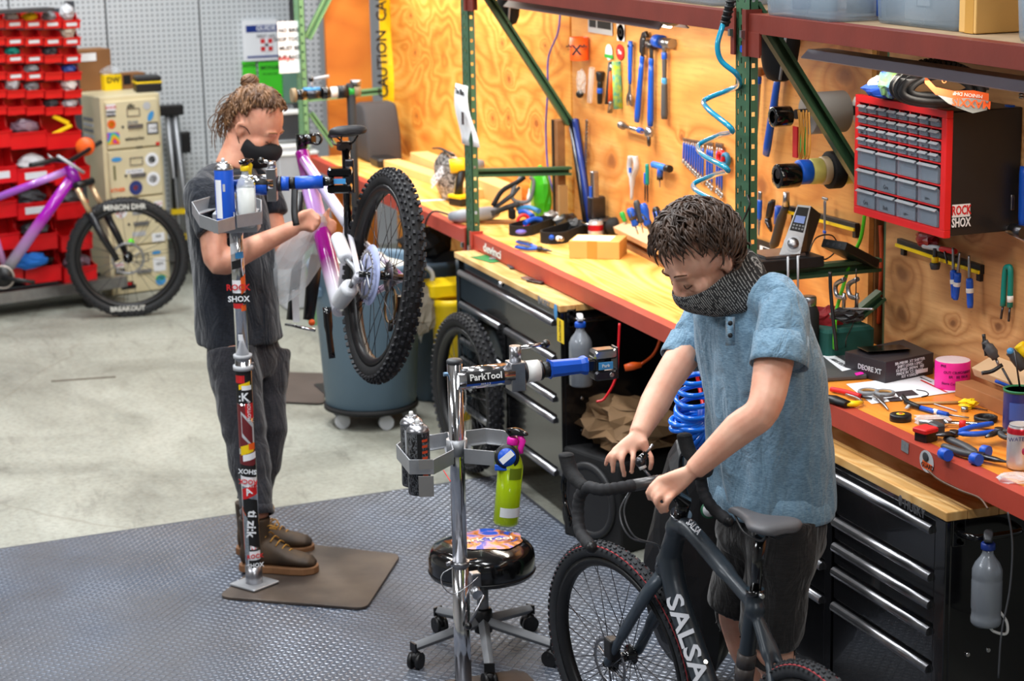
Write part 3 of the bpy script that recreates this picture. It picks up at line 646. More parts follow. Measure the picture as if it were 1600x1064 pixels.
# side papers
for k in range(6): MB().bbox((-.002, .14, Hc-.16-k*.035), (0, .3, Hc-.14-k*.035)).build('printed_strip', lgrey if k % 2 else grey, fc, world=False)
TopC = lambda px, py, dz_=0: oz(px, py, Hc+dz_)
def cbox(px, py, w_, d_, h_, m, name, lb, cat='box', rot=0, z=Hc, M=None, par=False):
    p = oz(px, py, z); t = thing(name, lb, cat, p, (M or MF) @ Matrix.Rotation(rot, 3, 'Z')); MB().bbox((-w_/2, 0, 0), (w_/2, d_, h_)).build('carton', m, t, bevel=.003); return t
t = cbox(146, 141, .14, .12, .10, cardb, 'carton', 'small white-labelled cardboard carton at the left of the cabinet top'); MB().bbox((-.05, -.002, .01), (.055, 0, .1)).build('label_sheet', paper, t, world=False)
t = cbox(205, 139, .20, .12, .10, cardd, 'carton', 'low brown carton with black mark beside the yellow box'); MB().bbox((-.05, -.002, .03), (.0, 0, .09)).build('printed_mark', ink, t, world=False)
t = thing('carton', 'larger brown cardboard box stacked behind on the filing cabinet', 'box', fa+fx*.14-fn*.42+V3((0, 0, Hc)), MF, None); MB().bbox((-.13, 0, 0), (.12, .18, .26)).build('carton', cardd, t, bevel=.004); MB().bbox((-.09, -.002, .19), (.02, 0, .24)).build('label_sheet', paper, t, world=False)
t = cbox(176, 141, .115, .1, .10, yellow, 'carton', 'yellow printed blister box on the filing cabinet'); t.location += V3(fn)*.02; text('DW', .05, ink, t, (0, -.0015, .065), Matrix.Rotation(pi/2, 3, 'X')); crumple((0, .04, .12), (.13, .1, .06), 5).build('plastic_wrap', clearp, t)
t = thing('battery_case', 'black and yellow battery case tipped at the cabinet top corner', 'case', oz(236, 144, Hc), MF @ Matrix.Rotation(-.25, 3, 'Z'), None); MB().bbox((-.09, .0, 0), (.07, .14, .055)).build('lower_case', blackp, t, bevel=.008); MB().bbox((-.093, -.003, .055), (.073, .143, .066)).build('seam_band', yellow, t, bevel=.003); MB().bbox((-.09, 0, .066), (.07, .14, .10)).build('lid', blackp, t, bevel=.01)
# folding ladder beside the cabinet
lp = plane(V3((-13.2, 2.4, 0)), (1, -.1, 0)); ld = thing('step_ladder', 'folded aluminium step ladder leaning right of the filing cabinet', 'ladder', lp(290, 462), 0, world=True)
for a_, b_, m in (((262, 178), (292, 462), alu), ((273, 172), (306, 462), alu), ((268, 180), (275, 330), dgrey)): MB().tube([lp(*a_), lp(*b_)], .022, 4, flat=.5).build('rail', m, ld)
MB().box(lp(267, 172), (.05, .16, .07)).build('top_cap', blackp, ld, bevel=.01); MB().box(lp(290, 222), (.05, .06, .14)).build('hinge', blackp, ld, bevel=.01)
for q in (330, 370): MB().box(lp(279, q), (.04, .1, .035)).build('step', yellow, ld)
# ================================================= things on and at the far pegboard wall
wp = plane((XP+.03, 0, 0), (1, 0, 0)); Mw = fr((0, 1, 0), (1, 0, 0))
def sheet(name, lb, pa, pb, m, pf, cat='sign', th=.006, MM=None):
    a, b = pf(*pa), pf(*pb); t = thing(name, lb, cat, ((a+b)/2)); h = (b-a)/2; MB().bbox((-th/2-abs(h.x)*0, -abs(h.y), -abs(h.z)), (th/2, abs(h.y), abs(h.z))).build('board', m, t); return t, abs(h.y), abs(h.z)
t, a_, b_ = sheet('first_aid_sign', 'white first aid board with blue band and red cross', (378, 33), (434, 93), paper, wp, th=.03)
MB().bbox((.016, -a_+.02, b_-.075), (.018, a_, b_-.03)).build('printed_band', dblue, t, world=False); text('GUIDE', .045, paper, t, (.0185, .04, b_-.052), Mw); text('FIRST AID', .03, grey, t, (.017, .04, b_-.105), Mw)
MB().bbox((.016, -.0, -.07), (.018, .08, .01)).build('red_cross_panel', redink, t, world=False); MB().bbox((.0185, .03, -.075), (.0195, .05, .015)).build('cross_bar', paper, t, world=False); MB().bbox((.0185, -.005, -.04), (.0195, .085, -.02)).build('cross_bar', paper, t, world=False); MB().bbox((.016, -a_+.02, -b_+.02), (.018, a_, -b_+.032)).build('printed_band', dblue, t, world=False)
gm = mat('green_paper', (70, 206, 40), .7)
t, a_, b_ = sheet('green_notice', 'bright green notice sheet on the white pegboard', (378, 96), (402, 150), gm, wp); text('NOTICE', .025, ink, t, (.005, 0, b_-.03), Mw)
t, a_, b_ = sheet('green_notice', 'bright green printed notice nearer the rack post', (403, 97), (442, 152), gm, wp); text('BICYCLES', .03, ink, t, (.005, 0, b_-.04), Mw); text('for sale only', .02, ink, t, (.005, 0, b_-.08), Mw)
t, a_, b_ = sheet('grey_notice', 'grey-green folded notice under the white paper', (441, 112), (470, 160), mat('grey_green_paper', (110, 150, 130), .7), wp)
pf = plane((-11.3, 0, 0), (1, 0, 0)); t, a_, b_ = sheet('paper_notice', 'white typed paper notice with red handwriting', (433, 34), (471, 113), paper, pf, th=.003)
for k, s_ in enumerate(('NO BIKE', 'SHOP TOOLS', 'MUST BE', 'PUT BACK')): text(s_, .03, ink, t, (.004, .0, b_-.05-k*.05), Mw)
text('why...', .04, redink, t, (.004, -.02, -.06), Mw)
a, b = ox(481, 100, -12.2), ox(499, 100, -12.2)
o = MB().bbox((-12.22, a.y, 1.0), (-12.17, b.y, 2.75)).build('slat_panel', pg.m); tag(o, 'white perforated panel between the two rack posts', 'panel')
# orange plank, caution tape
opl = plywood('plank_orange', [(196, 112, 34), (206, 122, 40), (214, 130, 46), (176, 92, 24), (120, 60, 20)], 'zx', .35, (1, 0, 0), knots=False)
a, b = ox(515, 240, -11.45), ox(584, 240, -11.45)
o = MB().bbox((-11.47, a.y, .2), (-11.43, b.y, 2.9)).build('plank', opl); tag(o, 'tall orange-brown wooden plank standing behind the far bench', 'plank')
ct = thing('caution_tape', 'yellow caution tape hanging beside the plywood edge', 'tape', ox(597, 215, -11.3), 0, world=True)
a, b = ox(588, -20, -11.3), ox(607, -20, -11.3); L = []
for k in range(20):
    z = 2.9-k*.095; s_ = .02*sin(k*.7); L.append([V3((-11.3+.02*sin(k*.9), a.y+s_*.3+k*.0009, z)), V3((-11.3+.03*cos(k*.8), b.y+s_*.4+k*.0009, z))])
m = MB(); m.loft(L, False, False, closed=False); q = m.build('strip', yellow, ct); sd = q.modifiers.new('s', 'SOLIDIFY'); sd.thickness = .002
p = ox(598, 100, -11.26); text('CAUTION', .085, ink, ct, p, fr((0, 0, 1), (1, 0, 0)), world=True); p = ox(595, -20, -11.26); text('CAUTION', .085, ink, ct, p, fr((0, 0, 1), (1, 0, 0)), world=True)
# shelf clutter behind the far post (blurred)
for px, py, w_, d_, h_, m, nm, lb, cat in ((452, 232, .21, .2, .05, lgrey, 'shelf_tray', 'pale grey shelf tray behind the masked man', 'tray'), (450, 196, .16, .1, .16, dgrey, 'power_charger', 'dark charger standing on the pale tray', 'charger'), (458, 262, .24, .3, .2, lgrey, 'storage_tub', 'white plastic storage tub under the tray behind the man', 'tub')):
    p = ox(px, py, -11.9); t = thing(nm, lb, cat, p); MB().bbox((-d_/2, -w_/2, .004-p.z if nm == 'storage_tub' else -h_/2), (d_/2, w_/2, h_/2)).build('body', m, t, bevel=.01); MB().rbox((0, 0, min(h_/2, .1)), (d_+.02, w_+.02, .02), .02).build('rim', white, t)
# ================================================= gradient purple paint
def gradpaint(name, cols, axis_scale, loc):
    q = NB(name, .22); q.b.inputs['Coat Weight'].default_value = .6
    g = q.n('SeparateXYZ'); q.l(q.mapv(axis_scale, loc), g.inputs[0]); q.col(q.ramp(g.outputs[0], cols)); return q.m
def saddle(root, nose, tail, m, wide=.075, thick=.035, rails=True):
    nose = V3(nose); tail = V3(tail); d = (nose-tail); L = d.length; d.normalize(); up = V3((0, 0, 1)); s = d.cross(up).normalized(); up = s.cross(d)
    rings = []
    for t, w_, z, th in ((0, .45, -.006, .5), (.03, .8, 0, .8), (.12, 1, .004, 1), (.25, .96, .0, 1), (.38, .72, -.006, .95), (.52, .44, -.010, .85), (.68, .28, -.010, .75), (.85, .24, -.010, .65), (.96, .2, -.014, .55), (1, .12, -.022, .3)):
        c = tail+d*(L*t)+up*z; W_ = wide*w_; T_ = thick*th; rg = []
        for k in range(16):
            a = 2*pi*k/16; y = cos(a)*W_; h = sin(a)*T_*.5 if sin(a) > 0 else sin(a)*T_*(.3+.75*abs(cos(a))**3)
            if sin(a) > .3: h -= T_*.12*(1-abs(cos(a)))
            rg.append(c+s*y+up*h)
        rings.append(rg)
    o = MB().loft(rings).build('saddle', m, root, subd=1)
    if rails:
        r_ = MB()
        for q in (-1, 1): r_.tube(bez([tail+d*L*.12+s*q*.03-up*.02, tail+d*L*.3+s*q*.022-up*.045, tail+d*L*.6+s*q*.022-up*.045, tail+d*L*.88+s*q*.008-up*.018], 4), .0035, 6)
        r_.build('saddle_rails', blackp, root)
    return o
# ================================================= bike A: black gravel bike in front
FC = oz(979, 1026, .345); RC = V3((FC.x+1.04, FC.y+.055, .345)); u = (RC-FC); u.z = 0; u.normalize()   # u points to the rear
side = V3((-u.y, u.x, 0))       # towards the bench (+Y)
satin = mat('satin_black_paint', (44, 52, 60), .34, .1, .1, 5, spec=.6)
satin2 = mat('satin_black_fork', (52, 62, 72), .32, .1, .08, 5, spec=.6)
bk = thing('gravel_bike', 'matte black drop-bar gravel bike under the hands of the man in blue', 'bicycle', (FC.x, FC.y, 0), 0, world=True)
f = lambda a, z, s=0: V3((FC.x, FC.y, 0))+u*a+side*s+V3((0, 0, z))
steer = .20          # front wheel turned towards the camera side
HT, HB_ = f(.335, .86), f(.255, .69)     # head tube top / bottom
sa = (HT-HB_).normalized()
Rst = Matrix.Rotation(steer, 3, sa)
piv = HB_
def st(p): return piv+Rst @ (V3(p)-piv)
redl = mat('tyre_red_line', (170, 60, 66), .7)
gt = mat('gravel_tyre', (46, 48, 52), .75, 0, .2, 30, .2, 150)
axf = Rst @ side
wheel(bk, st(FC), axf, .345, .046, gt, blackp, 28, 92, .07, .0028, redl, dsteel, side=-1)
wheel(bk, RC, side, .345, .046, gt, blackp, 28, 92, .07, .0028, redl, dsteel, side=-1)
BBp = f(.62, .275); ST = f(.73, .775); 
def otube(pts, rs, flat=1.0, n=14, up=None): return MB().tube(pts, rs, n, flat=flat, up=up)
fm = MB()
fm.tube([HB_-sa*.012, HB_+sa*.03, HT-sa*.03, HT+sa*.0], [.034, .032, .027, .027], 16)
fm.tube(bez([HB_+sa*.045, HB_*.82+BBp*.18+V3((0, 0, .004)), HB_*.3+BBp*.7, BBp], 6), [.033]*10+[.034]*9, 16, flat=.95)
fm.tube(bez([HT-sa*.035, HT*.85+ST*.15-V3((0, 0, .014)), HT*.3+ST*.7-V3((0, 0, .028)), ST-V3((0, 0, .035))], 6), [.030]*6+[.026]*6+[.021]*7, 16, flat=.8)
fm.tube([ST+V3((0, 0, .0)), ST*.75+BBp*.25, BBp], [.021, .021, .026], 14)
fm.sph(HT-sa*.045, .034); fm.sph(HB_+sa*.02, .036); fm.sph(ST-V3((0, 0, .045)), .027); fm.sph(BBp, .045)
for q in (-1, 1):
    yk = ST+(RC-ST)*.30+V3((0, 0, -.02))
    fm.tube(bez([ST-V3((0, 0, .06))+u*.01, yk+side*q*.014, ST+(RC-ST)*.55+side*q*.040, RC+side*q*.062], 6), [.016]*6+[.0115]*6+[.009]*7, 10, flat=.8)
    fm.tube(bez([BBp+side*q*.03, BBp*.5+RC*.5+side*q*.045+V3((0, 0, -.01)), RC+side*q*.062], 6), .012, 10)
fr_obj = fm.build('frame', satin, bk); rm = fr_obj.modifiers.new('r', 'REMESH'); rm.mode = 'VOXEL'; rm.voxel_size = .0045; rm.use_smooth_shade = True
sm_ = fr_obj.modifiers.new('s', 'SMOOTH'); sm_.iterations = 8; sm_.factor = .5
# fork
fk = MB(); cr_ = HB_-sa*.02
fk.tube([st(HB_+sa*.0), st(HB_-sa*.03)], .029, 14)
for q in (-1, 1):
    e = st(FC)+axf*q*.055; k0 = st(cr_-sa*.01)+axf*q*.012; k1 = st(cr_-sa*.045)+axf*q*.043
    fk.tube(bez([st(HB_-sa*.02), k1, k1*.5+e*.5-u*.004, e*.94+k1*.06, e], 6), [.026]*4+[.024]*5+[.021]*5+[.016]*6+[.013]*5, 12, flat=.72, up=u)
fk = fk.build('fork', satin2, bk); rm = fk.modifiers.new('r', 'REMESH'); rm.mode = 'VOXEL'; rm.voxel_size = .004; rm.use_smooth_shade = True; sm_ = fk.modifiers.new('s', 'SMOOTH'); sm_.iterations = 8
MB().cyl(HT, HT+sa*.045, .019, n=18).build('headset_spacers', blackg, bk)
MB().cyl(HT, HT+sa*.006, .029, n=20).build('headset_cap', chrome, bk)
# handlebar: measured from its own place over the stem
BC = oz(1026, 752, 1.0); bdir = V3((oz(1100, 738, 1.0)-oz(930, 768, 1.0)).xy.to_3d()).normalized()
stT = HT+sa*.045
MB().tube([stT+sa*.005, BC*.5+stT*.5+V3((0, 0, .004)), BC], [.020, .016, .018], 14).build('stem', blackg, bk)
dn = V3((0, 0, -1)); fw2 = bdir.cross(V3((0, 0, 1))).normalized()
if fw2.dot(-u) < 0: fw2 = -fw2
hbm = mat('bar_tape', (40, 40, 43), .75, 0, .15, 40, .25, 90)
MB().cyl(BC-bdir*.075, BC+bdir*.075, .0155, n=16).build('bar_clamp_area', mat('satin_graphite', (86, 84, 84), .35, .6), bk)
for q in (-1, 1):
    pts = bez([BC+bdir*q*.065, BC+bdir*q*.12, BC+bdir*q*.158+fw2*.01, BC+bdir*q*.176+fw2*.045, BC+bdir*q*.182+fw2*.075+dn*.03, BC+bdir*q*.188+fw2*.075+dn*.075, BC+bdir*q*.198+fw2*.045+dn*.115, BC+bdir*q*.205-fw2*.02+dn*.135], 7)
    g = MB(); g.tube(pts, [.0155+.0009*(1 if (k % 3) else -1) for k in range(len(pts))], 12); g.build('handlebar', hbm, bk)
    MB().sph(pts[-1], .016, sc=(1, 1, 1)).build('bar_end_plug', blackp, bk)
    h0 = BC+bdir*q*.178+fw2*.05+V3((0, 0, 0)); hd_ = MB().tube(bez([h0-V3((0, 0, .004)), h0+fw2*.045+V3((0, 0, .006)), h0+fw2*.08+V3((0, 0, .022)), h0+fw2*.098+V3((0, 0, .052)), h0+fw2*.10+V3((0, 0, .066))], 5), [.017]*5+[.019]*5+[.020]*5+[.020, .0205, .0205, .020, .017, .01][:6], 12); hd_.build('brake_hood', rubber, bk)
    lv = bez([h0+fw2*.09+V3((0, 0, .03)), h0+fw2*.115+dn*.01, h0+fw2*.112+dn*.06, h0+fw2*.085+dn*.11, h0+fw2*.09+dn*.13], 5); MB().tube(lv, [.009]*8+[.007]*8+[.005]*5, 8, flat=.5).build('brake_lever', blackg, bk)
# seat post, saddle, clamp
SPt = f(.755, .925)
MB().tube([ST-V3((0, 0, .01)), SPt], .0145, 14).build('seatpost', blackg, bk); MB().cyl(ST-V3((0, 0, .008)), ST+V3((0, 0, .008)), .023, n=18).build('seat_clamp', blackg, bk)
MB().cyl(ST+side*-.0+u*.02, ST+u*.038, .006, n=8).build('clamp_bolt', chrome, bk)
nose, tail = oz(1200, 800, .985), oz(1316, 851, .985); 
sdir = (tail-nose).normalized(); mid = (nose+tail)/2
ns_, tl_ = SPt-u*.15+V3((0, 0, .045)), SPt+u*.115+V3((0, 0, .05))
saddle(bk, ns_, tl_, mat('saddle_grey', (84, 84, 88), .5, 0, .1, 10), .07, .036)
# crank (just out of frame mostly) + bottle bolts + lettering
ck = MB(); ck.cyl(BBp+side*-.06, BBp+side*.06, .02, n=14); ck.tube([BBp-side*.062, BBp-side*.068+u*.1-V3((0, 0, .13))], .011, 8); ck.tube([BBp+side*.062, BBp+side*.068-u*.1+V3((0, 0, .13))], .011, 8); ck.build('crankset', blackg, bk)
for t_ in (.52, .70):
    c = HB_*(1-t_)+BBp*t_; n_ = (BBp-HB_).normalized().cross(side).normalized(); n_ = n_ if n_.z > 0 else -n_; MB().cyl(c+n_*.03, c+n_*.039, .006, n=10).build('bottle_bolt', chrome, bk)
dt = (BBp-HB_).normalized(); 
tn = (-side*.72+dt.cross(side).normalized()*(.7 if dt.cross(side).z > 0 else -.7)).normalized()
text('SALSA', .066, mat('silver_print', (190, 192, 198), .4, .3), bk, HB_+dt*.21+tn*.0335, fr(dt, tn) if False else Matrix((dt, tn.cross(dt), tn)).transposed(), squash=1.35)
tt = (ST-HT).normalized(); upn = side.cross(tt); upn = upn if upn.z > 0 else -upn; tp = (upn*.8-side*.6).normalized()
text('SALSA', .024, mat('silver_print', (190, 192, 198)), bk, HT+tt*.10+tp*.026, Matrix((tt, tp.cross(tt), tp)).transposed())
for t_ in (.38, .46, .54): c = ST*(1-t_)+BBp*t_; dd_ = (BBp-ST).normalized(); MB().cyl(c-dd_*.02, c+dd_*.02, .0232+.003*t_, n=14).build('tube_band', mat('brown_band', (70, 64, 62), .4), bk)
cb = MB()
for q in (.0, .012): cb.tube(bez([BC-bdir*.06+fw2*.01, BC-bdir*(.085+q)+dn*.07+fw2*.02, BC-bdir*(.06+q)+dn*.14+fw2*.01, HB_+sa*.075-side*.03-u*.02, HB_-side*.035+sa*.01], 7), .0022, 6)
cb.build('brake_cables', mat('cable_grey', (120, 122, 126), .35, .3), bk)
cal = MB().box(st(FC)+u*.035-side*.045+V3((0, 0, .05)), (.05, .035, .06)); cal.build('brake_caliper', blackp, bk, bevel=.006)
MB().box(RC-u*.07-side*.045+V3((0, 0, .03)), (.05, .03, .05)).build('brake_caliper', blackp, bk, bevel=.006)
# ================================================= bike B: purple MTB held in the left stand, tail end towards the camera
D0 = 7.02
P = lambda px, py, d=7.3: od(px, py, d)
pb = thing('mountain_bike', 'purple and white mountain bike hung by its seatpost in the far repair stand', 'bicycle', od(597, 600, D0), 0, world=True)
wc = P(597, 431, 7.0)
# axis so that the wheel shows as a tall narrow ellipse: mostly across the view
waxis = (RX*.93+RZ*.37+RY*.06).normalized(); 
pm = gradpaint('purple_fade', [(0, (236, 226, 244)), (.26, (206, 160, 226)), (.36, (168, 22, 150)), (.66, (150, 16, 140)), (.82, (214, 190, 226)), (1, (226, 224, 232))], (0, 0, 0), (0, 0, 0))
rimB, MBw = wheel(pb, wc, waxis, .372, .062, rubber, blackp, 28, 66, None, .0055, None, dsteel, knob_m=mat('knob_rubber', (36, 36, 40), .6))
# white reference parts on the hub
sl = MB().torus(wc-waxis*.012+(-RX)*.0, waxis, .085, .002, 30, 6); 
MB().lathe([(.02, 0), (.105, .001), (.105, .004), (.02, .003)], wc-waxis*.045, waxis, 40).build('spoke_protector', mat('lilac_disc', (176, 186, 226), .25, 0, .03, alpha=.85), pb)
cg = MB()
for k, r_ in enumerate((.052, .046, .04, .034, .028)):
    cg.lathe([(.014, 0), (r_, 0), (r_, .0025), (.014, .0025)], wc+waxis*(.022+k*.006), waxis, 30)
    for j in range(14): a = j*2*pi/14; uu, vv_, dd_ = basis(waxis); cg.box(wc+waxis*(.023+k*.006)+(uu*cos(a)+vv_*sin(a))*(r_+.002), (.005, .005, .002), Matrix((uu*cos(a)+vv_*sin(a), -uu*sin(a)+vv_*cos(a), waxis)).transposed())
cg.build('cassette', steel, pb)
dc = MB(); yc = wc-waxis*.06; uu, vv_, dd_ = basis(waxis)
dc.torus(yc, waxis, .078, .006, 40, 6, .2)
for k in range(30): a = k*2*pi/30; dc.box(yc+(uu*cos(a)+vv_*sin(a))*.086, (.006, .004, .002), Matrix((uu*cos(a)+vv_*sin(a), -uu*sin(a)+vv_*cos(a), waxis)).transposed())
for k in range(6): a = k*pi/3; dc.tube([yc+(uu*cos(a)+vv_*sin(a))*.018, yc+(uu*cos(a+.5)+vv_*sin(a+.5))*.075], .004, 6)
dc.build('brake_disc', steel, pb)
MB().cyl(wc-waxis*.085, wc+waxis*.075, .011, n=12).build('axle', blackg, pb)
# seatpost + saddle
sp0, sp1 = P(545, 385, 7.32), P(540, 222, 7.30)
MB().tube([sp0, sp1], .0155, 14).build('seatpost', blackg, pb)
sf = (RZ*.9-RX*.35); sf.z = 0; sf.normalize()
sc_ = P(535, 212, 7.29); o = saddle(pb, sc_+sf*.15+V3((0, 0, .0)), sc_-sf*.115+V3((0, 0, .03)), blackp, .072, .045); o.data.materials[0] = mat('saddle_black', (30, 30, 34), .55, 0, .1, 12)
MB().box(P(538, 228, 7.3), (.035, .05, .03)).build('seat_clamp', dsteel, pb, bevel=.004)
# frame
HTb, HBb = P(472, 238, 7.95), P(484, 292, 7.9); BBb = P(533, 485, 7.45); STb = P(545, 352, 7.36)
def gt_(name, a, b, r, cols, flat=1., n=14, nm='frame_tube', label=None):
    a = V3(a); b = V3(b); q = NB(name, .22); q.b.inputs['Coat Weight'].default_value = .6
    d = b-a; sx = q.n('VectorMath', operation='DOT_PRODUCT'); q.l(q.mapv((1, 1, 1)), sx.inputs[0]); dd_ = d/d.length_squared; sx.inputs[1].default_value = dd_
    off = (a-pb.location).dot(dd_); q.col(q.ramp(q.math('SUBTRACT', sx.outputs['Value'], off), cols))
    return MB().tube(bez([a, a*.6+b*.4, b], 6), r, n, flat=flat).build(nm, q.m, pb)
PU, WH, LI = (150, 8, 132), (226, 226, 236), (196, 150, 214)
gt_('dt_paint', HBb-V3((0, 0, .0)), BBb, .034, [(0, (188, 150, 214)), (.25, LI), (.30, (190, 170, 220)), (.36, PU), (.62, PU), (.88, WH), (1, WH)])
gt_('tt_paint', HTb+V3((0, 0, -.02)), STb, .022, [(0, PU), (.2, LI), (.5, (190, 176, 220)), (1, WH)])
gt_('ht_paint', HTb, HBb, .028, [(0, PU), (.4, PU), (1, LI)])
gt_('stube_paint', STb, BBb, .019, [(0, WH), (1, (214, 210, 220))])
gt_('css', STb+V3((0, 0, -.01)), wc+waxis*.075, .010, [(0, WH), (.7, (214, 206, 220)), (.8, PU), (.95, PU), (1, WH)], nm='seat_stay')
gt_('css2', STb+V3((0, 0, -.01)), wc-waxis*.085, .010, [(0, WH), (1, WH)], nm='seat_stay')
gt_('cst', BBb, wc+waxis*.075, .012, [(0, WH), (.4, PU), (1, WH)], nm='chain_stay'); gt_('cst2', BBb, wc-waxis*.085, .012, [(0, WH), (1, WH)], nm='chain_stay')
wrap = mat('white_foam_wrap', (226, 228, 232), .6, 0, .05, 12, .2, 60)
for a, b, r in ((P(527, 370, 7.2), P(541, 405, 7.1), .026), (P(530, 472, 7.25), P(548, 448, 7.1), .032)):
    c = (a+b)/2; MB().tube(bez([a, a*.8+b*.2, c, b*.8+a*.2, b], 3), [r*.8]+[r]*11+[r*.7], 14).build('foam_wrap', wrap, pb)
MB().tube(bez([P(541, 405, 7.1), P(556, 425, 7.04), P(548, 448, 7.08)], 5), .009, 8).build('dropout', alu, pb)
MB().tube(bez([HTb+V3((0, 0, .0)), HTb+V3((0, 0, .035))], 2), .021, 14).build('headset_spacers', blackp, pb)
sm = MB(); q = HTb+V3((0, 0, .05)); sm.cyl(q+V3((0, 0, -.025)), q+V3((0, 0, .022)), .023); sm.tube([q, q+RX*.05-RZ*.02], .021, 12); sm.torus(q+RX*.06-RZ*.02, RX*.1-RZ, .019, .006, 18, 6); sm.build('stem', blackg, pb)
MB().tube(bez([P(480, 262, 7.9), P(492, 272, 7.85), P(502, 282, 7.8)], 4), .009, 8).build('cable_guide', blackp, pb)
fkm = mat('fork_black', (26, 26, 30), .3)
for dx in (0, ): 
    MB().tube([P(495, 398, 7.85), P(489, 440, 7.85), P(482, 500, 7.85)], [.024, .027, .022], 14).build('fork_leg', fkm, pb)
    MB().tube([P(470, 300, 8.02), P(466, 395, 8.02), P(455, 500, 8.02)], [.018, .02, .02], 12).build('fork_leg', fkm, pb)
MB().cyl(P(446, 507, 7.85), P(492, 516, 7.8), .0065, n=10).build('thru_axle', chrome, pb); MB().sph(P(487, 504, 7.8), .013).build('axle_cap', orange, pb)
ft = MB(); a, b = P(461, 452, 7.83), P(463, 505, 7.83); ft.box((a+b)/2, (.004, .026, .125), fr((RZ.x, RZ.y, 0), (0, 0, 1))); ft.build('paper_tag', paper, pb)
MB().tube(bez([P(511, 480, 7.1), P(514, 520, 7.1), P(519, 560, 7.1)], 4), [.016]*4+[.012]*5, 10, flat=.5).build('crank_arm', blackg, pb)
# bag of clear film round the fork
q = crumple(P(467, 405, 7.75), (.10, .17, .36), 11, 20, 14, .22, 1.6, M=Matrix.Rotation(.5, 3, (RZ.x, RZ.y, 0))).build('clear_film', mat('film', (226, 232, 236), .12, 0, .02, alpha=.38), pb)
dr = MB(); dr.tube(bez([wc+waxis*.05+RY*.06, wc+waxis*.06+RY*.13, wc+waxis*.03+RY*.17], 5), .008, 8); dr.lathe([(.004, -.004), (.02, -.004), (.02, .004), (.004, .004)], wc+waxis*.03+RY*.17, waxis, 16); dr.box(wc+waxis*.06+RY*.09, (.03, .03, .05)); dr.build('derailleur', blackp, pb)
MB().torus(wc+waxis*.03+RY*.10, waxis, .06, .003, 30, 6, 1.6).build('chain', mat('chain_brass', (120, 100, 70), .4, .8), pb)
# strap + spacer
MB().tube(bez([P(461, 282, 7.25), P(460, 330, 7.22), P(463, 352, 7.2)], 4), .012, 6, flat=.3).build('rubber_strap', blackp, pb)
# ================================================= bike C: far purple bike before the red bins
bc_ = V3((ox(200, 493, -12.0).x, 0, 0)); c0 = oz(200, 494, 0); pl = plane(c0, HN)
fb_ = thing('mountain_bike', 'magenta mountain bike parked against the red bins, cut by the frame edge', 'bicycle', c0, 0, world=True)
rm_, M_ = wheel(fb_, pl(200, 402), (HN*.985-HR*.17), .362, .06, mat('tyre_far', (30, 31, 34), .6), blackp, 28, 60, .09, .004, None, mat('spoke_far', (70, 70, 74), .3, .8), side=-1)
wm = mat('tyre_print', (216, 216, 210), .6)
text('MINION DHR', .045, wm, rm_, (0, -.0315, .305), Matrix.Rotation(pi/2, 3, 'X'), world=False, squash=.9); text('BREAKOUT', .04, wm, rm_, (-.02, -.0315, -.305), Matrix.Rotation(pi/2, 3, 'X'), world=False)
Pf = lambda px, py, s=0: pl(px, py)-HN*s
def gt2(name, a, b, r, cols, nm='frame_tube'):
    a = V3(a); b = V3(b); q = NB(name, .25); q.b.inputs['Coat Weight'].default_value = .5
    d = b-a; sx = q.n('VectorMath', operation='DOT_PRODUCT'); q.l(q.mapv((1, 1, 1)), sx.inputs[0]); dd_ = d/d.length_squared; sx.inputs[1].default_value = dd_
    off = (a-fb_.location).dot(dd_); q.col(q.ramp(q.math('SUBTRACT', sx.outputs['Value'], off), cols)); return MB().tube([a, b], r, 14).build(nm, q.m, fb_)
PU2 = (160, 10, 170)
gt2('far_dt', Pf(111, 280), Pf(14, 416), .034, [(0, PU2), (.45, PU2), (.8, (200, 160, 214)), (1, (210, 214, 220))])
gt2('far_tt', Pf(108, 266), Pf(-60, 330), .022, [(0, PU2), (.12, (190, 150, 220)), (.35, (150, 50, 180)), (1, (160, 120, 200))])
gt2('far_ht', Pf(108, 258), Pf(121, 290), .034, [(0, PU2), (1, (120, 20, 150))])
gt2('far_st', Pf(8, 418), Pf(-20, 330), .02, [(0, (190, 150, 190)), (1, PU2)])
gold = mat('gold_stanchion', (206, 178, 140), .25, .5)
for s_, x0, x1 in ((.062, 124, 187), (-.062, 139, 196)):
    MB().tube([Pf(x0, 292, s_), Pf(x0+21, 332, s_)], .017, 12).build('fork_stanchion', gold, fb_); MB().tube([Pf(x0+20, 330, s_), Pf(x0+40, 368, s_), Pf(x1, 404, s_)], [.024, .023, .017], 12).build('fork_leg', fkm, fb_)
MB().tube([Pf(122, 288, .062), Pf(141, 285, -.062)], .022, 10).build('fork_crown', blackp, fb_); MB().tube([Pf(148, 331, .07), Pf(160, 327, -.07)], .016, 8).build('fork_brace', blackp, fb_)
MB().tube([Pf(62, 249, .25), Pf(92, 246, .1), Pf(108, 252, 0), Pf(132, 238, -.2), Pf(142, 232, -.3)], .014, 8).build('handlebar', blackp, fb_)
MB().tube([Pf(96, 240, .1), Pf(132, 269, .02)], .020, 4, flat=.5).build('stem_guard', lgrey, fb_)
MB().lathe([(.01, -.02), (.055, -.02), (.055, .02), (.01, .02)], Pf(123, 236, -.2), HN, 20).build('bar_end_cover', orange, fb_)
MB().tube(bez([Pf(80, 238, .1), Pf(90, 244, .1), Pf(104, 250, 0)], 4), .006, 6).build('brake_lever', steel, fb_)
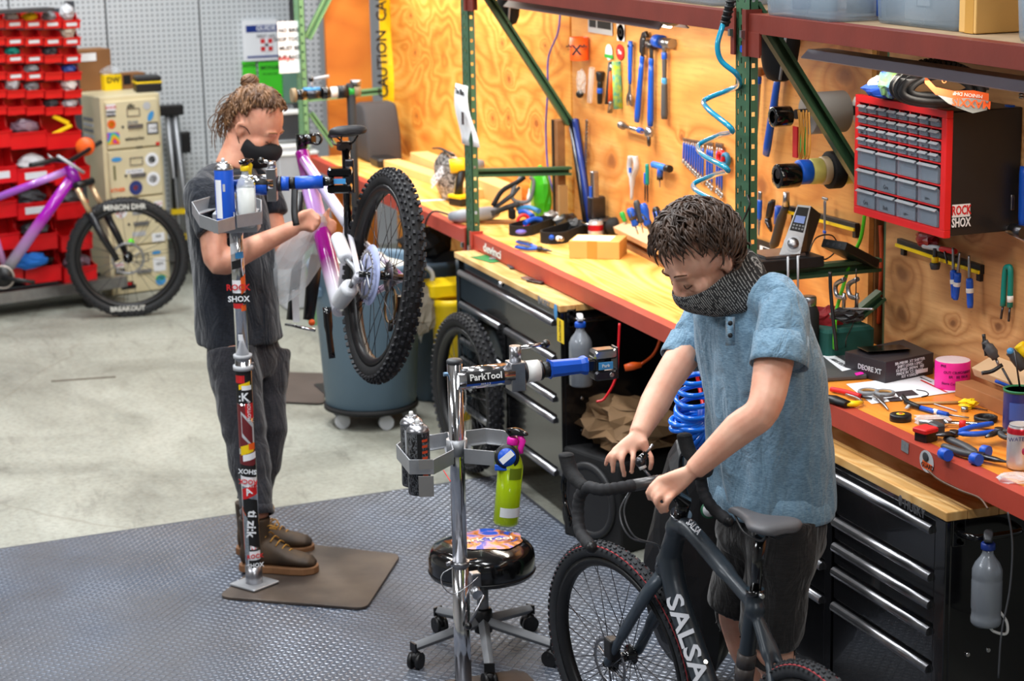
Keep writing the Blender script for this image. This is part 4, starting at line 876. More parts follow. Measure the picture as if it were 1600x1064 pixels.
cw = MB(); cw.lathe([(.01, -.01), (.06, -.006), (.06, .006), (.01, .01)], Pf(8, 430, .06), HN, 24); cw.build('chainring', blackp, fb_); MB().torus(Pf(8, 430, .06), HN, .066, .006, 30, 6).build('chain', mat('chain_pale', (190, 180, 172), .4, .5), fb_); MB().tube([Pf(8, 430, .08), Pf(60, 436, .1)], .013, 8).build('crank_arm', blackp, fb_)
MB().sph(Pf(205, 378, 0), .02).build('axle_cap', bgreen, fb_)
# ================================================= bike D: black wheel leaning by the tool chest
lw = thing('mountain_bike', 'black knobbly mountain bike front wheel leaning before the far tool chest', 'bicycle', oz(735, 742, 0), 0, world=True)
wcD = oz(728, 612, .36); wcD = od(729, 613, (oz(735, 742, 0)-CAM).dot(RZ)*.995); axd = (HN*.72-HR*.55).normalized()
axd = (HN*.40+HR*.90).normalized()
wheel(lw, wcD, axd, .345, .062, rubber, blackp, 28, 64, .09, .005, None, dsteel, side=-1, knob_m=mat('knob_rubber', (36, 36, 40)))
# ================================================= tool chests
chest_wood = plywood('chest_top_wood', [(206, 160, 96), (220, 178, 116), (230, 190, 130), (186, 136, 74), (120, 80, 40)], 'xy', 1.5, (9, 0, 0), knots=False, rough=.4)
chest_black = mat('black_enamel', (15, 15, 17), .2, 0, .1, 4, coat=.3)
def chest(x0, x1, y0, ztop, zbot, split, rows, lrows, lb, fullrows=1):
    t = thing('tool_chest', lb, 'tool chest', ((x0+x1)/2, y0, 0), 0, world=True)
    D = .44; MB().bbox((x0, y0+.018, zbot), (x1, y0+D, ztop-.026)).build('body', chest_black, t, bevel=.004)
    MB().bbox((x0-.004, y0+.0, ztop-.026), (x1+.006, y0+.065, ztop)).build('top_plank', chest_wood, t, bevel=.003); 
    for k in range(4): MB().bbox((x0-.004, y0+.066+k*.095, ztop-.026), (x1+.006, y0+.159+k*.095, ztop-.0005)).build('top_plank', chest_wood, t, bevel=.002)
    em = .045
    for k, xx in enumerate((x0+em, x1-.055)): MB().bbox((x0 if k == 0 else xx, y0+.004, zbot), (xx if k == 0 else x1, y0+.02, ztop-.028)).build('corner_post', chest_black, t, bevel=.003)
    def drawer(a, b, zt, zb_):
        d = MB().bbox((a+.004, y0+.008, zb_+.004), (b-.004, y0+.024, zt-.006)).build('drawer', chest_black, t, bevel=.003)
        h = MB(); pr = [(0, -.011), (-.014, -.012), (-.017, -.004), (-.014, .007), (-.006, .012), (0, .012)]
        for xx in (0,): h.loft([[V3((x, y0+.008+p, zt-.017+q)) for p, q in pr] for x in (a+.012, b-.012)], True, True)
        h.v = [d.parent.matrix_basis.inverted() @ v for v in h.v]; h.build('handle', steel, d)
    zt = ztop-.03
    zs = rows
    for i in range(len(zs)-1):
        if i < fullrows: drawer(x0+em, x1-.055, zs[i], zs[i+1])
        else: drawer(split+.022, x1-.055, zs[i], zs[i+1])
    for i in range(len(lrows)-1): drawer(x0+em, split-.022, lrows[i], lrows[i+1])
    MB().bbox((split-.02, y0+.004, zbot), (split+.02, y0+.02, rows[fullrows])).build('centre_post', chest_black, t)
    for xx in (x0+.08, x1-.08):
        for yy in (y0+.07, y0+D-.07):
            c = MB(); c.cyl((xx, yy-.02, .055), (xx, yy+.02, .055), .055, n=18); c.box((xx, yy, (.1+zbot)/2), (.05, .06, max(.01, zbot-.1))); c.build('caster', rubber, t)
    hm = MB()
    return t
z_ = lambda px, py, y=2.708: oy(px, py, y).z
zz = [z_(868, q)+.012 for q in (505, 560, 623, 656, 737)]
c1 = chest(-8.36, -7.085, 2.708, .915, .233, oy(786, 560, 2.708).x, [zz[0], zz[1], zz[2], zz[3], zz[4], .245], [zz[1], zz[2], zz[3], zz[4], .245], 'black rolling tool chest under the middle bench beside the black wheel')
yy2 = 2.765; xs2 = oy(1293, 815, yy2).x
zq = [oy(a, b, yy2).z+.008 for a, b in ((1461.5, 826), (1458, 900), (1457, 943), (1456.4, 985), (1452, 1042))]
lq = [oy(a, b, yy2).z+.008 for a, b in ((1289, 811), (1289, 884), (1287, 936))]
c2 = chest(-5.62, -4.428, yy2, .86, .13, xs2, zq+[.14], [zq[1]]+lq[1:]+[.14], 'black rolling tool chest at the right with bright drawer edges')
silv = mat('silver_badge', (150, 152, 158), .35, .6); Mx = fr((1, 0, 0), (0, -1, 0))
text('HUSKY', .036, mat('grey_badge', (92, 92, 96), .4, .3), c2, oy(1429, 796, yy2-.001), Mx, squash=.95); text('HUSKY', .034, silv, c1, oy(851, 474, 2.707), Mx)
MB().sph(oy(1407, 782, yy2), .013, sc=(.8, .12, 1.2)).build('badge_emblem', mat('grey_badge', (92, 92, 96)), c2); MB().sph(oy(842, 468, 2.708), .015, sc=(.8, .12, 1.2)).build('badge_emblem', silv, c1)
for c, px, py, y in ((c2, 1295, 721, yy2), (c1, 784, 444, 2.708)): q = oy(px, py, y); MB().cyl(q+V3((0, .006, 0)), q+V3((0, -.012, 0)), .011, n=16).build('lock', chrome, c)
q = oy(868, 487, 2.705); MB().sph(q, .024, sc=(.8, .08, 1.3)).build('sticker', blue2, c1); q = oy(876, 517, 2.703); MB().bbox(q-V3((.035, .001, .045)), q+V3((.035, 0, .045))).build('sticker', yellow, c1)
text('CAUTION', .018, ink, c1, q-V3((0, .003, 0)), fr((0, 0, 1), (0, -1, 0)))
# small screws / rivets on the side faces and tube handles
for c, X_, pts, hp in ((c1, -7.085, [(909, 622), (909, 672), (905, 500)], [(892, 497), (898, 512), (935, 508), (942, 495)]), (c2, -4.428, [(1511, 1022), (1543, 1015), (1501, 820), (1501, 848)], [(1497, 832), (1510, 838), (1540, 840), (1548, 828)])):
    for p_ in pts: q = ox(*p_, X_); MB().cyl(q-V3((.002, 0, 0)), q+V3((.006, 0, 0)), .006, n=8).build('screw', chrome, c)
    a, b = ox(*hp[0], X_), ox(*hp[3], X_); b = a+V3((0, .17, 0)); MB().tube(bez([a, a+V3((.045, .01, 0)), a+V3((.06, .04, 0)), b+V3((.06, -.04, 0)), b+V3((.045, -.01, 0)), b], 5), .0095, 10).build('push_handle', blackg, c)
    for s in (-1, 1): MB().cyl(a+V3((-.001, 0, s*.022)), a+V3((.006, 0, s*.022)), .008, n=10).build('handle_bolt', chrome, c)
    MB().box(a+V3((.002, 0, 0)), (.008, .04, .075)).build('handle_plate', blackg, c, bevel=.003)
# ================================================= bottles and cans
def spray_bottle(name, lb, base, M, h, r, body, liquid=None, head=blackp, trig=None, neck=None, label=None, cat='bottle', hd_dir=0, ribs=False, world=False):
    t = thing(name, lb, cat, base, M)
    pr = [(r*.88, 0), (r, r*.15), (r, h*.55)] if not ribs else [(r*.9, 0), (r, .008), (r, .02), (r*.96, .024), (r*.96, h*.17), (r, h*.19), (r, h*.5), (r*.97, h*.52), (r, h*.54)]
    pr += [(r*.98, h*.62), (r*.80, h*.69), (r*.48, h*.76), (r*.36, h*.80), (r*.36, h*.86)]
    MB().lathe(pr, n=26).build('bottle_body', body, t)
    if liquid: MB().lathe([(r*.82, .004), (r*.93, .012), (r*.93, h*.58), (.001, h*.58)], n=22).build('liquid', liquid, t)
    MB().lathe([(r*.45, h*.84), (r*.47, h*.845), (r*.47, h*.90), (r*.40, h*.915)], n=18).build('collar', neck or head, t)
    R = Matrix.Rotation(hd_dir, 3, 'Z'); m = MB()
    m.loft([[R @ V3((x, y*w_, z)) for y, z in ((-1, z0), (1, z0), (1, z1), (-1, z1))] for x, w_, z0, z1 in ((-r*.7, .008, h*.95, h*.985), (-r*.1, .012, h*.915, h*1.01), (r*.5, .012, h*.95, h*1.015), (r*1.1, .009, h*.96, h*1.0), (r*1.35, .006, h*.968, h*.992))]); m.build('spray_head', head, t, bevel=.003)
    MB().tube([R @ V3((r*.55, 0, h*.96)), R @ V3((r*.95, 0, h*.90)), R @ V3((r*.80, 0, h*.82)), R @ V3((r*.95, 0, h*.77))], [.006, .007, .006, .004], 8, flat=1.6).build('trigger', trig or head, t)
    if label:
        for (z0, z1, a0, a1, m_) in label:
            mb = MB(); k = 10; mb.loft([[R @ V3((cos(a0+(a1-a0)*i/k)*(r*1.006), sin(a0+(a1-a0)*i/k)*(r*1.006), z)) for i in range(k+1)] for z in (z0*h, z1*h)], False, True, closed=False); mb.build('label', m_, t)
    return t
def spray_can(name, lb, base, h, r, body, cap=True, top=steel, label=None, grp=None, tilt=None, nozzle=white):
    t = thing(name, lb, 'can', base, tilt or (0, 0, 0), grp)
    MB().lathe([(r*.96, 0), (r, .004), (r, h*.86), (r*.97, h*.87)], n=26).build('can_body', body, t)
    MB().lathe([(r*1.02, h*.86), (r*1.02, h*.875), (r*.9, h*.91), (r*.62, h*.945), (r*.5, h*.95), (r*.52, h*.965), (r*.46, h*.97), (r*.3, h*.955)], n=26).build('can_dome', top, t)
    MB().lathe([(.006, h*.95), (.007, h*1.0), (.005, h*1.025), (.001, h*1.03)], n=12).build('nozzle', nozzle, t)
    if label:
        for (z0, z1, a0, a1, m_) in label:
            mb = MB(); k = 10; mb.loft([[V3((cos(a0+(a1-a0)*i/k)*(r*1.008), sin(a0+(a1-a0)*i/k)*(r*1.008), z)) for i in range(k+1)] for z in (z0*h, z1*h)], False, True, closed=False); mb.build('label', m_, t)
    return t
CA = math.atan2(-HN.y, -HN.x)      # heading towards the camera
gplast = mat('grey_bottle', (128, 134, 142), .25, .1, .1, 6, coat=.2); lab_g = mat('grey_label', (92, 96, 102), .5)
q = ox(1540, 975, -4.33)
spray_bottle('spray_bottle', 'grey spray bottle with dark blue collar hanging on the right tool chest', q, Matrix.Rotation(0, 3, 'Z'), .245, .040, gplast, None, dgrey, None, dblue, [(.12, .5, CA-.9, CA+.5, lab_g), (.14, .36, CA+.1, CA+.38, paper)], hd_dir=CA+2.9, ribs=True)
MB_ = MB().tube(bez([ox(1545, 975, -4.33), ox(1552, 986, -4.33), ox(1572, 990, -4.35), ox(1573, 972, -4.36), ox(1562, 955, -4.36)], 5), .004, 6).build('white_cord', white); tag(MB_, 'white looped cord under the grey bottle at the right', 'cord')
q = ox(908, 602, -6.99)
spray_bottle('spray_bottle', 'silver spray bottle with blue neck band hanging on the far tool chest', q, Matrix.Rotation(0, 3, 'Z'), .27, .045, gplast, None, lgrey, None, blue, hd_dir=CA+3.2)
# ================================================= speaker, paper bag and black bag under the bench
sn = V3((.30, -.95, 0)).normalized(); sx_ = V3((-sn.y, sn.x, 0)); Q = oz(962, 866, 0)+sx_*.03; Ms_ = Matrix((sx_, -sn, (0, 0, 1))).transposed()
sp = thing('loudspeaker', 'black floor loudspeaker with round cone under the bench', 'speaker', Q, Ms_)
MB().bbox((-.345, 0, .0), (.0, .33, .36)).build('cabinet', black_matte, sp, bevel=.012)
s2 = MB(); s2.torus((-.175, -.004, .18), (0, 1, 0), .135, .016, 40, 8, .8); s2.build('cone_surround', mat('soft_rubber', (40, 40, 42), .45), sp)
MB().lathe([(.125, -.004), (.05, .03), (.045, .02), (.001, .012)], (-.175, -.006, .18), (0, 1, 0), 36).build('cone', mat('cone', (34, 34, 36), .5), sp)
kraft = mat('kraft_paper', (132, 102, 70), .8, 0, .25, 7, .25, 20)
kb = crumple(Q+sx_*-.13-sn*.17+V3((0, 0, .36+.10)), (.44, .32, .20), 3, 26, 16, .42, 2.6, M=Ms_); o = kb.build('paper_bag', kraft); tag(o, 'crumpled brown paper bag lying on the black loudspeaker', 'bag')
bb = thing('backpack', 'black bulging backpack with round green badge under the bench', 'bag', oz(1100, 990, 0), 0, world=True)
c = od(1092, 870, 6.35); crumple(c, (.26, .34, .80), 9, 22, 18, .18, 1.5).build('bag_body', mat('black_nylon', (26, 26, 29), .45, 0, .2, 8, .3, 12), bb)
MB().tube(bez([od(1068, 800, 6.2), od(1055, 870, 6.2), od(1058, 960, 6.2), od(1075, 1005, 6.2)], 5), .012, 8, flat=.5).build('strap', blackp, bb)
q = od(1108, 797, 6.15); MB().lathe([(.001, 0), (.026, 0), (.026, .004), (.001, .004)], q, -RZ, 24).build('badge', mat('badge_green', (30, 90, 60), .4), bb); MB().lathe([(.001, .004), (.020, .004), (.020, .006), (.001, .006)], q, -RZ, 24).build('badge_face', lgrey, bb)
# hoses and cords below the bench
def cord(name, lb, pts, r, m, n=6, cat='cord', loops=8): o = MB().tube(bez(pts, loops), r, n).build(name, m); return tag(o, lb, cat)
cord('air_hose', 'thin red air hose drooping behind the repair clamp', [od(968, 505, 7.3), od(966, 545, 7.3), od(962, 590, 7.3), od(945, 622, 7.3), od(932, 628, 7.3)], .005, mat('red_hose', (196, 20, 30), .3))
ec = thing('extension_cord', 'orange extension cord with plug in the dark under the bench', 'cord', od(990, 573, 7.6), 0, world=True)
MB().tube(bez([od(1030, 480, 7.6), od(1033, 520, 7.6), od(1022, 552, 7.6), od(998, 572, 7.6)], 6), .006, 6).build('cable', orange, ec); MB().tube([od(1002, 570, 7.6), od(988, 572, 7.6), od(976, 575, 7.6)], [.010, .016, .013], 8).build('plug', orange, ec)
cord('mains_cord', 'dark cord hanging down beside the grey bottle at the right', [od(1575, 800, 4.75), od(1582, 850, 4.75), od(1578, 920, 4.75), od(1565, 990, 4.75), od(1560, 1060, 4.75)], .0022, dgrey, 5)
cord('lamp_cord', 'brown cord drooping below the cartoon sticker on the red beam', [oy(1450, 735, YF-.02), oy(1468, 750, YF-.02), oy(1500, 766, YF-.02), oy(1530, 778, YF-.03), oy(1544, 795, YF-.04)], .0028, mat('brown_cord', (84, 58, 42), .5), 6)
# speaker flex
cord('speaker_cable', 'thin black cable running over the mat by the loudspeaker', [oz(905, 800, .05), oz(912, 830, .01), oz(930, 855, .006), oz(945, 862, .006), oz(962, 858, .01)], .003, blackp, 5)
# objects on top of the far chest
o = MB().box(oz(766, 404, .917), (.17, .10, .002), Matrix.Rotation(.2, 3, 'Z')).build('gift_card', mat('pcb_green', (30, 120, 60), .5)); tag(o, 'green card lying on the far tool chest top', 'card')
for k, (px, py) in enumerate(((772, 402), (800, 416), (826, 436), (838, 440))):
    o = MB().box(oz(px, py, .921), (.09, .03, .008), Matrix.Rotation(-.5+k*.3, 3, 'Z')).build('scraper_blade' if k else 'steel_bracket', [steel, dgrey, steel, dsteel][k], bevel=.002); tag(o, ['small steel bracket on the green card', 'dark flat blade half under the bench edge', 'silver scraper on the pale chest top', 'dark scraper beside the silver one on the chest top'][k], 'tool')
# ================================================= repair stand at the right (foreground)
SR = V3((-5.51, 1.776, 0)); PSR = lambda px, py: ox(px, py, SR.x)
zl = lambda py: ox(716, py, SR.x).z
rs = thing('repair_stand', 'chrome workshop repair stand with blue clamp in the foreground', 'repair stand', SR, 0, world=True)
zt_ = PSR(711, 563).z; zc = PSR(718, 882).z
MB().cyl(SR+V3((0, 0, .02)), SR+V3((0, 0, zc)), .0255, n=32).build('lower_post', chrome, rs); MB().cyl(SR+V3((0, 0, zc)), SR+V3((0, 0, zt_)), .0225, n=32).build('upper_post', chrome, rs)
MB().lathe([(.001, .004), (.020, .004), (.0235, 0), (.0235, -.008)], SR+V3((0, 0, zt_)), n=28).build('post_cap', dgrey, rs)
MB().rbox(SR+V3((0, 0, .012)), (.6, .6, .02), .05).build('base_plate', dsteel, rs)
az = PSR(716, 592).z; ayd = lambda px, py: PSR(px, py).y
A0 = SR+V3((0, 0, az)); Yp = V3((0, 1, 0))
def seg(x0, x1, r0, r1, nm, m, n=28, oz_=0): a = V3((SR.x, ayd(x0, 588), az+oz_)); b = V3((SR.x, ayd(x1, 575), az+oz_)); return MB().cyl(a, b, r0, r1, n).build(nm, m, rs)
seg(712, 800, .033, .033, 'arm_tube', chrome)
yl0, yl1 = ayd(724, 588), ayd(783, 580); nl = V3((.85, -.15, .45))
lb_ = MB(); an = -.1
ring_ = lambda y, a: V3((SR.x+.0336*cos(a), y, az+.0336*sin(a)))
for nm, a0, a1, m in (('badge_plate', -.35, .75, ink), ('badge_strip', -.62, -.36, blue)):
    q = MB(); q.loft([[ring_(y, a0+(a1-a0)*k/6) for k in range(7)] for y in (yl0, yl1)], False, True, closed=False); q.build(nm, m, rs)
M_t = Matrix(((0, 1, 0), (-sin(.2), 0, cos(.2)), (cos(.2), 0, sin(.2)))).transposed()
text('ParkTool', .027, white, rs, V3((SR.x+.0348*cos(.2), (yl0+yl1)/2, az+.0348*sin(.2))), M_t, squash=1.0)
M_t2 = Matrix(((0, 1, 0), (sin(.5), 0, cos(.5)), (cos(.5), 0, -sin(.5)))).transposed(); text('PRS-3.2', .010, white, rs, V3((SR.x+.0345*cos(.5), (yl0+yl1)/2, az-.0345*sin(.5))), M_t2)
yb0, yb1 = ayd(794, 585), ayd(817, 585)
MB().bbox((SR.x-.028, yb0, az-.05), (SR.x+.03, yb1, az+.036)).build('pivot_block', steel, rs, bevel=.003)
MB().cyl((SR.x, (yb0+yb1)/2, az+.036), (SR.x, (yb0+yb1)/2, az+.082), .0175, n=20).build('pivot_post', steel, rs)
pl_ = V3((SR.x, (yb0+yb1)/2, az+.074)); e_ = PSR(853, 537)
MB().cyl(pl_, e_, .0055, n=10).build('lever', chrome, rs); MB().sph(e_, .0125).build('lever_ball', blackg, rs)
seg(817, 820, .034, .034, 'collar_ring', dsteel); seg(820, 841, .0325, .0325, 'tape_collar', white); seg(841, 846, .030, .030, 'collar_ring', dsteel); seg(845, 862, .024, .024, 'thread_nut', blackp, 12)
g = MB(); 
for x, w_, h_ in ((858, .028, .032), (864, .022, .026), (905, .022, .024), (914, .027, .028), (915, .027, .028)):
    pass
pts = [[V3((SR.x+a_*w_, ayd(x, 572), az+.001+b_*h_)) for a_, b_ in ((1, .5), (.6, 1), (-.6, 1), (-1, .5), (-1, -.5), (-.6, -1), (.6, -1), (1, -.5))] for x, w_, h_ in ((857, .026, .030), (861, .024, .024), (905, .023, .022), (911, .026, .027), (916, .026, .027))]
g.loft(pts, True, False); g.build('clamp_grip', blue, rs, bevel=.003)
jy = ayd(916, 570); jz = az
j = MB(); j.bbox((SR.x-.016, jy, jz-.018), (SR.x+.016, jy+.03, jz+.018)); j.bbox((SR.x-.02, jy+.024, jz-.042), (SR.x+.02, jy+.052, jz+.042)); j.build('jaw_body', blackg, rs, bevel=.004)
for s in (1, -1):
    j = MB(); j.rbox((SR.x, jy+.055, jz+s*.032), (.05, .075, .03), .01, axis=0); j.build('jaw', chrome if s > 0 else dsteel, rs)
MB().bbox((SR.x+.024, jy+.03, jz-.012), (SR.x+.028, jy+.075, jz+.010)).build('badge_plate', blue2, rs); MB().bbox((SR.x-.022, jy+.09, jz-.045), (SR.x+.022, jy+.095, jz+.05)).build('jaw_plate', dsteel, rs); MB().cyl((SR.x+.024, jy+.07, jz-.030), (SR.x+.031, jy+.07, jz-.030), .007, n=12).build('pivot_bolt', chrome, rs)
text('Park', .014, white, rs, V3((SR.x+.0288, jy+.052, jz-.001)), fr((0, 1, 0), (1, 0, 0)))
j = PSR(693, 585); MB().cyl(V3((SR.x, j.y, j.z)), SR+V3((0, 0, j.z)), .006, n=10).build('bolt', mat('zinc_blue', (110, 140, 170), .4, .6), rs)
# collar, pin and quick clamp at mid height
MB().cyl(SR+V3((0, 0, zc-.004)), SR+V3((0, 0, zc+.012)), .0285, n=28).build('collar_ring', steel, rs)
MB().cyl(PSR(700, 881), PSR(745, 874), .0045, n=10).build('locking_pin', chrome, rs); MB().cyl(PSR(696, 880)-V3((-.01, 0, 0)), PSR(706, 877)+V3((.01, 0, 0)), .0065, n=10).build('locking_pin', steel, rs)
mb = MB().tube(bez([PSR(704, 881)+V3((.03, 0, 0)), PSR(685, 892)+V3((.035, 0, 0)), PSR(684, 908)+V3((.05, 0, 0)), PSR(700, 920)+V3((.05, 0, 0)), PSR(722, 908)+V3((.05, 0, 0)), PSR(742, 897)+V3((.03, 0, 0))], 6), .0016, 6); mb.build('wire_loop', steel, rs)
MB().box(PSR(742, 905)+V3((.0, 0, 0)), (.035, .03, .045)).build('clamp_block', steel, rs, bevel=.004); MB().cyl(PSR(742, 918)+V3((-.02, .0, 0)), PSR(744, 922)+V3((.045, -.01, 0)), .016, n=18).build('cam', steel, rs)
a = PSR(748, 922)+V3((.05, 0, 0)); b = PSR(722, 968)+V3((.06, 0, 0)); MB().cyl(a, b, .0045, n=10).build('lever', steel, rs); MB().sph(b, .0115).build('lever_ball', blackg, rs)
# tray
ZT = .895; TR = lambda px, py, z=ZT: oz(px, py, z)
def wallstrip(mb, pts, h, th=.004, closed=False):
    n = len(pts)
    for i in range(n if closed else n-1):
        a, b = pts[i], pts[(i+1) % n]; d = b-a; L = d.length; d.normalize(); M = Matrix((d, V3((0, 0, 1)).cross(d), (0, 0, 1))).transposed(); mb.box((a+b)/2-V3((0, 0, h/2)), (L+th*.8, th, h), M)
def tray(root, left, right, h, floorL=True):
    m = MB(); wallstrip(m, left, h, closed=True); wallstrip(m, right, h, closed=True)
    for P_ in (left, right):
        c = sum(P_, V3())/len(P_); n = len(P_); sh = [c+(p-c)*.98-V3((0, 0, h)) for p in P_]
        inn = [c+(p-c)*.80-V3((0, 0, h)) for p in P_]
        for i in range(n): m.loft([[sh[i], sh[(i+1) % n], inn[(i+1) % n], inn[i]], [q+V3((0, 0, .004)) for q in (sh[i], sh[(i+1) % n], inn[(i+1) % n], inn[i])]], True, False)
    return m.build('tool_tray', alu, root, bevel=.0012)
Lh = [TR(620, 694), TR(640, 718), TR(677, 718), TR(708, 702), TR(700, 675), TR(676, 679), TR(640, 680)]
Rh = [TR(726, 701), TR(772, 705), TR(806, 697), TR(812, 683), TR(785, 672), TR(758, 669), TR(727, 673)]
tray(rs, Lh, Rh, .044)
MB().cyl(SR+V3((0, 0, ZT-.046)), SR+V3((0, 0, ZT+.002)), .031, n=28).build('tray_collar', alu, rs); q = PSR(724, 716)+V3((.03, 0, 0)); MB().cyl(q, q+V3((.008, -.003, 0)), .006, n=10).build('bolt', dsteel, rs)
mb = MB(); mb.box(TR(665, 724)+V3((.003, 0, -.002)), (.003, .040, .028), fr((HN.x, HN.y, 0), (0, 0, 1))); mb.build('magnet_plate', mat('magnet_grey', (140, 138, 136), .5, .3), rs)
mb = MB(); mb.box(od(666, 760, (TR(665, 724)-CAM).dot(RZ)-.01), (.003, .043, .060), fr((HN.x, HN.y, 0), (0, 0, 1))); mb.build('magnet_plate', mat('magnet_grey', (140, 138, 136)), rs)
dk = NB('black_can_print', .3, .2); f1 = dk.noise(dk.mapv((90, 90, 60)), 1.2, 6); dk.col(dk.ramp(f1, [(.44, (20, 20, 22)), (.5, (110, 112, 116)), (.56, (28, 28, 30))]))
dL = (TR(656, 705)-CAM).dot(RZ); oc = mat('orange_stripes', (214, 74, 38), .4)
spray_can('spray_can', 'black and grey aerosol can at the front of the right stand tray', od(656, 770, dL), .215, .033, dk.m, label=[(.0, .86, CA-.05, CA+.35, ink)]+[(.1+.08*k, .135+.08*k, CA+.38, CA+.95, oc) for k in range(9)])
spray_can('spray_can', 'aerosol can with silver dome behind the front can in the right tray', od(646, 757, dL+.055), .215, .033, dk.m, label=[(.3, .8, CA-.6, CA-.3, lgrey)])
lq_ = mat('green_liquid', (190, 222, 10), .15, 0, .05, 20, trans=.25, emis=0)
Mt = Matrix.Rotation(.11, 3, RZ) 
d2 = (TR(795, 700)-CAM).dot(RZ)
gb = mat('green_clear_bottle', (206, 230, 30), .1, 0, .03, alpha=.55)
spray_bottle('cleaner_bottle', 'fluorescent yellow-green cleaner bottle with pink trigger in the right stand tray', od(790, 818, d2), Mt, .285, .037, gb, lq_, blackg, magenta, magenta, [(.10, .2, CA-1.1, CA+1.0, paper), (.5, .62, CA-.6, CA+.5, mat('olive_print2', (110, 130, 10)))], hd_dir=CA+.9)
tm_ = thing('tape_measure', 'blue and black round tape measure hung on the tray by the green bottle', 'tape measure', od(792, 714, d2-.06), fr(RX, -RZ)); MB().lathe([(.001, -.012), (.034, -.012), (.036, -.008), (.036, .008), (.034, .012), (.001, .012)], n=30).build('case', blackp, tm_)
MB().lathe([(.026, .0125), (.026, .014), (.001, .014)], n=28).build('face', blue, tm_); MB().box((-.01, -.03, 0), (.05, .018, .024)).build('foot', blue, tm_, bevel=.003); MB().box((0, 0, .0155), (.044, .018, .002), Matrix.Rotation(.7, 3, 'Z')).build('label', paper, tm_)
cord('red_strap', 'thin red cord hanging under the right tray', [TR(693, 735), TR(700, 746), TR(704, 752)], .0015, redink, 5)
# ================================================= stool
SC = V3((-6.05, 2.025, 0)); stl = thing('work_stool', 'round black stool with printed seat on five casters', 'stool', SC, 0, world=True)
seat_m = mat('stool_vinyl', (14, 14, 15), .13, 0, .1, 6, coat=.5)
MB().lathe([(.155, .27), (.172, .275), (.176, .30), (.176, .335), (.172, .352), (.162, .364), (.13, .374), (.07, .382), (.0005, .385)], SC, n=48).build('seat', seat_m, stl); MB().torus(SC+V3((0, 0, .287)), (0, 0, 1), .175, .003, 48, 6).build('seat_piping', blackp, stl)
pr = NB('seat_print', .15); pr.b.inputs['Coat Weight'].default_value = .5; f1 = pr.noise(pr.mapv(), 13, 3, 1); pr.col(pr.ramp(f1, [(.40, (28, 84, 196)), (.47, (190, 150, 190)), (.54, (226, 138, 60)), (.62, (120, 70, 46)), (.7, (30, 80, 190))]))
q = MB(); cc = SC+V3((-.02, .03, 0)); hh = lambda r: .385-.42*r*r
q.loft([[cc+V3((cos(a)*r*(1+.08*sin(5*a)), sin(a)*r*(1+.06*cos(7*a)), hh(sqrt(((cc-SC).x+cos(a)*r)**2+((cc-SC).y+sin(a)*r)**2))+.0005)) for a in [2*pi*k/40 for k in range(40)]] for r in (.115, .08, .04, .001)], False, True); q.build('seat_print', pr.m, stl)
text('Park Tool', .045, mat('cream_print', (236, 214, 190), .3), stl, SC+V3((.0, .015, .3872)), fr((.15, 1, 0), (0, 0, 1)) @ Matrix.Rotation(-.05, 3, 'Z'))
MB().cyl(SC+V3((0, 0, .1)), SC+V3((0, 0, .27)), .019, n=20).build('column', grey, stl); MB().lathe([(.030, .07), (.032, .12), (.030, .145), (.024, .152)], SC, n=24).build('hub', blackp, stl)
for px, py in ((650, 1032), (862, 1028), (827, 973), (687, 976), (765, 1064)):
    cpt = oz(px, py, .03); dd_ = (cpt-SC); dd_.z = 0; L = dd_.length; dd_.normalize(); e = SC+dd_*L*1.02
    leg = MB(); leg.tube([SC+dd_*.02+V3((0, 0, .105)), e+V3((0, 0, .078))], [.019, .016], 4, flat=1.1); lg = leg.build('leg', grey, stl, bevel=.002); 
    MB().box(e+dd_*.003+V3((0, 0, .078)), (.006, .034, .03), fr(dd_, (0, 0, 1))).build('end_cap', blackp, stl)
    cst = MB(); sd_ = V3((0, 0, 1)).cross(dd_+V3((.5, .3, 0))).normalized(); cst.cyl(cpt+sd_*.02+V3((0, 0, 0)), cpt+sd_*.007, .028, n=18); cst.cyl(cpt-sd_*.02, cpt-sd_*.007, .028, n=18); cst.tube([cpt, cpt+V3((0, 0, .05))], .008, 8); cst.sph(cpt+V3((0, 0, .012)), .022); cst.build('caster', blackp, stl)
# ================================================= repair stand at the left
SL = V3((-6.956, 1.454, 0)); HL = plane(SL, HN)
ls = thing('repair_stand', 'sticker-covered repair stand in front of the man with the hair bun', 'repair stand', SL, 0, world=True)
zA = HL(382, 556).z; 
MB().cyl(SL+V3((0, 0, .01)), SL+V3((0, 0, zA)), .0285, n=28).build('lower_post', chrome, ls); MB().cyl(SL+V3((0, 0, zA)), SL+V3((0, 0, HL(366, 285).z)), .0235, n=28).build('upper_post', chrome, ls)
MB().cyl(SL+V3((0, 0, zA-.006)), SL+V3((0, 0, zA+.006)), .033, n=28).build('collar_ring', lgrey, ls)
MB().cyl(HL(368, 572)-HN*.0, HL(397, 568), .006, n=8).build('locking_pin', steel, ls); MB().cyl(SL+V3((0, 0, HL(380, 577).z)), SL+V3((0, 0, HL(380, 570).z)), .036, n=24).build('collar_ring', lgrey, ls)
MB().rbox(SL+V3((0, 0, .022)), (.13, .13, .008), .006, Matrix.Rotation(.55, 3, 'Z')).build('foot_plate', alu, ls); MB().cyl(SL+V3((0, 0, .012)), SL+V3((0, 0, .09)), .031, n=24).build('foot_tube', steel, ls)
def wrap_(py0, py1, a0, a1, m, r=.0292, sl=0, nm='sticker'):
    z0, z1 = HL(385, py1).z, HL(385, py0).z; q = MB(); k = 8
    q.loft([[SL+V3((cos(CA+a0+(a1-a0)*i/k)*r, sin(CA+a0+(a1-a0)*i/k)*r, z+sl*(i/k-.5))) for i in range(k+1)] for z in (z0, z1)], False, True, closed=False); return q.build(nm, m, ls)
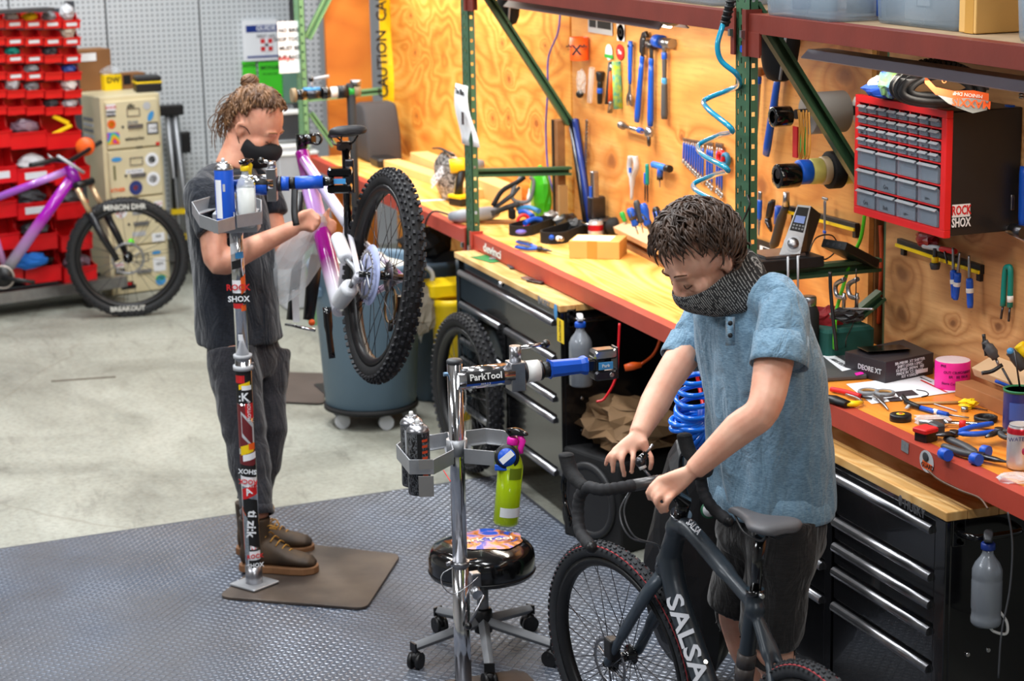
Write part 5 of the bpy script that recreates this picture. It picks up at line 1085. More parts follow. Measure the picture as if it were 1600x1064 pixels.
def wtext(s_, size, py, m, r=.0300, rot=0, a=0):
    z = HL(385, py).z; n_ = V3((cos(CA+a), sin(CA+a), 0)); x = V3((0, 0, 1)).cross(n_); M = Matrix((x, (0, 0, 1), n_)).transposed() @ Matrix.Rotation(rot, 3, 'Z'); text(s_, size, m, ls, SL+n_*r+V3((0, 0, z)), M)
wrap_(436, 456, -1.2, 1.2, paper, .0240); wtext('ROCK', .030, 447, redink, .0262); wrap_(456, 473, -1.2, 1.2, ink, .0240); wtext('SHOX', .028, 465, paper, .0262)
wrap_(378, 395, -1.3, .1, paper, .0240, .01); wrap_(392, 402, -.2, 1.2, blue2, .0240); wrap_(405, 418, -1.0, .6, ink, .0241, .01); wrap_(430, 455, .4, 1.4, orange, .0243, .015); wrap_(472, 480, -1.1, .6, redink, .0240); wrap_(475, 484, .3, 1.2, orange, .024); wrap_(520, 530, -.4, .3, paper, .024)
wrap_(578, 592, -1.3, 1.3, ink); wrap_(584, 596, -1.2, .2, redink); wrap_(592, 628, -1.3, 1.3, ink); wrap_(596, 604, -.6, .9, yellow, .0295, .012); wrap_(600, 607, -.2, 1.1, paper, .0297); wtext(':K', .042, 618, paper); wrap_(628, 652, .1, 1.3, redink); wtext('MOTION', .018, 640, paper, rot=pi/2, a=.6)
wrap_(630, 700, -1.3, .2, mat('dark_red_print', (110, 36, 40)), .0291, -.01); wrap_(650, 690, -.5, 1.2, lgrey, .0293, -.05); wrap_(655, 684, -.4, .9, mat('dark_red_print', (110, 36, 40)), .0295, -.05); wrap_(692, 706, -.8, 1.0, yellow, .0294, .015); wrap_(690, 700, .3, 1.2, orange, .0296); wrap_(704, 728, -1.2, 1.2, mat('dark_red_print', (110, 36, 40)), .0293, .02); wrap_(706, 716, -.5, 1.3, paper, .0296, .01)
wrap_(724, 742, -1.2, 1.25, ink, .0297, -.01); wtext('SHOX', .024, 733, paper, .0308, pi-.1); wrap_(742, 758, -1.2, 1.25, paper, .0297, -.01); wtext('ROCK', .024, 749, redink, .0308, pi-.1); wrap_(757, 774, -.9, 1.2, redink, .0297, .02); wtext('A', .035, 765, paper, .0308, .4)
wrap_(776, 850, -.9, 1.2, ink, .0294, -.02); wtext('ti zi:k', .046, 815, paper, .0305, pi*.5*.93+pi, .15); wrap_(795, 862, -1.3, -.5, orange, .0295, -.03); wrap_(800, 866, -1.1, -.3, mat('silver_foil'  , (170, 178, 184)), .0297, -.03)
wrap_(858, 872, -.4, 1.25, paper, .0294); wtext('ROCK', .022, 866, redink, .0304, a=.4); wrap_(872, 889, -.4, 1.25, ink, .0294); wtext('SHOX', .022, 880, paper, .0304, a=.4)
# arm
def hseg(p, q, r, nm, m, n=24, r1=None, dp=0, dq=0): return MB().cyl(HL(*p)+HN*dp, HL(*q)+HN*dq, r, r1, n).build(nm, m, ls)
hseg((362, 287), (428, 286), .03, 'arm_tube', chrome); hseg((398, 288), (420, 288), .0312, 'badge_plate', ink, dp=-.001, dq=-.001); hseg((398, 291), (418, 291), .0305, 'badge_strip', blue, dp=-.003, dq=-.003)
MB().box(HL(425, 288), (.05, .035, .115), fr(HN, (0, 0, 1))).build('pivot_block', steel, ls, bevel=.003); hseg((425, 262), (424, 252), .015, 'pivot_post', steel); hseg((424, 254), (409, 251), .006, 'lever', chrome); MB().sph(HL(408, 251), .012).build('lever_ball', blackg, ls)
hseg((434, 287), (440, 287), .027, 'collar_ring', dsteel); hseg((438, 287), (452, 287), .025, 'clamp_grip', blue); hseg((452, 286), (462, 286), .021, 'thread_nut', blackp)
hseg((462, 286), (505, 284), .024, 'clamp_grip', blue, 8, .023); hseg((505, 284), (522, 283), .016, 'clamp_shaft', blackg)
for s in (1, -1): MB().rbox(HL(530, 283+s*-13)+HN*.03, (.06, .085, .03), .01, fr(HN, (0, 0, 1)), axis=0).build('jaw', blackg, ls)
MB().box(HL(543, 283)+HN*.12, (.02, .03, .12), fr(HN, (0, 0, 1))).build('jaw_plate', dsteel, ls, bevel=.004); MB().box(HL(529, 283)-HN*.006, (.003, .05, .018), fr(HN, (0, 0, 1))).build('badge_plate', blue2, ls)
ZT2 = HL(355, 318).z-.02; T2 = lambda px, py: oz(px, py, ZT2)
tray(ls, [T2(300, 315), T2(312, 335)*1.0, T2(340, 345), T2(366, 338), T2(364, 312), T2(335, 305)], [T2(370, 336), T2(408, 330), T2(408, 312), T2(385, 304), T2(369, 310)], .045); MB().cyl(SL+V3((0, 0, ZT2-.05)), SL+V3((0, 0, ZT2+.004)), .034, n=24).build('tray_collar', alu, ls)
dl = (T2(352, 325)-CAM).dot(RZ)-.02
hold = MB(); hold.box(od(370, 345, dl), (.10, .155, .07), fr(HN, (0, 0, 1))); hold.build('can_holder', alu, ls, bevel=.004)
spray_can('spray_can', 'blue aerosol can with silver dome in the left stand tray', od(354, 355, dl-.045), .235, .033, blue, label=[(.15, .72, CA-1.0, CA-.2, paper), (.55, .66, CA-.05, CA+.2, lgrey)], nozzle=lgrey)
spray_bottle('spray_bottle', 'clear bottle with black and yellow trigger beside the blue aerosol can', od(387, 355, dl-.045), Matrix.Rotation(0, 3, 'Z'), .235, .033, clearp, mat('pale_liquid', (222, 222, 214), .3), blackg, yellow, yellow, [(.1, .62, CA-1, CA+1, paper), (.62, .65, CA-1, CA+1, yellow), (.3, .34, CA-.8, CA+.2, grey)], hd_dir=CA+2.6)
# base plate the man stands on
plate([oz(340, 938, 0), oz(572, 957, 0), oz(627, 872, 0), oz(450, 852, 0)], .016, mat('worn_brown_steel', (98, 86, 76), .45, .2, .35, 4, .15, 20, col2=(58, 50, 46)), 'stand_base_plate', 'brown worn steel floor plate under the left repair stand')
plate([oz(425, 630, 0), oz(506, 634, 0), oz(510, 586, 0), oz(436, 584, 0)], .012, mat('brown_mat', (84, 74, 68), .8, 0, .2, 4), 'rubber_mat', 'dark brown rubber mat on the concrete behind the man with the bun')
# ================================================= bins, bucket, third stand
K1 = V3((-9.06, 2.50, 0)); tc = thing('trash_can', 'large blue-grey round trash can on a wheeled dolly', 'trash can', K1, 0, world=True)
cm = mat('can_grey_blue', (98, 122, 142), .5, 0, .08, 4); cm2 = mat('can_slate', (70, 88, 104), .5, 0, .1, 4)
MB().lathe([(.205, .10), (.215, .105), (.245, .60), (.262, .62), (.262, .74), (.275, .745), (.282, .765), (.275, .785), (.262, .785), (.255, .76), (.20, .13), (.001, .12)], K1, n=44).build('can_body', cm, tc)
MB().lathe([(.001, .07), (.20, .07), (.225, .08), (.225, .10), (.001, .10)], K1, n=36).build('dolly', black_matte, tc)
for k in range(5): a = k*2*pi/5+CA+.45; p = K1+V3((cos(a)*.18, sin(a)*.18, .035)); q = MB(); q.cyl(p-V3((.012, 0, 0)), p+V3((.012, 0, 0)), .035, n=16); q.box(p+V3((0, 0, .03)), (.03, .03, .02)); q.build('caster', lgrey, tc)
for s_ in (.9, -1.0): a = CA+s_; MB().box(K1+V3((cos(a)*.268, sin(a)*.268, .66)), (.04, .08, .05), Matrix.Rotation(a, 3, 'Z')).build('grip', cm, tc, bevel=.01)
o = crumple(K1+V3((0, 0, .74)), (.36, .36, .10), 21, 18, 9, .5, 3).build('trash_bag', mat('pale_rag', (196, 196, 190), .7, 0, .1, 6)); tag(o, 'pale rags heaped in the large trash can', 'rags')
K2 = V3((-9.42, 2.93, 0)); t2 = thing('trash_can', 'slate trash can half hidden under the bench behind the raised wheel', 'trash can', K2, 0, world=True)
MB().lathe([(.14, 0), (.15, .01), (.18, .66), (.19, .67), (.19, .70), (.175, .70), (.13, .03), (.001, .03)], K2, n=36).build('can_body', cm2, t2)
t3 = thing('parts_caddy', 'black caddy with tubes and hoses standing over the slate trash can', 'caddy', K2+V3((0, 0, .7)), 0, world=True)
crumple(K2+V3((0, -.02, .77)), (.30, .26, .16), 8, 16, 10, .3, 2).build('caddy_body', black_matte, t3)
for k, (dx, m) in enumerate(((-.06, dgrey), (0, lgrey), (.05, blackp), (.09, dgrey))): MB().cyl(K2+V3((dx, -.08, .78)), K2+V3((dx*1.8, -.12, .90)), .009, n=8).build('tube', m, t3)
yb_ = thing('mop_bucket', 'yellow plastic bucket with rags between trash can and tool chest', 'bucket', oz(694, 700, 0), 0, world=True); q0 = V3((-9.0, 2.76, 0)); d_ = (q0-CAM).dot(RZ)
MB().lathe([(.08, 0), (.095, .55), (.105, .56), (.105, .59), (.09, .59), (.07, .03)], q0+V3((.05, .12, 0)), n=24).build('bucket_body', yellow, yb_); MB().rbox(q0+V3((.02, .10, .63)), (.17, .2, .07), .02).build('wringer', yellow, yb_)
MB().torus(q0+V3((-.02, .0, .68)), (1, -.3, 0), .05, .012, 20, 8).build('wringer_ring', lgrey, yb_); crumple(q0+V3((.06, -.02, .55)), (.07, .12, .22), 4).build('rag', mat('grey_rag', (150, 140, 124), .8), yb_); crumple(q0+V3((.0, -.03, .52)), (.05, .05, .28), 6).build('rag', white, yb_)
# third stand behind: pole and clamp head
X3 = -9.62; p3 = lambda px, py: ox(px, py, X3); b3 = p3(553, 265); s3 = thing('repair_stand', 'black-poled repair stand with white and green clamp arm in the background', 'repair stand', V3((X3, b3.y, 0)), 0, world=True)
MB().cyl(V3((X3, b3.y, 0)), V3((X3, b3.y, p3(553, 130).z)), .022, n=16).build('pole', black_matte, s3); MB().box(V3((X3, b3.y, .01)), (.4, .4, .02)).build('base_plate', dsteel, s3, bevel=.004)
for x0, x1, r, nm, m in ((455, 462, .034, 'jaw_pad', mat('tan_pad', (150, 130, 100))), (459, 478, .026, 'jaw', blackg), (476, 505, .022, 'clamp_body', dsteel), (474, 500, .014, 'clamp_body', blue2), (503, 515, .03, 'clamp_collar', blackg), (510, 528, .027, 'arm_tube', white), (527, 543, .031, 'arm_band', blackp), (542, 556, .026, 'arm_tube', green), (552, 562, .03, 'arm_end', mat('tan_pad', (150, 130, 100)))):
    oz_ = 6 if m != blue2 else 0; MB().cyl(p3(x0, 143+oz_-(x0-455)*.07), p3(x1, 143+oz_-(x1-455)*.07), r, n=18).build(nm, m, s3)
MB().cyl(p3(488, 124), p3(514, 119), .008, n=8).build('lever', lgrey, s3); MB().sph(p3(486, 124), .014).build('lever_ball', blackg, s3); MB().cyl(p3(486, 124), p3(487, 137), .007, n=8).build('lever', lgrey, s3); MB().cyl(p3(556, 125), p3(556, 132), .028, n=14).build('post_cap', steel, s3)
# ================================================= things on the plywood wall
def wt(name, lb, cat, pa, pb, parts, off=.02, grp=None, extra=None):
    a, b = oy(*pa, YW-off), oy(*pb, YW-off); d = b-a; L = d.length; M = fr(d, (0, -1, 0))   # local x along tool, z out of the wall, y across
    t = thing(name, lb, cat, a, M, grp)
    for nm, t0, t1, r0, r1, m, fl in parts:
        mb = MB(); ks = [t0, t0+(t1-t0)*.12, t0+(t1-t0)*.88, t1]; rs_ = [r0*.85, r0, r1, r1*.85]
        mb.tube([V3((L*k, 0, 0)) for k in ks], rs_, 12, flat=fl, up=(0, 1, 0)); mb.build(nm, m, t)
    if extra: extra(t, L)
    return t
def jaw(t, L, x=1.0, s=.03, m=steel, dirn=1):   # adjustable wrench head
    mb = MB(); mb.prism([(0, -s*.4), (s*.6, -s*.75), (s*1.2, -s*.9), (s*1.9, -s*.55), (s*1.5, -s*.25), (s*1.15, -s*.1), (s*1.2, s*.25), (s*1.7, s*.5), (s*1.8, s*.75), (s*.9, s*.75), (s*.2, s*.5)], -.006, .006, Matrix.Translation((L*x-s*.3, 0, 0)) @ Matrix.Diagonal((dirn, 1, 1, 1)).to_4x4())
    mb.build('jaw', m, t, bevel=.002); MB().cyl((L*x+s*.4*dirn, s*.3, -.007), (L*x+s*.4*dirn, s*.3, .007), .006, n=10).build('adjuster', dsteel, t)
BG = blue
wt('adjustable_wrench', 'blue-handled adjustable wrench with jaw down, left of the hammers', 'wrench', (985, 64), (984, 148), [('handle', 0, .80, .017, .013, BG, .55), ('shank', .78, 1, .009, .011, steel, .6)], extra=lambda t, L: (jaw(t, L, 1, .03), MB().cyl((.02, 0, -.012), (.02, 0, .0125), .006, n=10).build('hang_hole', ink, t)))
def hook(t, L):
    q = MB(); q.prism([(0, -.02), (-.05, -.028), (-.085, -.012), (-.10, .015), (-.085, .035), (-.075, .03), (-.08, .012), (-.06, 0), (-.03, .012), (0, .014)], -.007, .007); q.build('hook_head', dsteel, t, bevel=.002)
wt('chain_tool', 'long blue-handled tool with dark hooked head', 'tool', (1004, 84), (995, 190), [('shank', -.25, .12, .014, .012, dsteel, .5), ('grip_band', .03, .13, .0135, .0135, blue, .7), ('handle', .12, 1, .014, .0165, BG, .7)], extra=hook)
wt('chain_tool', 'long blue-handled tool with wide dark flat head beside the mallet', 'tool', (1018, 70), (1016, 197), [('shank', 0, .26, .016, .013, dsteel, .45), ('grip_band', .16, .25, .0145, .0145, blue, .7), ('handle', .24, 1, .015, .0175, BG, .7)], extra=lambda t, L: MB().cyl((.0, -.03, 0), (.0, .03, 0), .018, n=14).build('socket_head', dsteel, t))
mt = wt('mallet', 'shop mallet with blue face and dark grey handle', 'hammer', (1038, 66), (1038, 186), [('neck', -.02, .12, .012, .012, steel, .8), ('handle', .10, .50, .013, .011, mat('grey_grip', (74, 76, 80), .5), .75), ('grip_band', .13, .22, .0145, .0145, blue, .75), ('grip_band', .46, .55, .0145, .0145, blue2, .75), ('grip', .5, 1, .015, .017, mat('grey_grip', (74, 76, 80)), .8)])
MB().cyl((0, .045, 0), (0, -.03, 0), .018, n=20).build('head', steel, mt); MB().cyl((0, -.025 if True else 0, 0), (0, -.08, 0), .026, n=24).build('face', blue, mt); MB().cyl((0, .04, 0), (0, .075, 0), .020, n=20).build('face', steel, mt)
fl_ = wt('flashlight', 'small black flashlight with blue ring held on the plywood', 'flashlight', (938, 112), (937, 162), [('head', 0, .3, .020, .016, blackp, 1), ('ring', .5, .68, .0135, .0135, blue, 1), ('barrel', .28, 1, .012, .012, blackp, 1)])
cb_ = thing('cone_wrench_set', 'bunch of small wrenches with black, orange and teal handles', 'wrench', ow(956, 95), 0, world=True)
for (a, b, r, m, nm) in (((955, 97), (950, 162), .014, dgrey, 'black_handle'), ((957, 112), (955, 160), .014, orange, 'orange_handle'), ((963, 96), (966, 170), .02, mat('teal_print', (36, 156, 160), .4, 0, 0, 40, col2=(170, 200, 50)), 'teal_handle'), ((955, 158), (953, 176), .010, steel, 'steel_jaw'), ((957, 100), (958, 114), .012, steel, 'steel_jaw')): MB().tube([oy(*a, YW-.025), oy(*b, YW-.02)], [r, r*1.1], 10, flat=.45).build(nm, m, cb_)
ch = thing('crank_puller', 'chrome crank tool hung level with a ring below its end', 'tool', ow(985, 200), 0, world=True)
MB().cyl(oy(970, 195, YW-.03), oy(974, 197, YW-.03), .017, n=14).build('cap', steel, ch); MB().cyl(oy(972, 196, YW-.03), oy(1003, 205, YW-.03), .009, n=12).build('shaft', chrome, ch); MB().cyl(oy(998, 203, YW-.03), oy(1003, 205, YW-.03), .012, n=12).build('band', blue, ch); MB().sph(oy(1014, 207, YW-.03), .03, sc=(1, .6, .8)).build('head', steel, ch); MB().torus(oy(1014, 219, YW-.03), (.4, .8, 0), .020, .007, 20, 8).build('ring', dsteel, ch)
# row of combination wrenches
N = 15
for k in range(N):
    f_ = k/(N-1); x = 1069+f_*52 + (3 if k > 8 else 0) + (4 if k > 11 else 0); y0 = 220+f_*11; y1 = 252+f_*54
    t = wt('combination_wrench', 'blue combination wrench, %s in the row of wrenches' % (['leftmost and shortest', 'second from the left', 'third from the left', 'fourth from the left', 'fifth from the left', 'sixth from the left', 'seventh from the left', 'middle one', 'seventh from the right', 'sixth from the right', 'fifth from the right', 'fourth from the right', 'third from the right', 'second from the right', 'rightmost and longest'][k]), 'wrench', (x, y0), (x-1.5+f_, y1), [('shank', 0, 1, .004, .004, steel, .6), ('handle', .1, .88, .0050, .0045, BG, .9)], off=.012, grp='row of blue combination wrenches')
    s_ = .007+.004*f_; L = (oy(x-1.5+f_, y1, YW-.015)-oy(x, y0, YW-.015)).length; MB().torus((L, 0, 0), (0, 0, 1), s_*.85, .004, 14, 6).build('ring_end', steel, t); MB().prism([(0, -s_*.5), (-s_, -s_), (-s_*1.6, -s_*.8), (-s_*.9, -s_*.3), (-s_*.9, s_*.3), (-s_*1.6, s_*.8), (-s_, s_), (0, s_*.5)], -.004, .004).build('open_end', steel, t)
for px, py, m, lb in ((1127, 246, red, 'red ring-shaped tool on the plywood by the green post'), (1134, 250, mat('teal_ring', (30, 110, 150)), 'blue-green ring-shaped tool beside the red ring')): o = MB().torus(oy(px, py, YW-.02), (0, 1, 0), .022, .008, 24, 8, 1.4).build('tool_ring', m); tag(o, lb, 'tool')
sn_ = thing('snips', 'silver-handled snips hanging below the chrome crank tool', 'snips', ow(989, 245), 0, world=True)
for dx in (-4, 4): MB().tube(bez([oy(989+dx*.9, 244, YW-.02), oy(989+dx*1.3, 262, YW-.02), oy(988+dx*.3, 282, YW-.02), oy(987, 312, YW-.02)], 5), [.013]*9+[.010]*3+[.007]*4, 8, flat=.5).build('handle', lgrey, sn_)
MB().box(oy(984.5, 266, YW-.03), (.012, .008, .02)).build('band', blue, sn_)
for px, lb in ((1011, 'thin teal-handled pick hanging left of the blue T-handle'),): wt('pick_tool', lb, 'tool', (px, 256), (px+1, 316), [('handle', 0, .55, .010, .010, teal, .8), ('blade', .5, 1, .004, .003, dsteel, 1)]); wt('pick_tool', 'blue and black thin pick beside the teal one', 'tool', (px-3, 270), (px-3, 314), [('handle', 0, .4, .007, .007, blue, .8), ('blade', .4, 1, .0035, .003, dsteel, 1)])
th_ = thing('t_handle_driver', 'blue T-handle driver with black ends', 'tool', ow(1031, 262), 0, world=True)
MB().tube([oy(1021, 257, YW-.03), oy(1041, 263, YW-.03)], [.014, .014], 12).build('crossbar', mat('bright_blue', (40, 120, 220), .4), th_); MB().cyl(oy(1041, 263, YW-.03), oy(1047, 264, YW-.03), .015, n=14).build('end_cap', blackp, th_); MB().tube([oy(1032, 262, YW-.03), oy(1031, 276, YW-.03)], .013, 10).build('stem', blue, th_); MB().cyl(oy(1031, 275, YW-.03), oy(1031, 281, YW-.03), .013, n=12).build('stem_cap', blackp, th_); MB().cyl(oy(1031, 281, YW-.03), oy(1031, 293, YW-.03), .003, n=6).build('bit', steel, th_)
q = MB(); pa, pb = oy(917, 187, YW-.02), oy(915, 268, YW-.02)
for k in range(14): q.box(pa+(pb-pa)*((k+.5)/14), (.016, .008, .012), Matrix.Rotation(.6, 3, 'Y'))
q.cyl(pa, pb, .004, n=6); tag(q.build('chain_length', steel), 'length of steel chain hanging on the plywood', 'chain')
# stickers and prints on the plywood (flat parts of the wall)
def wstick(px0, py0, px1, py1, m, lb, rnd_=False, txt=None, tm_=None, ts=.03, grow=0):
    a, b = oy(px0, py0, YW-.005), oy(px1, py1, YW-.005); c = (a+b)/2; w_ = abs(b.x-a.x)/2; h_ = abs(b.z-a.z)/2
    po = [(w_*cos(k*pi/12), h_*sin(k*pi/12)) for k in range(24)] if rnd_ else [(-w_, -h_), (w_, -h_), (w_, h_), (-w_, h_)]
    o = MB().prism(po, 0, .0012+grow, Matrix.Translation(c) @ fr((1, 0, 0), (0, -1, 0)).to_4x4()).build('sticker' if rnd_ or not lb.startswith('black-and-white') else 'photo_print', m, wb, label=lb)
    if txt: text(txt, ts, tm_ or ink, wb, c-V3((0, .002+grow, 0)), fr((1, 0, 0), (0, -1, 0)))
wstick(964, 37, 976, 65, paper, 'round white sticker'); 
wstick(964, 37, 976, 65, paper, 'round white sticker', True, 'O', ink, .05); wstick(963, 68, 975, 95, redink, 'round red sticker', True, 'The', white, .025, .001); wstick(946, 68, 957, 95, paper, 'small white and green sticker', True); wstick(945, 84, 958, 92, green, 'green foot of the small sticker', False, grow=.001)
wstick(919, 18, 957, 56, lgrey, 'black-and-white photo print with pale border'); wstick(921, 16, 955, 47, ink, 'black-and-white photo print, dark image', grow=.001); wstick(932, 18, 934, 44, lgrey, 'black-and-white photo print, bright line', grow=.002)
wstick(1179, 371, 1210, 411, ink, 'black-and-white photo print behind the controller'); wstick(1188, 383, 1203, 408, paper, 'black-and-white photo print, pale figure', grow=.001); wstick(1193, 386, 1200, 400, ink, 'black-and-white photo print, dark hair', grow=.002)
# orange holder
oh = thing('can_holder', 'orange cylindrical holder with black emblem on the plywood', 'holder', oy(905, 94, YW-.05), 0, world=True); c = oy(905, 94, YW-.045); hgt = oy(905, 58, YW-.045).z-c.z
MB().lathe([(.040, 0), (.041, .004), (.041, hgt), (.038, hgt), (.038, .004), (.001, .004)], c, n=28).build('holder_body', orange, oh)
text('*X*', .06, ink, oh, c+V3((cos(CA-.3)*.042, sin(CA-.3)*.042, hgt*.45)), fr((-sin(CA-.3), cos(CA-.3), 0), (cos(CA-.3), sin(CA-.3), 0)))
o = crumple(oy(908, 128, YW-.03), (.07, .04, .10), 5).build('parts_bag', clearp); tag(o, 'clear bag with a dark fitting on the plywood under the orange holder', 'bag'); o = MB().sph(oy(906, 147, YW-.03), .018).build('rubber_fitting', blackp); tag(o, 'dark round fitting in the clear bag on the wall', 'fitting')
o = MB().tube([oy(925, 106, YW-.03), oy(921, 160, YW-.03)], [.014, .012], 10).build('glass_tube', clearp); tag(o, 'clear narrow tube hanging beside the flashlight', 'tube')
cord('wall_cable', 'thin lilac-blue cable hanging down the large plywood panel', [oy(876, 12, YW-.03), oy(872, 50, YW-.03), oy(857, 90, YW-.03), oy(856, 140, YW-.03), oy(853, 200, YW-.03), oy(856, 262, YW-.03), oy(864, 300, YW-.05)], .0045, mat('lilac_cable', (92, 92, 200), .4), 6)
# black lamp shades near the shelves
def shade(lb, px, py, w_, h_, d_):
    c = oy(px, py, YF+.22); t = thing('hooded_lamp', lb, 'lamp', c, 0, world=True); rings = []
    for z, s_ in ((h_*.5, 1.05), (h_*.1, 1), (-h_*.3, .82), (-h_*.46, .6), (-h_*.5, .3)):
        rings.append([c+V3((cos(a)*w_*s_, sin(a)*d_*s_, z)) for a in [2*pi*k/20 for k in range(20)]])
    MB().loft(rings).build('shade_body', black_matte, t); MB().tube([c+V3((w_*1.0, -d_*.3, h_*.45)), c+V3((w_*.9, -d_*.4, 0)), c+V3((w_*.6, -d_*.4, -h_*.45))], .005, 6).build('trim', lgrey, t)
    MB().tube([c+V3((0, 0, h_*.4)), V3((c.x, c.y, ZS-.012))], .01, 6).build('hanger', blackp, t); return t
shade('black hooded lamp shade under the shelf over the large plywood panel', 795, 8, .075, .17, .05); shade('black hooded lamp shade behind the green post and diagonal brace', 1218, 78, .085, .2, .06)
cl = thing('clamp_lamp', 'small dark dome lamp clipped under the shelf beam', 'lamp', oy(1050, 34, YF+.12), 0, world=True); c = oy(1048, 27, YF+.12)
MB().sph(c, .07, 18, 10, (1.0, .55, .45)).build('dome', mat('dome_grey', (70, 70, 74), .35, .3), cl); MB().sph(c+V3((-.05, -.0, .012)), .028, sc=(1, .6, .5)).build('bulb', mat('lit_bulb', (255, 246, 230), emis=5), cl); MB().box(c+V3((.04, 0, .03)), (.02, .02, .08)).build('clip', steel, cl)
# ---- left of second bay: standing bars, bag, saw, vise, cups ... on the bench
def on(px, py, dz_=0):
    p = oz(px, py, ZB+dz_)
    if p.y > YW-.08: p = oy(px, py, YW-.08); p.z = ZB+dz_
    return p
o = thing('wood_and_channel', 'dark steel channel holding a brown wood strip, upright on the bench', 'bar', on(872, 326), 0, world=True); b_ = on(866, 326); tz = oy(866, 188, b_.y).z-ZB
MB().bbox(b_+V3((-.02, 0, 0)), b_+V3((.0, .045, tz))).build('channel', dsteel, o); MB().bbox(b_+V3((.002, .005, 0)), b_+V3((.045, .04, tz))).build('wood_strip', studm, o); MB().bbox(b_+V3((.046, .0, 0)), b_+V3((.07, .04, tz*.38))).build('wood_strip', cardb, o)
o = thing('alignment_bar', 'long blue-faced steel bar leaning on the plywood above the vise', 'bar', on(925, 330), 0, world=True)
for dx, m, nm in ((0, dsteel, 'steel_bar'), (6, dblue, 'blue_bar')): a, b = oy(918+dx*1.2, 338, YW-.06), oy(893+dx, 186, YW-.02); a.z = ZB+.01; a.x += .0; MB().tube([a, b], .016, 4, flat=.5).build(nm, m, o)
vs2 = thing('bench_vise', 'dark bench vise with round jaws and chrome lever on the bench', 'vise', on(925, 345), 0, world=True); c = on(925, 345)
MB().rbox(c+V3((0, .06, .045)), (.12, .10, .09), .02).build('vise_body', dsteel, vs2); MB().rbox(c+V3((-.02, .03, .13)), (.05, .07, .10), .01).build('jaw', dsteel, vs2); MB().sph(c+V3((.08, .07, .06)), .04, 16, 10).build('round_knob', black_matte, vs2); MB().rbox(c+V3((-.015, .02, .21)), (.035, .03, .16), .008).build('gauge_body', steel, vs2); MB().box(c+V3((-.013, .0, .2)), (.02, .006, .05)).build('gauge_window', blue, vs2); MB().cyl(c+V3((-.11, 0, .05)), c+V3((.03, -.02, .06)), .008, n=10).build('lever', chrome, vs2)
for k, (px, py, s_) in enumerate(((885, 345, .05), (900, 352, .04), (862, 340, .045))): o = crumple(on(px, py, .03), (s_*2, s_*2, s_*1.3), 40+k, amp=.45).build('metal_fitting', [dsteel, dgrey, steel][k]); tag(o, ['dark metal fitting left of the vise on the bench', 'grey lump of fittings nearest the vise lever', 'steel fitting behind the black ring trays'][k], 'fitting')
def cupstrip(lb, pts, r, h_, m):   # open kidney trays
    t = thing('ring_tray', lb, 'tray', pts[0], 0, world=True); c0, c1 = V3(pts[0]), V3(pts[1]); d = (c1-c0).normalized(); n_ = V3((-d.y, d.x, 0)); P = []
    for k in range(13): a = pi/2+pi*k/12; P.append(c0+d*cos(a)*r+n_*sin(a)*r)
    for k in range(13): a = -pi/2+pi*k/12; P.append(c1+d*cos(a)*r*.8+n_*sin(a)*r*.8)
    out = [[p+V3((0, 0, z)) for p in P] for z in (0, h_)]; cc = (c0+c1)/2; inn = [[p+(cc-p).normalized()*.008+V3((0, 0, z)) for p in P] for z in (h_, .004)]
    MB().loft(out+inn, True, False).build('tray_body', m, t); return t
t = cupstrip('black oval tray with purple bits at the left on the bench', [on(816, 366), on(850, 355)], .058, .045, black_matte); MB().sph(on(814, 362, .02), .025, sc=(1, 1, .5)).build('purple_bits', mat('purple_bits', (110, 100, 190)), t)
t = cupstrip('larger black oval tray with blue and white bits beside the cardboard box', [on(866, 378), on(905, 362)], .06, .05, black_matte)
for k, (dx, m) in enumerate(((-.02, blue), (.015, white), (.03, steel))): MB().sph(on(868, 372, .03)+V3((dx, dx*.5, 0)), .012).build('small_bit', m, t)
t = thing('carton', 'tan cardboard box taped shut on the middle bench', 'box', on(928, 404), Matrix.Rotation(1.22, 3, 'Z')); 
p0, p1, p2 = on(889, 404), on(968, 406), on(975, 391); xw = (p1-p0); Lx = xw.length; xw.normalize(); yw = V3((-xw.y, xw.x, 0)); t.matrix_basis = Matrix.Translation(p0) @ Matrix((xw, yw, (0, 0, 1))).transposed().to_4x4(); hb_ = .074
MB().bbox((0, 0, 0), (Lx, .16, hb_)).build('carton', mat('tan_carton', (206, 162, 92), .75, 0, .06, 5), t, bevel=.003); MB().bbox((Lx*.36, -.0008, 0), (Lx*.56, .0, hb_)).build('tape', mat('tape_gold', (186, 138, 62), .35), t, world=False); MB().bbox((Lx*.05, .02, hb_), (Lx*.8, .13, hb_+.001)).build('label_sheet', paper, t, world=False)
def soda(lb, p, r, h_, cols):
    t = thing('drink_can', lb, 'can', p); q = NB('can_print_%d' % int(p.x*-100), .25, .5); z = q.n('SeparateXYZ'); q.l(q.mapv(), z.inputs[0]); q.col(q.ramp(q.math('DIVIDE', z.outputs[2], h_), cols))
    MB().lathe([(r*.75, 0), (r*.95, .006), (r, .015), (r, h_*.86), (r*.93, h_*.93), (r*.82, h_*.985), (r*.82, h_)], n=28).build('can_body', q.m, t); MB().lathe([(r*.84, h_*.985), (r*.84, h_*1.005), (r*.78, h_*1.005), (r*.76, h_*.985), (.001, h_*.98)], n=28).build('lid', alu, t); MB().box((0, .005, h_*.99), (.012, .02, .002)).build('pull_tab', steel, t); return t
soda('red and white drink can behind the cardboard box', on(931, 362), .033, .118*.55+.02, [(0, (226, 222, 220)), (.5, (226, 222, 220)), (.52, (208, 34, 44)), (.8, (208, 34, 44)), (.82, (220, 220, 220))])
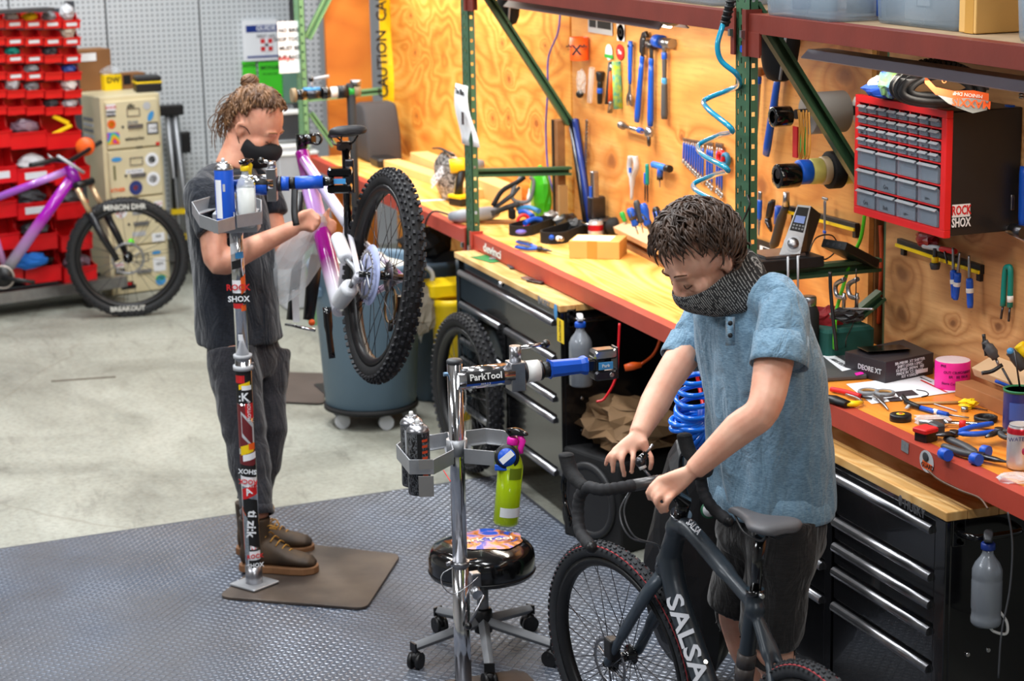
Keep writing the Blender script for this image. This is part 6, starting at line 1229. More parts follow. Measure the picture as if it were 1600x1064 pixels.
def driver(lb, tip, butt, r, mh, m2=None, shaft=.35, grp=None, nm='screwdriver'):
    a, b = V3(tip), V3(butt); d = b-a; L = d.length; t = thing(nm, lb, 'screwdriver', a, fr(d, (0, 0, 1) if abs(d.normalized().z) < .9 else (1, 0, 0)), grp)
    MB().cyl((0, 0, 0), (L*shaft, 0, 0), r*.22, n=8).build('shaft', steel, t); k = [shaft, shaft+.06, shaft+.2, shaft+.45, .92, 1]; MB().tube([V3((L*min(1, q), 0, 0)) for q in k], [r*.7, r*.95, r*.8, r*1.05, r, r*.6], 10).build('handle', mh, t)
    if m2: MB().tube([V3((L*(shaft+.25), 0, 0)), V3((L*.86, 0, 0))], [r*1.06, r*1.08], 6).build('grip_inlay', m2, t)
    return t
# wooden driver block
dbk = thing('driver_block', 'pale wooden block holding screwdrivers on the middle bench', 'tool block', on(1005, 400), 0, world=True)
wd = mat('pale_wood', (222, 186, 146), .6, 0, .12, 6); a, b = oz(975, 350, ZB+.085), oz(1050, 386, ZB+.085); d = (b-a).normalized(); nn = V3((-d.y, d.x, 0)); Md = Matrix((d, nn, (0, 0, 1))).transposed(); L = (b-a).length
MB().box((a+b)/2+V3((0, 0, -.012)), (L*1.05, .085, .03), Md @ Matrix.Rotation(.35, 3, 'X')).build('block_top', wd, dbk, bevel=.003); MB().box((a+b)/2+nn*.05+V3((0, 0, -.055)), (L, .02, .08), Md).build('block_back', studm, dbk); MB().box((a+b)/2+V3((0, 0, -.075)), (L*1.1, .06, .02), Md).build('block_foot', studm, dbk)
for k, (tx, ty, bx, by, m, m2, r, lb) in enumerate(((1019, 362, 992, 327, blue, dgrey, .016, 'blue'), (1027, 360, 1002, 315, dgrey, None, .014, 'tall dark grey'), (1038, 364, 1012, 320, blue, None, .018, 'large blue'), (1050, 372, 1010, 333, dgrey, blue, .015, 'dark'), (1058, 372, 1032, 325, blackp, blue, .016, 'black and blue'))):
    driver('%s screwdriver standing in the wooden block, %s' % (lb, ['left one', 'second', 'third', 'fourth', 'rightmost'][k]), od(tx-22, ty+4, (b-CAM).dot(RZ)), od(bx-8, by-2, (b-CAM).dot(RZ)), r, m, m2, .3, 'screwdrivers in the wooden block')
driver('green screwdriver at the left of the wooden block', od(978, 350, (a-CAM).dot(RZ)-.03), od(971, 331, (a-CAM).dot(RZ)-.03), .011, green, None, .2, 'screwdrivers in the wooden block')
def pliers(lb, pj, pe1, pe2, tip, m, m2=None, r=.010, nm='pliers', jl=1, z=.012):
    pj, pe1, pe2, tip = [V3(q)+V3((0, 0, z)) for q in (pj, pe1, pe2, tip)]; t = thing(nm, lb, 'pliers', pj-V3((0, 0, z)), 0, world=True)
    for e, s_ in ((pe1, 1), (pe2, -1)):
        mid = (pj+e)/2+(e-(pe1+pe2)/2)*.35; MB().tube(bez([pj, pj*.6+mid*.4, mid, e], 4), [.007]*4+[r]*8+[r*.8], 8, flat=.8).build('handle', m, t)
        if m2: MB().tube(bez([mid*.7+pj*.3+V3((0, 0, r*.3)), mid+V3((0, 0, r*.4)), e*.85+mid*.15+V3((0, 0, r*.3))], 4), r*.8, 8).build('grip_inlay', m2, t)
    d = (tip-pj).normalized(); MB().cyl(pj-V3((0, 0, .008)), pj+V3((0, 0, .009)), .012, n=14).build('pivot', dsteel, t); MB().tube([pj, pj*.4+tip*.6, tip], [.014, .011, .004], 6, flat=.6).build('jaw', dsteel, t); return t
pliers('blue-handled cutters lying before the cardboard box', on(843, 393), on(808, 382), on(806, 390), on(862, 397), blue, dgrey)
# green bag, saw, heat gun, drill, printed bag, planks
o = crumple(on(845, 300, .10), (.19, .08, .27), 61, amp=.15).build('snack_bag', mat('green_bag', (70, 190, 30), .35, 0, .1, 9)); tag(o, 'bright green and white bag standing against the plywood', 'bag')
o = crumple(on(835, 312, .07), (.13, .06, .12), 62, amp=.15).build('parts_bag', paper); tag(o, 'small white bag leaning before the green bag', 'bag')
hs = thing('hacksaw', 'grey-framed hacksaw with black grip lying on the bench clutter', 'saw', on(780, 345), 0, world=True); dS = (on(790, 345)-CAM).dot(RZ); w_ = lambda px, py, dd=0: od(px, py, dS+dd)
MB().tube(bez([w_(770, 322), w_(785, 298), w_(808, 285), w_(820, 276)], 5), .012, 8).build('frame', black_matte, hs); MB().tube(bez([w_(828, 276), w_(834, 285), w_(828, 312), w_(812, 316), w_(801, 310), w_(802, 295), w_(815, 275)], 5), .009, 8).build('grip_loop', grey, hs); MB().tube([w_(772, 326), w_(800, 305), w_(812, 292)], [.016, .02, .012], 4, flat=.6).build('body', dgrey, hs); MB().box(w_(800, 334), (.04, .03, .05)).build('knob', black_matte, hs, bevel=.01); MB().tube([w_(808, 318), w_(895, 342)], .011, 4, flat=.25).build('blade', studm, hs)
hg = thing('heat_gun', 'grey tubular heat gun with black cable at the bench edge', 'heat gun', on(735, 345), 0, world=True)
q = MB().tube([on(706, 338, .03), on(720, 338, .04), on(765, 333, .045), on(776, 332, .04)], [.022, .03, .032, .02], 14); q.build('barrel', mat('grey_gun', (148, 152, 160), .4, 0, .1, 10), hg); MB().tube(bez([on(770, 333, .05), w_(790, 325), w_(812, 318)], 4), .014, 8).build('grip', dgrey, hg)
for dz_ in (0, .012): MB().tube(bez([on(706, 337, .03), on(680, 330, .03+dz_), oy(668, 340, YF-.04), oy(662, 362, YF-.05), oy(660, 378, YF-.05)], 5), .005, 6).build('cable', blackp, hg)
blz = [('blue strap', blue2, (808, 322, 842, 326)), ('blue tool', blue, (812, 328, 832, 334)), ('blue hose end', blue, (820, 345, 846, 340))]
for nm, m, (x0, y0, x1, y1) in blz: o = MB().tube(bez([on(x0, y0+4, .05), on((x0+x1)/2, (y0+y1)/2, .06), on(x1, y1+4, .05)], 4), .012, 8).build('grip_handle', m); tag(o, '%s in the clutter left of the vise, %s' % (nm, {'blue strap': 'topmost', 'blue tool': 'below the saw loop', 'blue hose end': 'behind the ring tray'}[nm]), 'tool')
o = MB().torus(on(818, 345, .04), (1, -.2, .2), .025, .008, 20, 8).build('ring_clip', red); tag(o, 'small red ring in the bench clutter', 'clip')
dd = thing('cordless_drill', 'yellow and black cordless drill standing behind the green post', 'drill', on(730, 323), 0, world=True); dD = (on(725, 323)-CAM).dot(RZ)+.05; w2 = lambda px, py: od(px, py, dD)
MB().tube([w2(703, 260), w2(722, 258), w2(733, 258)], [.034, .036, .03], 12).build('motor_body', yellow, dd); MB().tube([w2(733, 258), w2(748, 257), w2(757, 256)], [.026, .026, .016], 12).build('chuck', grey, dd); MB().tube([w2(723, 262), w2(718, 285), w2(716, 305)], [.024, .02, .022], 10).build('grip', blackp, dd); MB().tube([w2(717, 275), w2(713, 300)], [.012, .012], 8).build('grip_stripe', yellow, dd); MB().box(w2(722, 314), (.10, .09, .035), Matrix.Rotation(.35, 3, 'Z')).build('battery', blackp, dd, bevel=.006); MB().box(w2(721, 306), (.102, .092, .018), Matrix.Rotation(.35, 3, 'Z')).build('battery_collar', yellow, dd, bevel=.004)
pbq = NB('printed_bag', .35); f1 = pbq.noise(pbq.mapv((1, 1, 1.6), rot=(.6, .5, 0)), 26, 3, 1.5); pbq.col(pbq.ramp(f1, [(.44, (38, 36, 36)), (.5, (210, 206, 200)), (.56, (90, 84, 80))]))
p = on(700, 275, .115); o = thing('printed_bag', 'black and white printed foil bag standing on the far bench', 'bag', p, 0, world=True); q = crumple(p, (.32, .10, .26), 17, 20, 12, .14, 1.3); q.build('bag_body', pbq.m, o); MB().tube(bez([p+V3((-.15, -.02, .12)), p+V3((0, -.03, .135)), p+V3((.15, -.02, .12))], 4), .012, 6, flat=.4).build('top_seal', black_matte, o); text('SEEKER', .07, paper, o, p+V3((.02, -.062, .0)), fr((1, 0, .5), (0, -1, .1)))
lum = mat('pine_board', (236, 196, 128), .55, 0, .1, 8)
for k, (pa, pb_, pc, h_, lb) in enumerate((((612, 262), (752, 310), .09, .045, 'upper left pine board of the pile on the far bench'), ((655, 255), (800, 296), .10, .085, 'thicker pine board nearest the wall on the far bench'), ((628, 316), (705, 312), .02, .004, 'thin white strip lying on the far bench'))):
    a, b = on(*pa), on(*pb_); d = b-a; L = d.length; d.normalize(); nn = V3((-d.y, d.x, 0)); o = MB().box((a+b)/2+V3((0, 0, h_/2)), (L, pc, h_), Matrix((d, nn, (0, 0, 1))).transposed()).build('pine_board', lum if k < 2 else paper, bevel=.002); tag(o, lb, 'board')
o = MB().box(on(768, 346, .008), (.36, .04, .014), Matrix.Rotation(.9, 3, 'Z')).build('wood_strip', studm, bevel=.002); tag(o, 'dark-edged wood strip lying before the ring trays', 'board')
q = MB(); c = on(590, 248, 0); q.loft([[c+V3((sx*a_, sy*.1, z)) for sx, sy in ((-1, -1), (1, -1), (1, 1), (-1, 1))] for z, a_ in ((0, .17), (.16, .15), (.28, .10), (.32, .06))]); o = q.build('machine_cover', mat('dark_cover', (64, 62, 64), .8, 0, .1, 8), bevel=.02); tag(o, 'dark grey tapered cloth cover standing on the far bench', 'cover')
o = MB().rbox(on(600, 252, .025), (.18, .12, .05), .02).build('hand_tool_case', blackp); tag(o, 'black case with red end at the foot of the grey cover', 'case'); o = MB().rbox(on(607, 254, .02), (.08, .06, .04), .01).build('red_grip', red); tag(o, 'red grip end beside the black case on the far bench', 'tool')
# notice on the green post
q = MB(); a, b = oy(713, 130, YF-.012), oy(742, 233, YF-.012); L = []
for k in range(9): z = a.z+(b.z-a.z)*k/8; o_ = .012*sin(k*.6); L.append([V3((a.x-.01+.03*k/8, YF-.012-o_, z)), V3((a.x+.075+.02*k/8, YF-.016-o_, z)), V3((a.x+.155+.05*k/8, YF-.012+.05*k/8*.4-o_, z))])
nt_ = thing('printed_sheet', 'printed white sheet taped to the green post', 'sheet', a, 0, world=True); s_ = q.loft(L, False, True, closed=False).build('sheet', paper, nt_); sd = s_.modifiers.new('s', 'SOLIDIFY'); sd.thickness = .001
text('The Bike', .035, ink, nt_, V3((a.x+.08, YF-.025, a.z-.03)), fr((1, 0, 0), (0, -1, 0))); MB().box(oy(723, 185, YF-.033), (.03, .002, .055)).build('printed_picture', mat('dark_print', (60, 50, 54)), nt_)
# ---- coiled hose
pts = [(1131, 30), (1129, 41), (1121, 70), (1127, 95), (1151, 116), (1155, 133), (1138, 141), (1102, 156), (1106, 170), (1144, 203), (1124, 211), (1093, 226), (1098, 242), (1137, 265), (1117, 273), (1085, 287), (1091, 300), (1129, 321), (1112, 327), (1090, 340)]
hy = [2.74, 2.73, 2.71, 2.72, 2.76, 2.80, 2.82, 2.78, 2.72, 2.72, 2.80, 2.80, 2.73, 2.72, 2.80, 2.79, 2.73, 2.72, 2.78, 2.75]
ah = thing('coiled_air_hose', 'teal-blue coiled air hose hanging before the green post', 'hose', oy(1131, 30, 2.74), 0, world=True)
MB().tube(bez([oy(*p_, y_) for p_, y_ in zip(pts, hy)], 8), .0088, 10).build('hose', mat('teal_hose', (22, 142, 176), .15, 0, .05, 8, coat=.5), ah)
MB().tube([oy(1142, 0, 2.74), oy(1138, 15, 2.74), oy(1132, 38, 2.74)], [.013, .014, .015], 8).build('strain_relief', blackp, ah)
for k in range(5): MB().torus(oy(1142-k*2.1, 2+k*8, 2.74), (.1, 0, 1), .013, .004, 14, 6).build('strain_rib', blackp, ah)
bh = thing('coiled_air_hose', 'bright blue coiled hose hanging below the bench edge by the man in blue', 'hose', od(1080, 575, 5.75), 0, world=True)
L = []
for k in range(0, 190):
    t_ = k/15; a = t_*2*pi
    if t_ < 5: c = od(1083, 575+18*t_, 5.75); L.append(c+RX*cos(a)*.048+HN*sin(a)*.048+V3((0, 0, sin(a+.6)*.012)))
    else:
        g_ = (t_-5)/7.6; ph_ = R_(168+92*g_); ex, ey = cos(ph_), -sin(ph_); r2 = 27+3*sin(t_*2); x_ = 1104+ex*r2*(1-cos(a)); y_ = 652+ey*r2*(1-cos(a)); L.append(od(x_-ey*sin(a)*8, y_+ex*sin(a)*8, 5.75+.035*sin(a)))
MB().tube(bez(L, 2), .0078, 8).build('hose', mat('blue_hose', (18, 110, 226), .15, 0, .05, 8, coat=.5), bh); MB().tube([od(1098, 640, 5.75), od(1092, 690, 5.75)], .014, 8).build('fitting', blue, bh)
cord('air_hose', 'red hose end beside the blue coiled hose', [od(1083, 560, 5.9), od(1092, 600, 5.9), od(1100, 640, 5.85), od(1110, 680, 5.85)], .006, mat('red_hose', (196, 20, 30)), 6)
# ================================================= third bay: red parts cabinet on the wall
YC = 3.06; fA, fB = oy(1337, 140, YC), oy(1481, 181, YC); fC, fD = oy(1473, 366, YC), oy(1333, 338, YC)
X0, X1 = (fA.x+fD.x)/2, (fB.x+fC.x)/2; Z1, Z0 = (fA.z+fB.z)/2, (fC.z+fD.z)/2; W_, H_ = X1-X0, Z1-Z0
pc = thing('parts_cabinet', 'red-framed small parts cabinet with clear drawers mounted on the plywood', 'cabinet', (X0, YC, Z0), 0)
MB().bbox((.004, .02, .004), (W_-.004, YW-YC-.006, H_-.004)).build('case', mat('case_black', (30, 30, 32), .35, 0, .1, 5), pc, bevel=.004)
redf = mat('cabinet_red', (214, 30, 34), .35, 0, .06); m = MB(); bw = .022
m.bbox((0, 0, 0), (W_, .022, bw)); m.bbox((0, 0, H_-bw), (W_, .022, H_)); m.bbox((0, 0, bw), (bw, .022, H_-bw)); m.bbox((W_-bw*1.2, 0, bw), (W_, .022, H_-bw))
rowsH = [.098]*4+[.185]*3; tot = sum(rowsH); hh_ = H_-2*bw; z = H_-bw; wi = W_-2.2*bw
drw = mat('drawer_clear', (140, 152, 166), .15, 0, .04, 20, alpha=.4); drd = mat('drawer_dark', (72, 70, 76), .7, 0, .2, 90)
for r_, rh in enumerate(rowsH):
    h_ = hh_*rh/tot; n_ = 8 if r_ < 4 else 4; w_ = wi/n_
    m.bbox((bw, 0, z-h_-.002), (W_-bw, .02, z-h_+.003))
    for c_ in range(n_):
        x = bw+c_*w_; m.bbox((x-.002, .002, z-h_), (x+.002, .02, z))
        d = MB(); d.bbox((x+.005, -.004, z-h_+.006), (x+w_-.005, -.001, z-.008)); d.bbox((x+.005, -.004, z-h_+.006), (x+.008, .05, z-.012)); d.bbox((x+w_-.008, -.004, z-h_+.006), (x+w_-.005, .05, z-.012)); d = d.build('drawer', drw, pc)
        MB().bbox((x+.009, .006, z-h_+.008), (x+w_-.009, .009, z-.014-(h_*.15*((c_*7+r_*3) % 3)))).build('drawer_contents', drd if n_ == 8 else mat('drawer_grey', (120, 132, 146), .6, 0, .3, 60), d)
        MB().loft([[V3((xx, y, zz_)) for y, zz_ in ((-.004, z-.005), (-.013, z-.0105), (-.012, z-.0125), (-.004, z-.008))] for xx in (x+.007, x+w_-.007)], True, False).build('drawer_lip', mat('lip_clear', (158, 164, 172), .25, 0, .04, alpha=.62), d)
        if r_ in (2, 3, 5, 6) and (c_+r_) % (2 if r_ < 4 else 4) != 1 and not (r_ == 5 and c_ == 2): text(['~w', 'Grx', 'Bolt', 'uv~', 'Cass'][(c_+r_) % 5], h_*.28, ink, pc, (x+w_/2, -.0045, z-h_*.68), Matrix.Rotation(pi/2, 3, 'X'), 'handwriting', .0002)
    z -= h_
m.build('frame', redf, pc, bevel=.003)
text('ROCK', .040, redink, pc, (W_+.0012, .095, .118*0+.085), fr((0, 1, 0), (1, 0, 0)), squash=.95) if False else None
sy0, sy1 = .027, .027+(ox(1508, 330, X1).y-ox(1480, 330, X1).y); sz = [ox(1493, q, X1).z-Z0 for q in (320, 340, 358)]
MB().bbox((W_-.003, sy0, sz[1]), (W_-.002, sy1, sz[0])).build('sticker', paper, pc, world=False); MB().bbox((W_-.003, sy0, sz[2]), (W_-.002, sy1, sz[1])).build('sticker', ink, pc, world=False)
text('ROCK', (sz[0]-sz[1])*1.0, redink, pc, (W_-.001, (sy0+sy1)/2, (sz[0]+sz[1])/2), fr((0, 1, 0), (1, 0, 0)), squash=.62); text('SHOX', (sz[0]-sz[1])*1.0, paper, pc, (W_-.001, (sy0+sy1)/2, (sz[2]+sz[1])/2), fr((0, 1, 0), (1, 0, 0)), squash=.62)
# things on top of the cabinet
ZK = Z1; ok = lambda px, py, dz_=0: oz(px, py, ZK+dz_)
for k, (px, py, lb) in enumerate(((1357, 137, 'lower black tape puck at the left on the red parts cabinet'), (1366, 124, 'upper black tape puck stacked on the red parts cabinet'))):
    t = thing('tape_puck', lb, 'tape', ok(px, 137+k*0, k*.026+.001), 0); t.location = (X0+.05+k*.012, YC+.06+k*.03, Z1+.001+k*.0255); MB().lathe([(.014, 0), (.036, 0), (.037, .003), (.037, .022), (.036, .025), (.014, .025)], n=28).build('roll', rubber, t)
o = crumple(ok(1385, 140, .03), (.16, .12, .05), 70, amp=.4).build('work_glove', mat('glove_blue', (18, 66, 170), .8, 0, .1, 9, .2)); tag(o, 'bright blue fabric glove under the tyre on the red cabinet', 'glove')
o = crumple(ok(1392, 128, .06), (.12, .06, .09), 71, amp=.3).build('bandana', mat('blue_green_cloth', (24, 60, 150), .8, 0, 0, 16, col2=(140, 190, 70))); tag(o, 'blue and lime patterned cloth behind the glove on the red cabinet', 'cloth')
o = crumple(ok(1374, 134, .04), (.08, .06, .06), 72, amp=.5).build('crumpled_paper', paper); tag(o, 'crumpled white paper between tape pucks and blue glove', 'paper')
ft = thing('folded_tyre', 'folded black mountain bike tyre with orange paper label on the red cabinet', 'tyre', ok(1455, 160), 0, world=True)
c = oz(1466, 136, Z1+.064); tyb = mat('new_tyre', (32, 32, 34), .5, 0, .1, 30)
for k, (rx, rz_, off, th) in enumerate(((.112, .044, -.05, .012), (.118, .050, -.02, .014), (.115, .046, .01, .013), (.118, .050, .04, .014), (.105, .040, .07, .013), (.085, .030, -.035, .012))):
    P = [c+RX*(cos(a)*rx)+HN*off+V3((0, 0, sin(a)*rz_-.006*cos(2*a))) for a in [2*pi*j/30 for j in range(30)]]; MB().tube(P, th, 8, closed=True, flat=.8).build('tyre_loop', tyb, ft)
kb = MB()
for j in range(90):
    a = .1+2.0*(j//5)/18; o_ = (-.04, -.015, .01, .035, .06)[j % 5]; p = c+RX*(cos(a)*.127)+HN*o_+V3((0, 0, sin(a)*.064-.006*cos(2*a))); kb.box(p, (.010, .014, .009), Matrix((RX, HN, (0, 0, 1))).transposed() @ Matrix.Rotation(-a, 3, 'Y'))
kb.build('tread_knobs', tyb, ft, kind='stuff')
p0, p1 = od(1465, 128, (c-CAM).dot(RZ)-.11), od(1540, 178, (c-CAM).dot(RZ)-.13)
q = MB(); q.loft([[od(x, y+dy, (c-CAM).dot(RZ)-.12) for x, y in ((1445, 118), (1462, 136), (1490, 142), (1520, 141), (1545, 146))] for dy in (0, 12)], False, True, closed=False); q.build('label_band', orange, ft)
q = MB(); q.loft([[od(x, y, (c-CAM).dot(RZ)-.12) for x, y in L_] for L_ in ([(1462, 146), (1490, 154), (1520, 153), (1545, 158)], [(1482, 162), (1500, 170), (1520, 177), (1542, 172)])], False, True, closed=False); q.build('label_card', mat('label_grey', (150, 152, 150), .5), ft)
text('MAXXIS', .030, mat('orange_print', (236, 92, 20), .5), ft, od(1518, 161, (c-CAM).dot(RZ)-.127), fr(RX, -RZ) @ Matrix.Rotation(pi-.1, 3, 'Z')); text('MINION DHF', .014, white, ft, od(1512, 148, (c-CAM).dot(RZ)-.127), fr(RX, -RZ) @ Matrix.Rotation(pi-.12, 3, 'Z')); text('EXO', .018, orange, ft, od(1472, 121, (c-CAM).dot(RZ)-.14), fr(RX, -RZ) @ Matrix.Rotation(-1.1, 3, 'Z'))
# wall tools of this bay
wt('adjustable_wrench', 'large blue adjustable wrench with white band right of the red cabinet', 'wrench', (1578, 164), (1574, 290), [('handle', 0, .80, .024, .019, BG, .55), ('white_band', .74, .82, .0195, .0195, white, .6), ('handle_end', .82, .92, .019, .018, BG, .6), ('shank', .90, 1.02, .016, .018, steel, .5)], extra=lambda t, L: (jaw(t, L, 1.02, .042), MB().cyl((.025, 0, -.0165), (.025, 0, .017), .008, n=10).build('hang_hole', ink, t)), off=.03)
wt('wrench', 'blue-handled tool cut by the right frame edge', 'wrench', (1600, 260), (1598, 352), [('handle', 0, 1, .018, .018, BG, .6)])
wt('wrench', 'dark-headed blue-handled wrench left of the diagonal brace', 'wrench', (1216, 118), (1197, 242), [('head', -.14, .03, .012, .022, grey, .4), ('handle', .0, 1, .018, .021, BG, .6)], off=.03, extra=lambda t, L: MB().prism([(-.12, -.01), (-.17, .02), (-.20, .05), (-.19, .055), (-.15, .04), (-.09, .02)], -.006, .006).build('jaw', grey, t))
wt('file_tool', 'slim steel tool with rusty head beside the green post', 'tool', (1187, 112), (1182, 208), [('head', -.06, .06, .018, .018, studm, 1), ('collar', .08, .2, .009, .009, BG, 1), ('rod', .06, 1, .008, .006, steel, 1)])
q = MB(); pa, pb = oy(1216, 122, YW-.02), oy(1212, 170, YW-.02)
for k in range(12): q.box(pa+(pb-pa)*((k+.5)/12), (.018, .008, .012), Matrix.Rotation(.6, 3, 'Y'))
tag(q.build('chain_length', dsteel), 'short dark chain behind the blue wrench by the brace', 'chain')
wt('strap_wrench', 'straight blue and silver tool below the tape rolls', 'tool', (1188, 299), (1185, 370), [('head', 0, .2, .012, .012, steel, .6), ('handle', .18, .62, .014, .014, BG, .6), ('blade', .62, 1, .011, .008, steel, .3)])
t = pliers('black and blue pliers hanging beside the straight tool', oy(1200, 345, YW-.02), oy(1208, 313, YW-.02), oy(1205, 315, YW-.02), oy(1205, 362, YW-.02), blackp, None, .012, z=0)
t = thing('pliers', 'blue and dark grey locking pliers hanging by the controller', 'pliers', ow(1222, 330), 0, world=True); MB().tube(bez([oy(1228, 322, YW-.04), oy(1220, 345, YW-.04), oy(1212, 375, YW-.04), oy(1207, 388, YW-.04)], 4), [.015]*3+[.019]*8+[.010]*2, 10, flat=.7).build('handle', dgrey, t); MB().tube([oy(1216, 322, YW-.03), oy(1214, 350, YW-.03)], .012, 8).build('handle', BG, t); MB().tube([oy(1228, 322, YW-.04), oy(1229, 300, YW-.04)], [.014, .011], 8).build('jaw', steel, t)
# magnetic bars
def magbar(lb, a, b):
    A, B = oy(*a, YW-.02), oy(*b, YW-.02); d = B-A; L = d.length; t = thing('magnetic_bar', lb, 'tool rack', A, fr(d, (0, -1, 0))); MB().bbox((0, -.018, -.018), (L, .010, .0)).build('bar', blackp, t, bevel=.002); MB().bbox((0, -.016, .0), (L, -.006, .006)).build('yellow_edge', yellow, t)
    for x in (L*.06, L*.97): MB().bbox((x-.01, -.04, -.018), (x+.01, -.01, -.004)).build('foot', blackp, t)
    return t
magbar('black and yellow magnetic bar behind the silver controller', (1231, 326), (1336, 354)); magbar('black and yellow magnetic bar with picks below the red cabinet', (1401, 377), (1531, 420))
wt('caliper', 'thin steel gauge hanging from the upper magnetic bar', 'tool', (1289, 309), (1288, 384), [('blade', 0, 1, .009, .006, steel, .3), ('band', .68, .74, .010, .010, BG, .4), ('head', -.01, .05, .02, .02, steel, .3)], off=.045)
wt('nut_driver', 'yellow and black stubby driver on the lower magnetic bar', 'driver', (1461, 388), (1461, 421), [('shaft', 0, .45, .007, .007, dsteel, 1), ('collar', .4, .7, .011, .011, yellow, 1), ('grip', .68, 1, .017, .014, dgrey, 1)], off=.05)
wt('hex_key', 'small steel hook key on the lower magnetic bar', 'hex key', (1476, 393), (1480, 412), [('rod', 0, 1, .004, .003, dsteel, 1)], off=.05)
for a, b, lb in (((1489, 387), (1491, 466), 'left blue pick with white band on the lower magnetic bar'), ((1500, 394), (1493, 468), 'middle blue pick crossing the left one'), ((1514, 399), (1516, 481), 'right blue pick with white band on the lower magnetic bar')): wt('pick_tool', lb, 'tool', a, b, [('blade', 0, .46, .004, .005, steel, 1), ('handle', .44, 1, .011, .0095, BG, 1), ('white_band', .62, .72, .0115, .0115, white, 1)], off=.05, grp='picks on the lower magnetic bar')
wt('marker', 'silver and red marker lying on the lower magnetic bar', 'marker', (1443, 384), (1493, 393), [('barrel', 0, .55, .009, .009, lgrey, 1), ('cap', .55, 1, .009, .009, redink, 1)], off=.04)
o = crumple(oy(1448, 375, YW-.03), (.11, .05, .05), 80).build('red_clip', mat('deep_red', (150, 20, 30), .5)); tag(o, 'dark red clip above the lower magnetic bar', 'clip')
uh = thing('spoke_tool', 'green U-shaped tool with dark prongs on the right plywood', 'tool', ow(1572, 420), 0, world=True)
MB().tube(bez([oy(1567, 478, YW-.02), oy(1569, 440, YW-.02), oy(1571, 421, YW-.02), oy(1575, 417, YW-.02), oy(1579, 424, YW-.02), oy(1578, 480, YW-.02)], 5), .0085, 8).build('handle', teal, uh); MB().tube([oy(1567, 478, YW-.02), oy(1564, 498, YW-.02)], .004, 6).build('prong', dsteel, uh); MB().tube([oy(1578, 480, YW-.02), oy(1576, 502, YW-.02)], .004, 6).build('prong', dsteel, uh); MB().tube([oy(1578.5, 462, YW-.02), oy(1578.5, 472, YW-.02)], .0095, 8).build('white_band', white, uh)
ct_ = thing('chrome_press', 'chrome threaded press reaching out of frame below the large wrench', 'tool', ow(1555, 348), 0, world=True); MB().cyl(oy(1551, 342, YW-.04), oy(1554, 350, YW-.04), .022, n=18).build('cap', chrome, ct_); MB().cyl(oy(1553, 346, YW-.04), oy(1610, 376, YW-.04), .012, n=14).build('shaft', steel, ct_); MB().cyl(oy(1582, 358, YW-.07), oy(1600, 364, YW-.07), .018, n=14).build('nut', dsteel, ct_)
q = MB(); 
for k in range(8): q.torus(oy(1597, 120+k*4.6, YW-.02), (.1, 0, 1), .007, .003, 12, 6)
tag(q.build('coil_spring', steel), 'steel spring at the right frame edge under the shelf', 'spring')
# ---- rolls on rods sticking out of the wall
def rolls(lb_rod, xr, pr, items, r_rod=.016):
    wx = oy(*pr, YW).x; z_ = oy(*pr, YW).z; t = thing('spindle', lb_rod, 'rod', (wx, YW, z_), 0, world=True); yend = ox(xr, 0, wx).y if False else None
    def yat(px): d = ray(px, pr[1]); return (wx-0)/d.x*d.y
    MB().cyl((wx, YW-.004, z_), (wx, yat(xr), z_), r_rod, n=14).build('rod', blackp, t); MB().lathe([(.001, 0), (.05, 0), (.05, .006), (.001, .006)], (wx, YW-.007, z_), (0, 1, 0), 20).build('flange', alu, t)
    for nm, lb, x0, x1, r, m, hol in items:
        y0, y1 = yat(x0), yat(x1); q = thing(nm, lb, 'tape', (wx, y0, z_)); w_ = y1-y0; ri = max(r*.62, .0) if hol else r_rod*1.2
        MB().lathe([(ri, 0), (r*.97, 0), (r, .002), (r, w_-.002), (r*.97, w_), (ri, w_), (ri, 0)], (0, 0, -(ri-r_rod)*.9 if hol else 0), (0, 1, 0), 32, False).build('roll', m, q)
rolls('black rod holding the large grey roll and a tape roll', 1243, (1345, 172), [('tape_roll', 'black tape roll at the front of the upper rod', 1207, 1234, .033, blackg, True), ('foam_roll', 'large pale grey roll on the upper rod behind the brace', 1262, 1318, .068, mat('pale_roll', (176, 172, 166), .6, 0, .05), False)])
rolls('black rod holding the coloured tape rolls', 1215, (1345, 262), [('tape_roll', 'black tape roll with orange core at the front of the lower rod', 1214, 1246, .040, blackg, True), ('tape_roll', 'blue tape roll on the lower rod', 1247, 1264, .0405, mat('tape_blue', (20, 96, 214), .4), False), ('tape_roll', 'pale yellow tape roll on the lower rod', 1265, 1282, .0425, mat('tape_yellow', (226, 216, 120), .5), False), ('tape_roll', 'tan tape roll on the lower rod', 1283, 1293, .046, mat('tape_tan', (206, 184, 148), .5), False), ('tape_roll', 'widest black tape roll on the lower rod', 1294, 1312, .062, rubber, False), ('tape_roll', 'pale yellow roll nearest the plywood on the lower rod', 1316, 1336, .05, mat('tape_yellow', (226, 216, 120)), False)])
for k, (px, m) in enumerate(((1249, mat('rubber_amber', (206, 140, 50), .5)), (1255, None), (1260, None), (1247, None))): L = [oy(px, 172, 2.98), oy(px+2, 195, 2.98), oy(px-1+k, 235, 2.98), oy(px+3, 248, 2.98), oy(px+6, 225, 2.98), oy(px+4, 175, 2.98)]; tag(MB().tube(bez(L, 4), .0028, 6).build('rubber_band', _M['rubber_amber']), 'amber rubber band on the upper rod, '+['second from the left', 'second from the right', 'rightmost', 'leftmost'][k], 'rubber band', 'rubber bands on the upper rod')
for k, (px, m, lb) in enumerate(((1243, redink, 'red and white tag hanging behind the rubber bands'), (1254, green, 'green card hanging behind the rubber bands'))): o = MB().box(oy(px, 222, 3.05), (.03, .006, .10)).build('hanging_tag', m); tag(o, lb, 'tag')
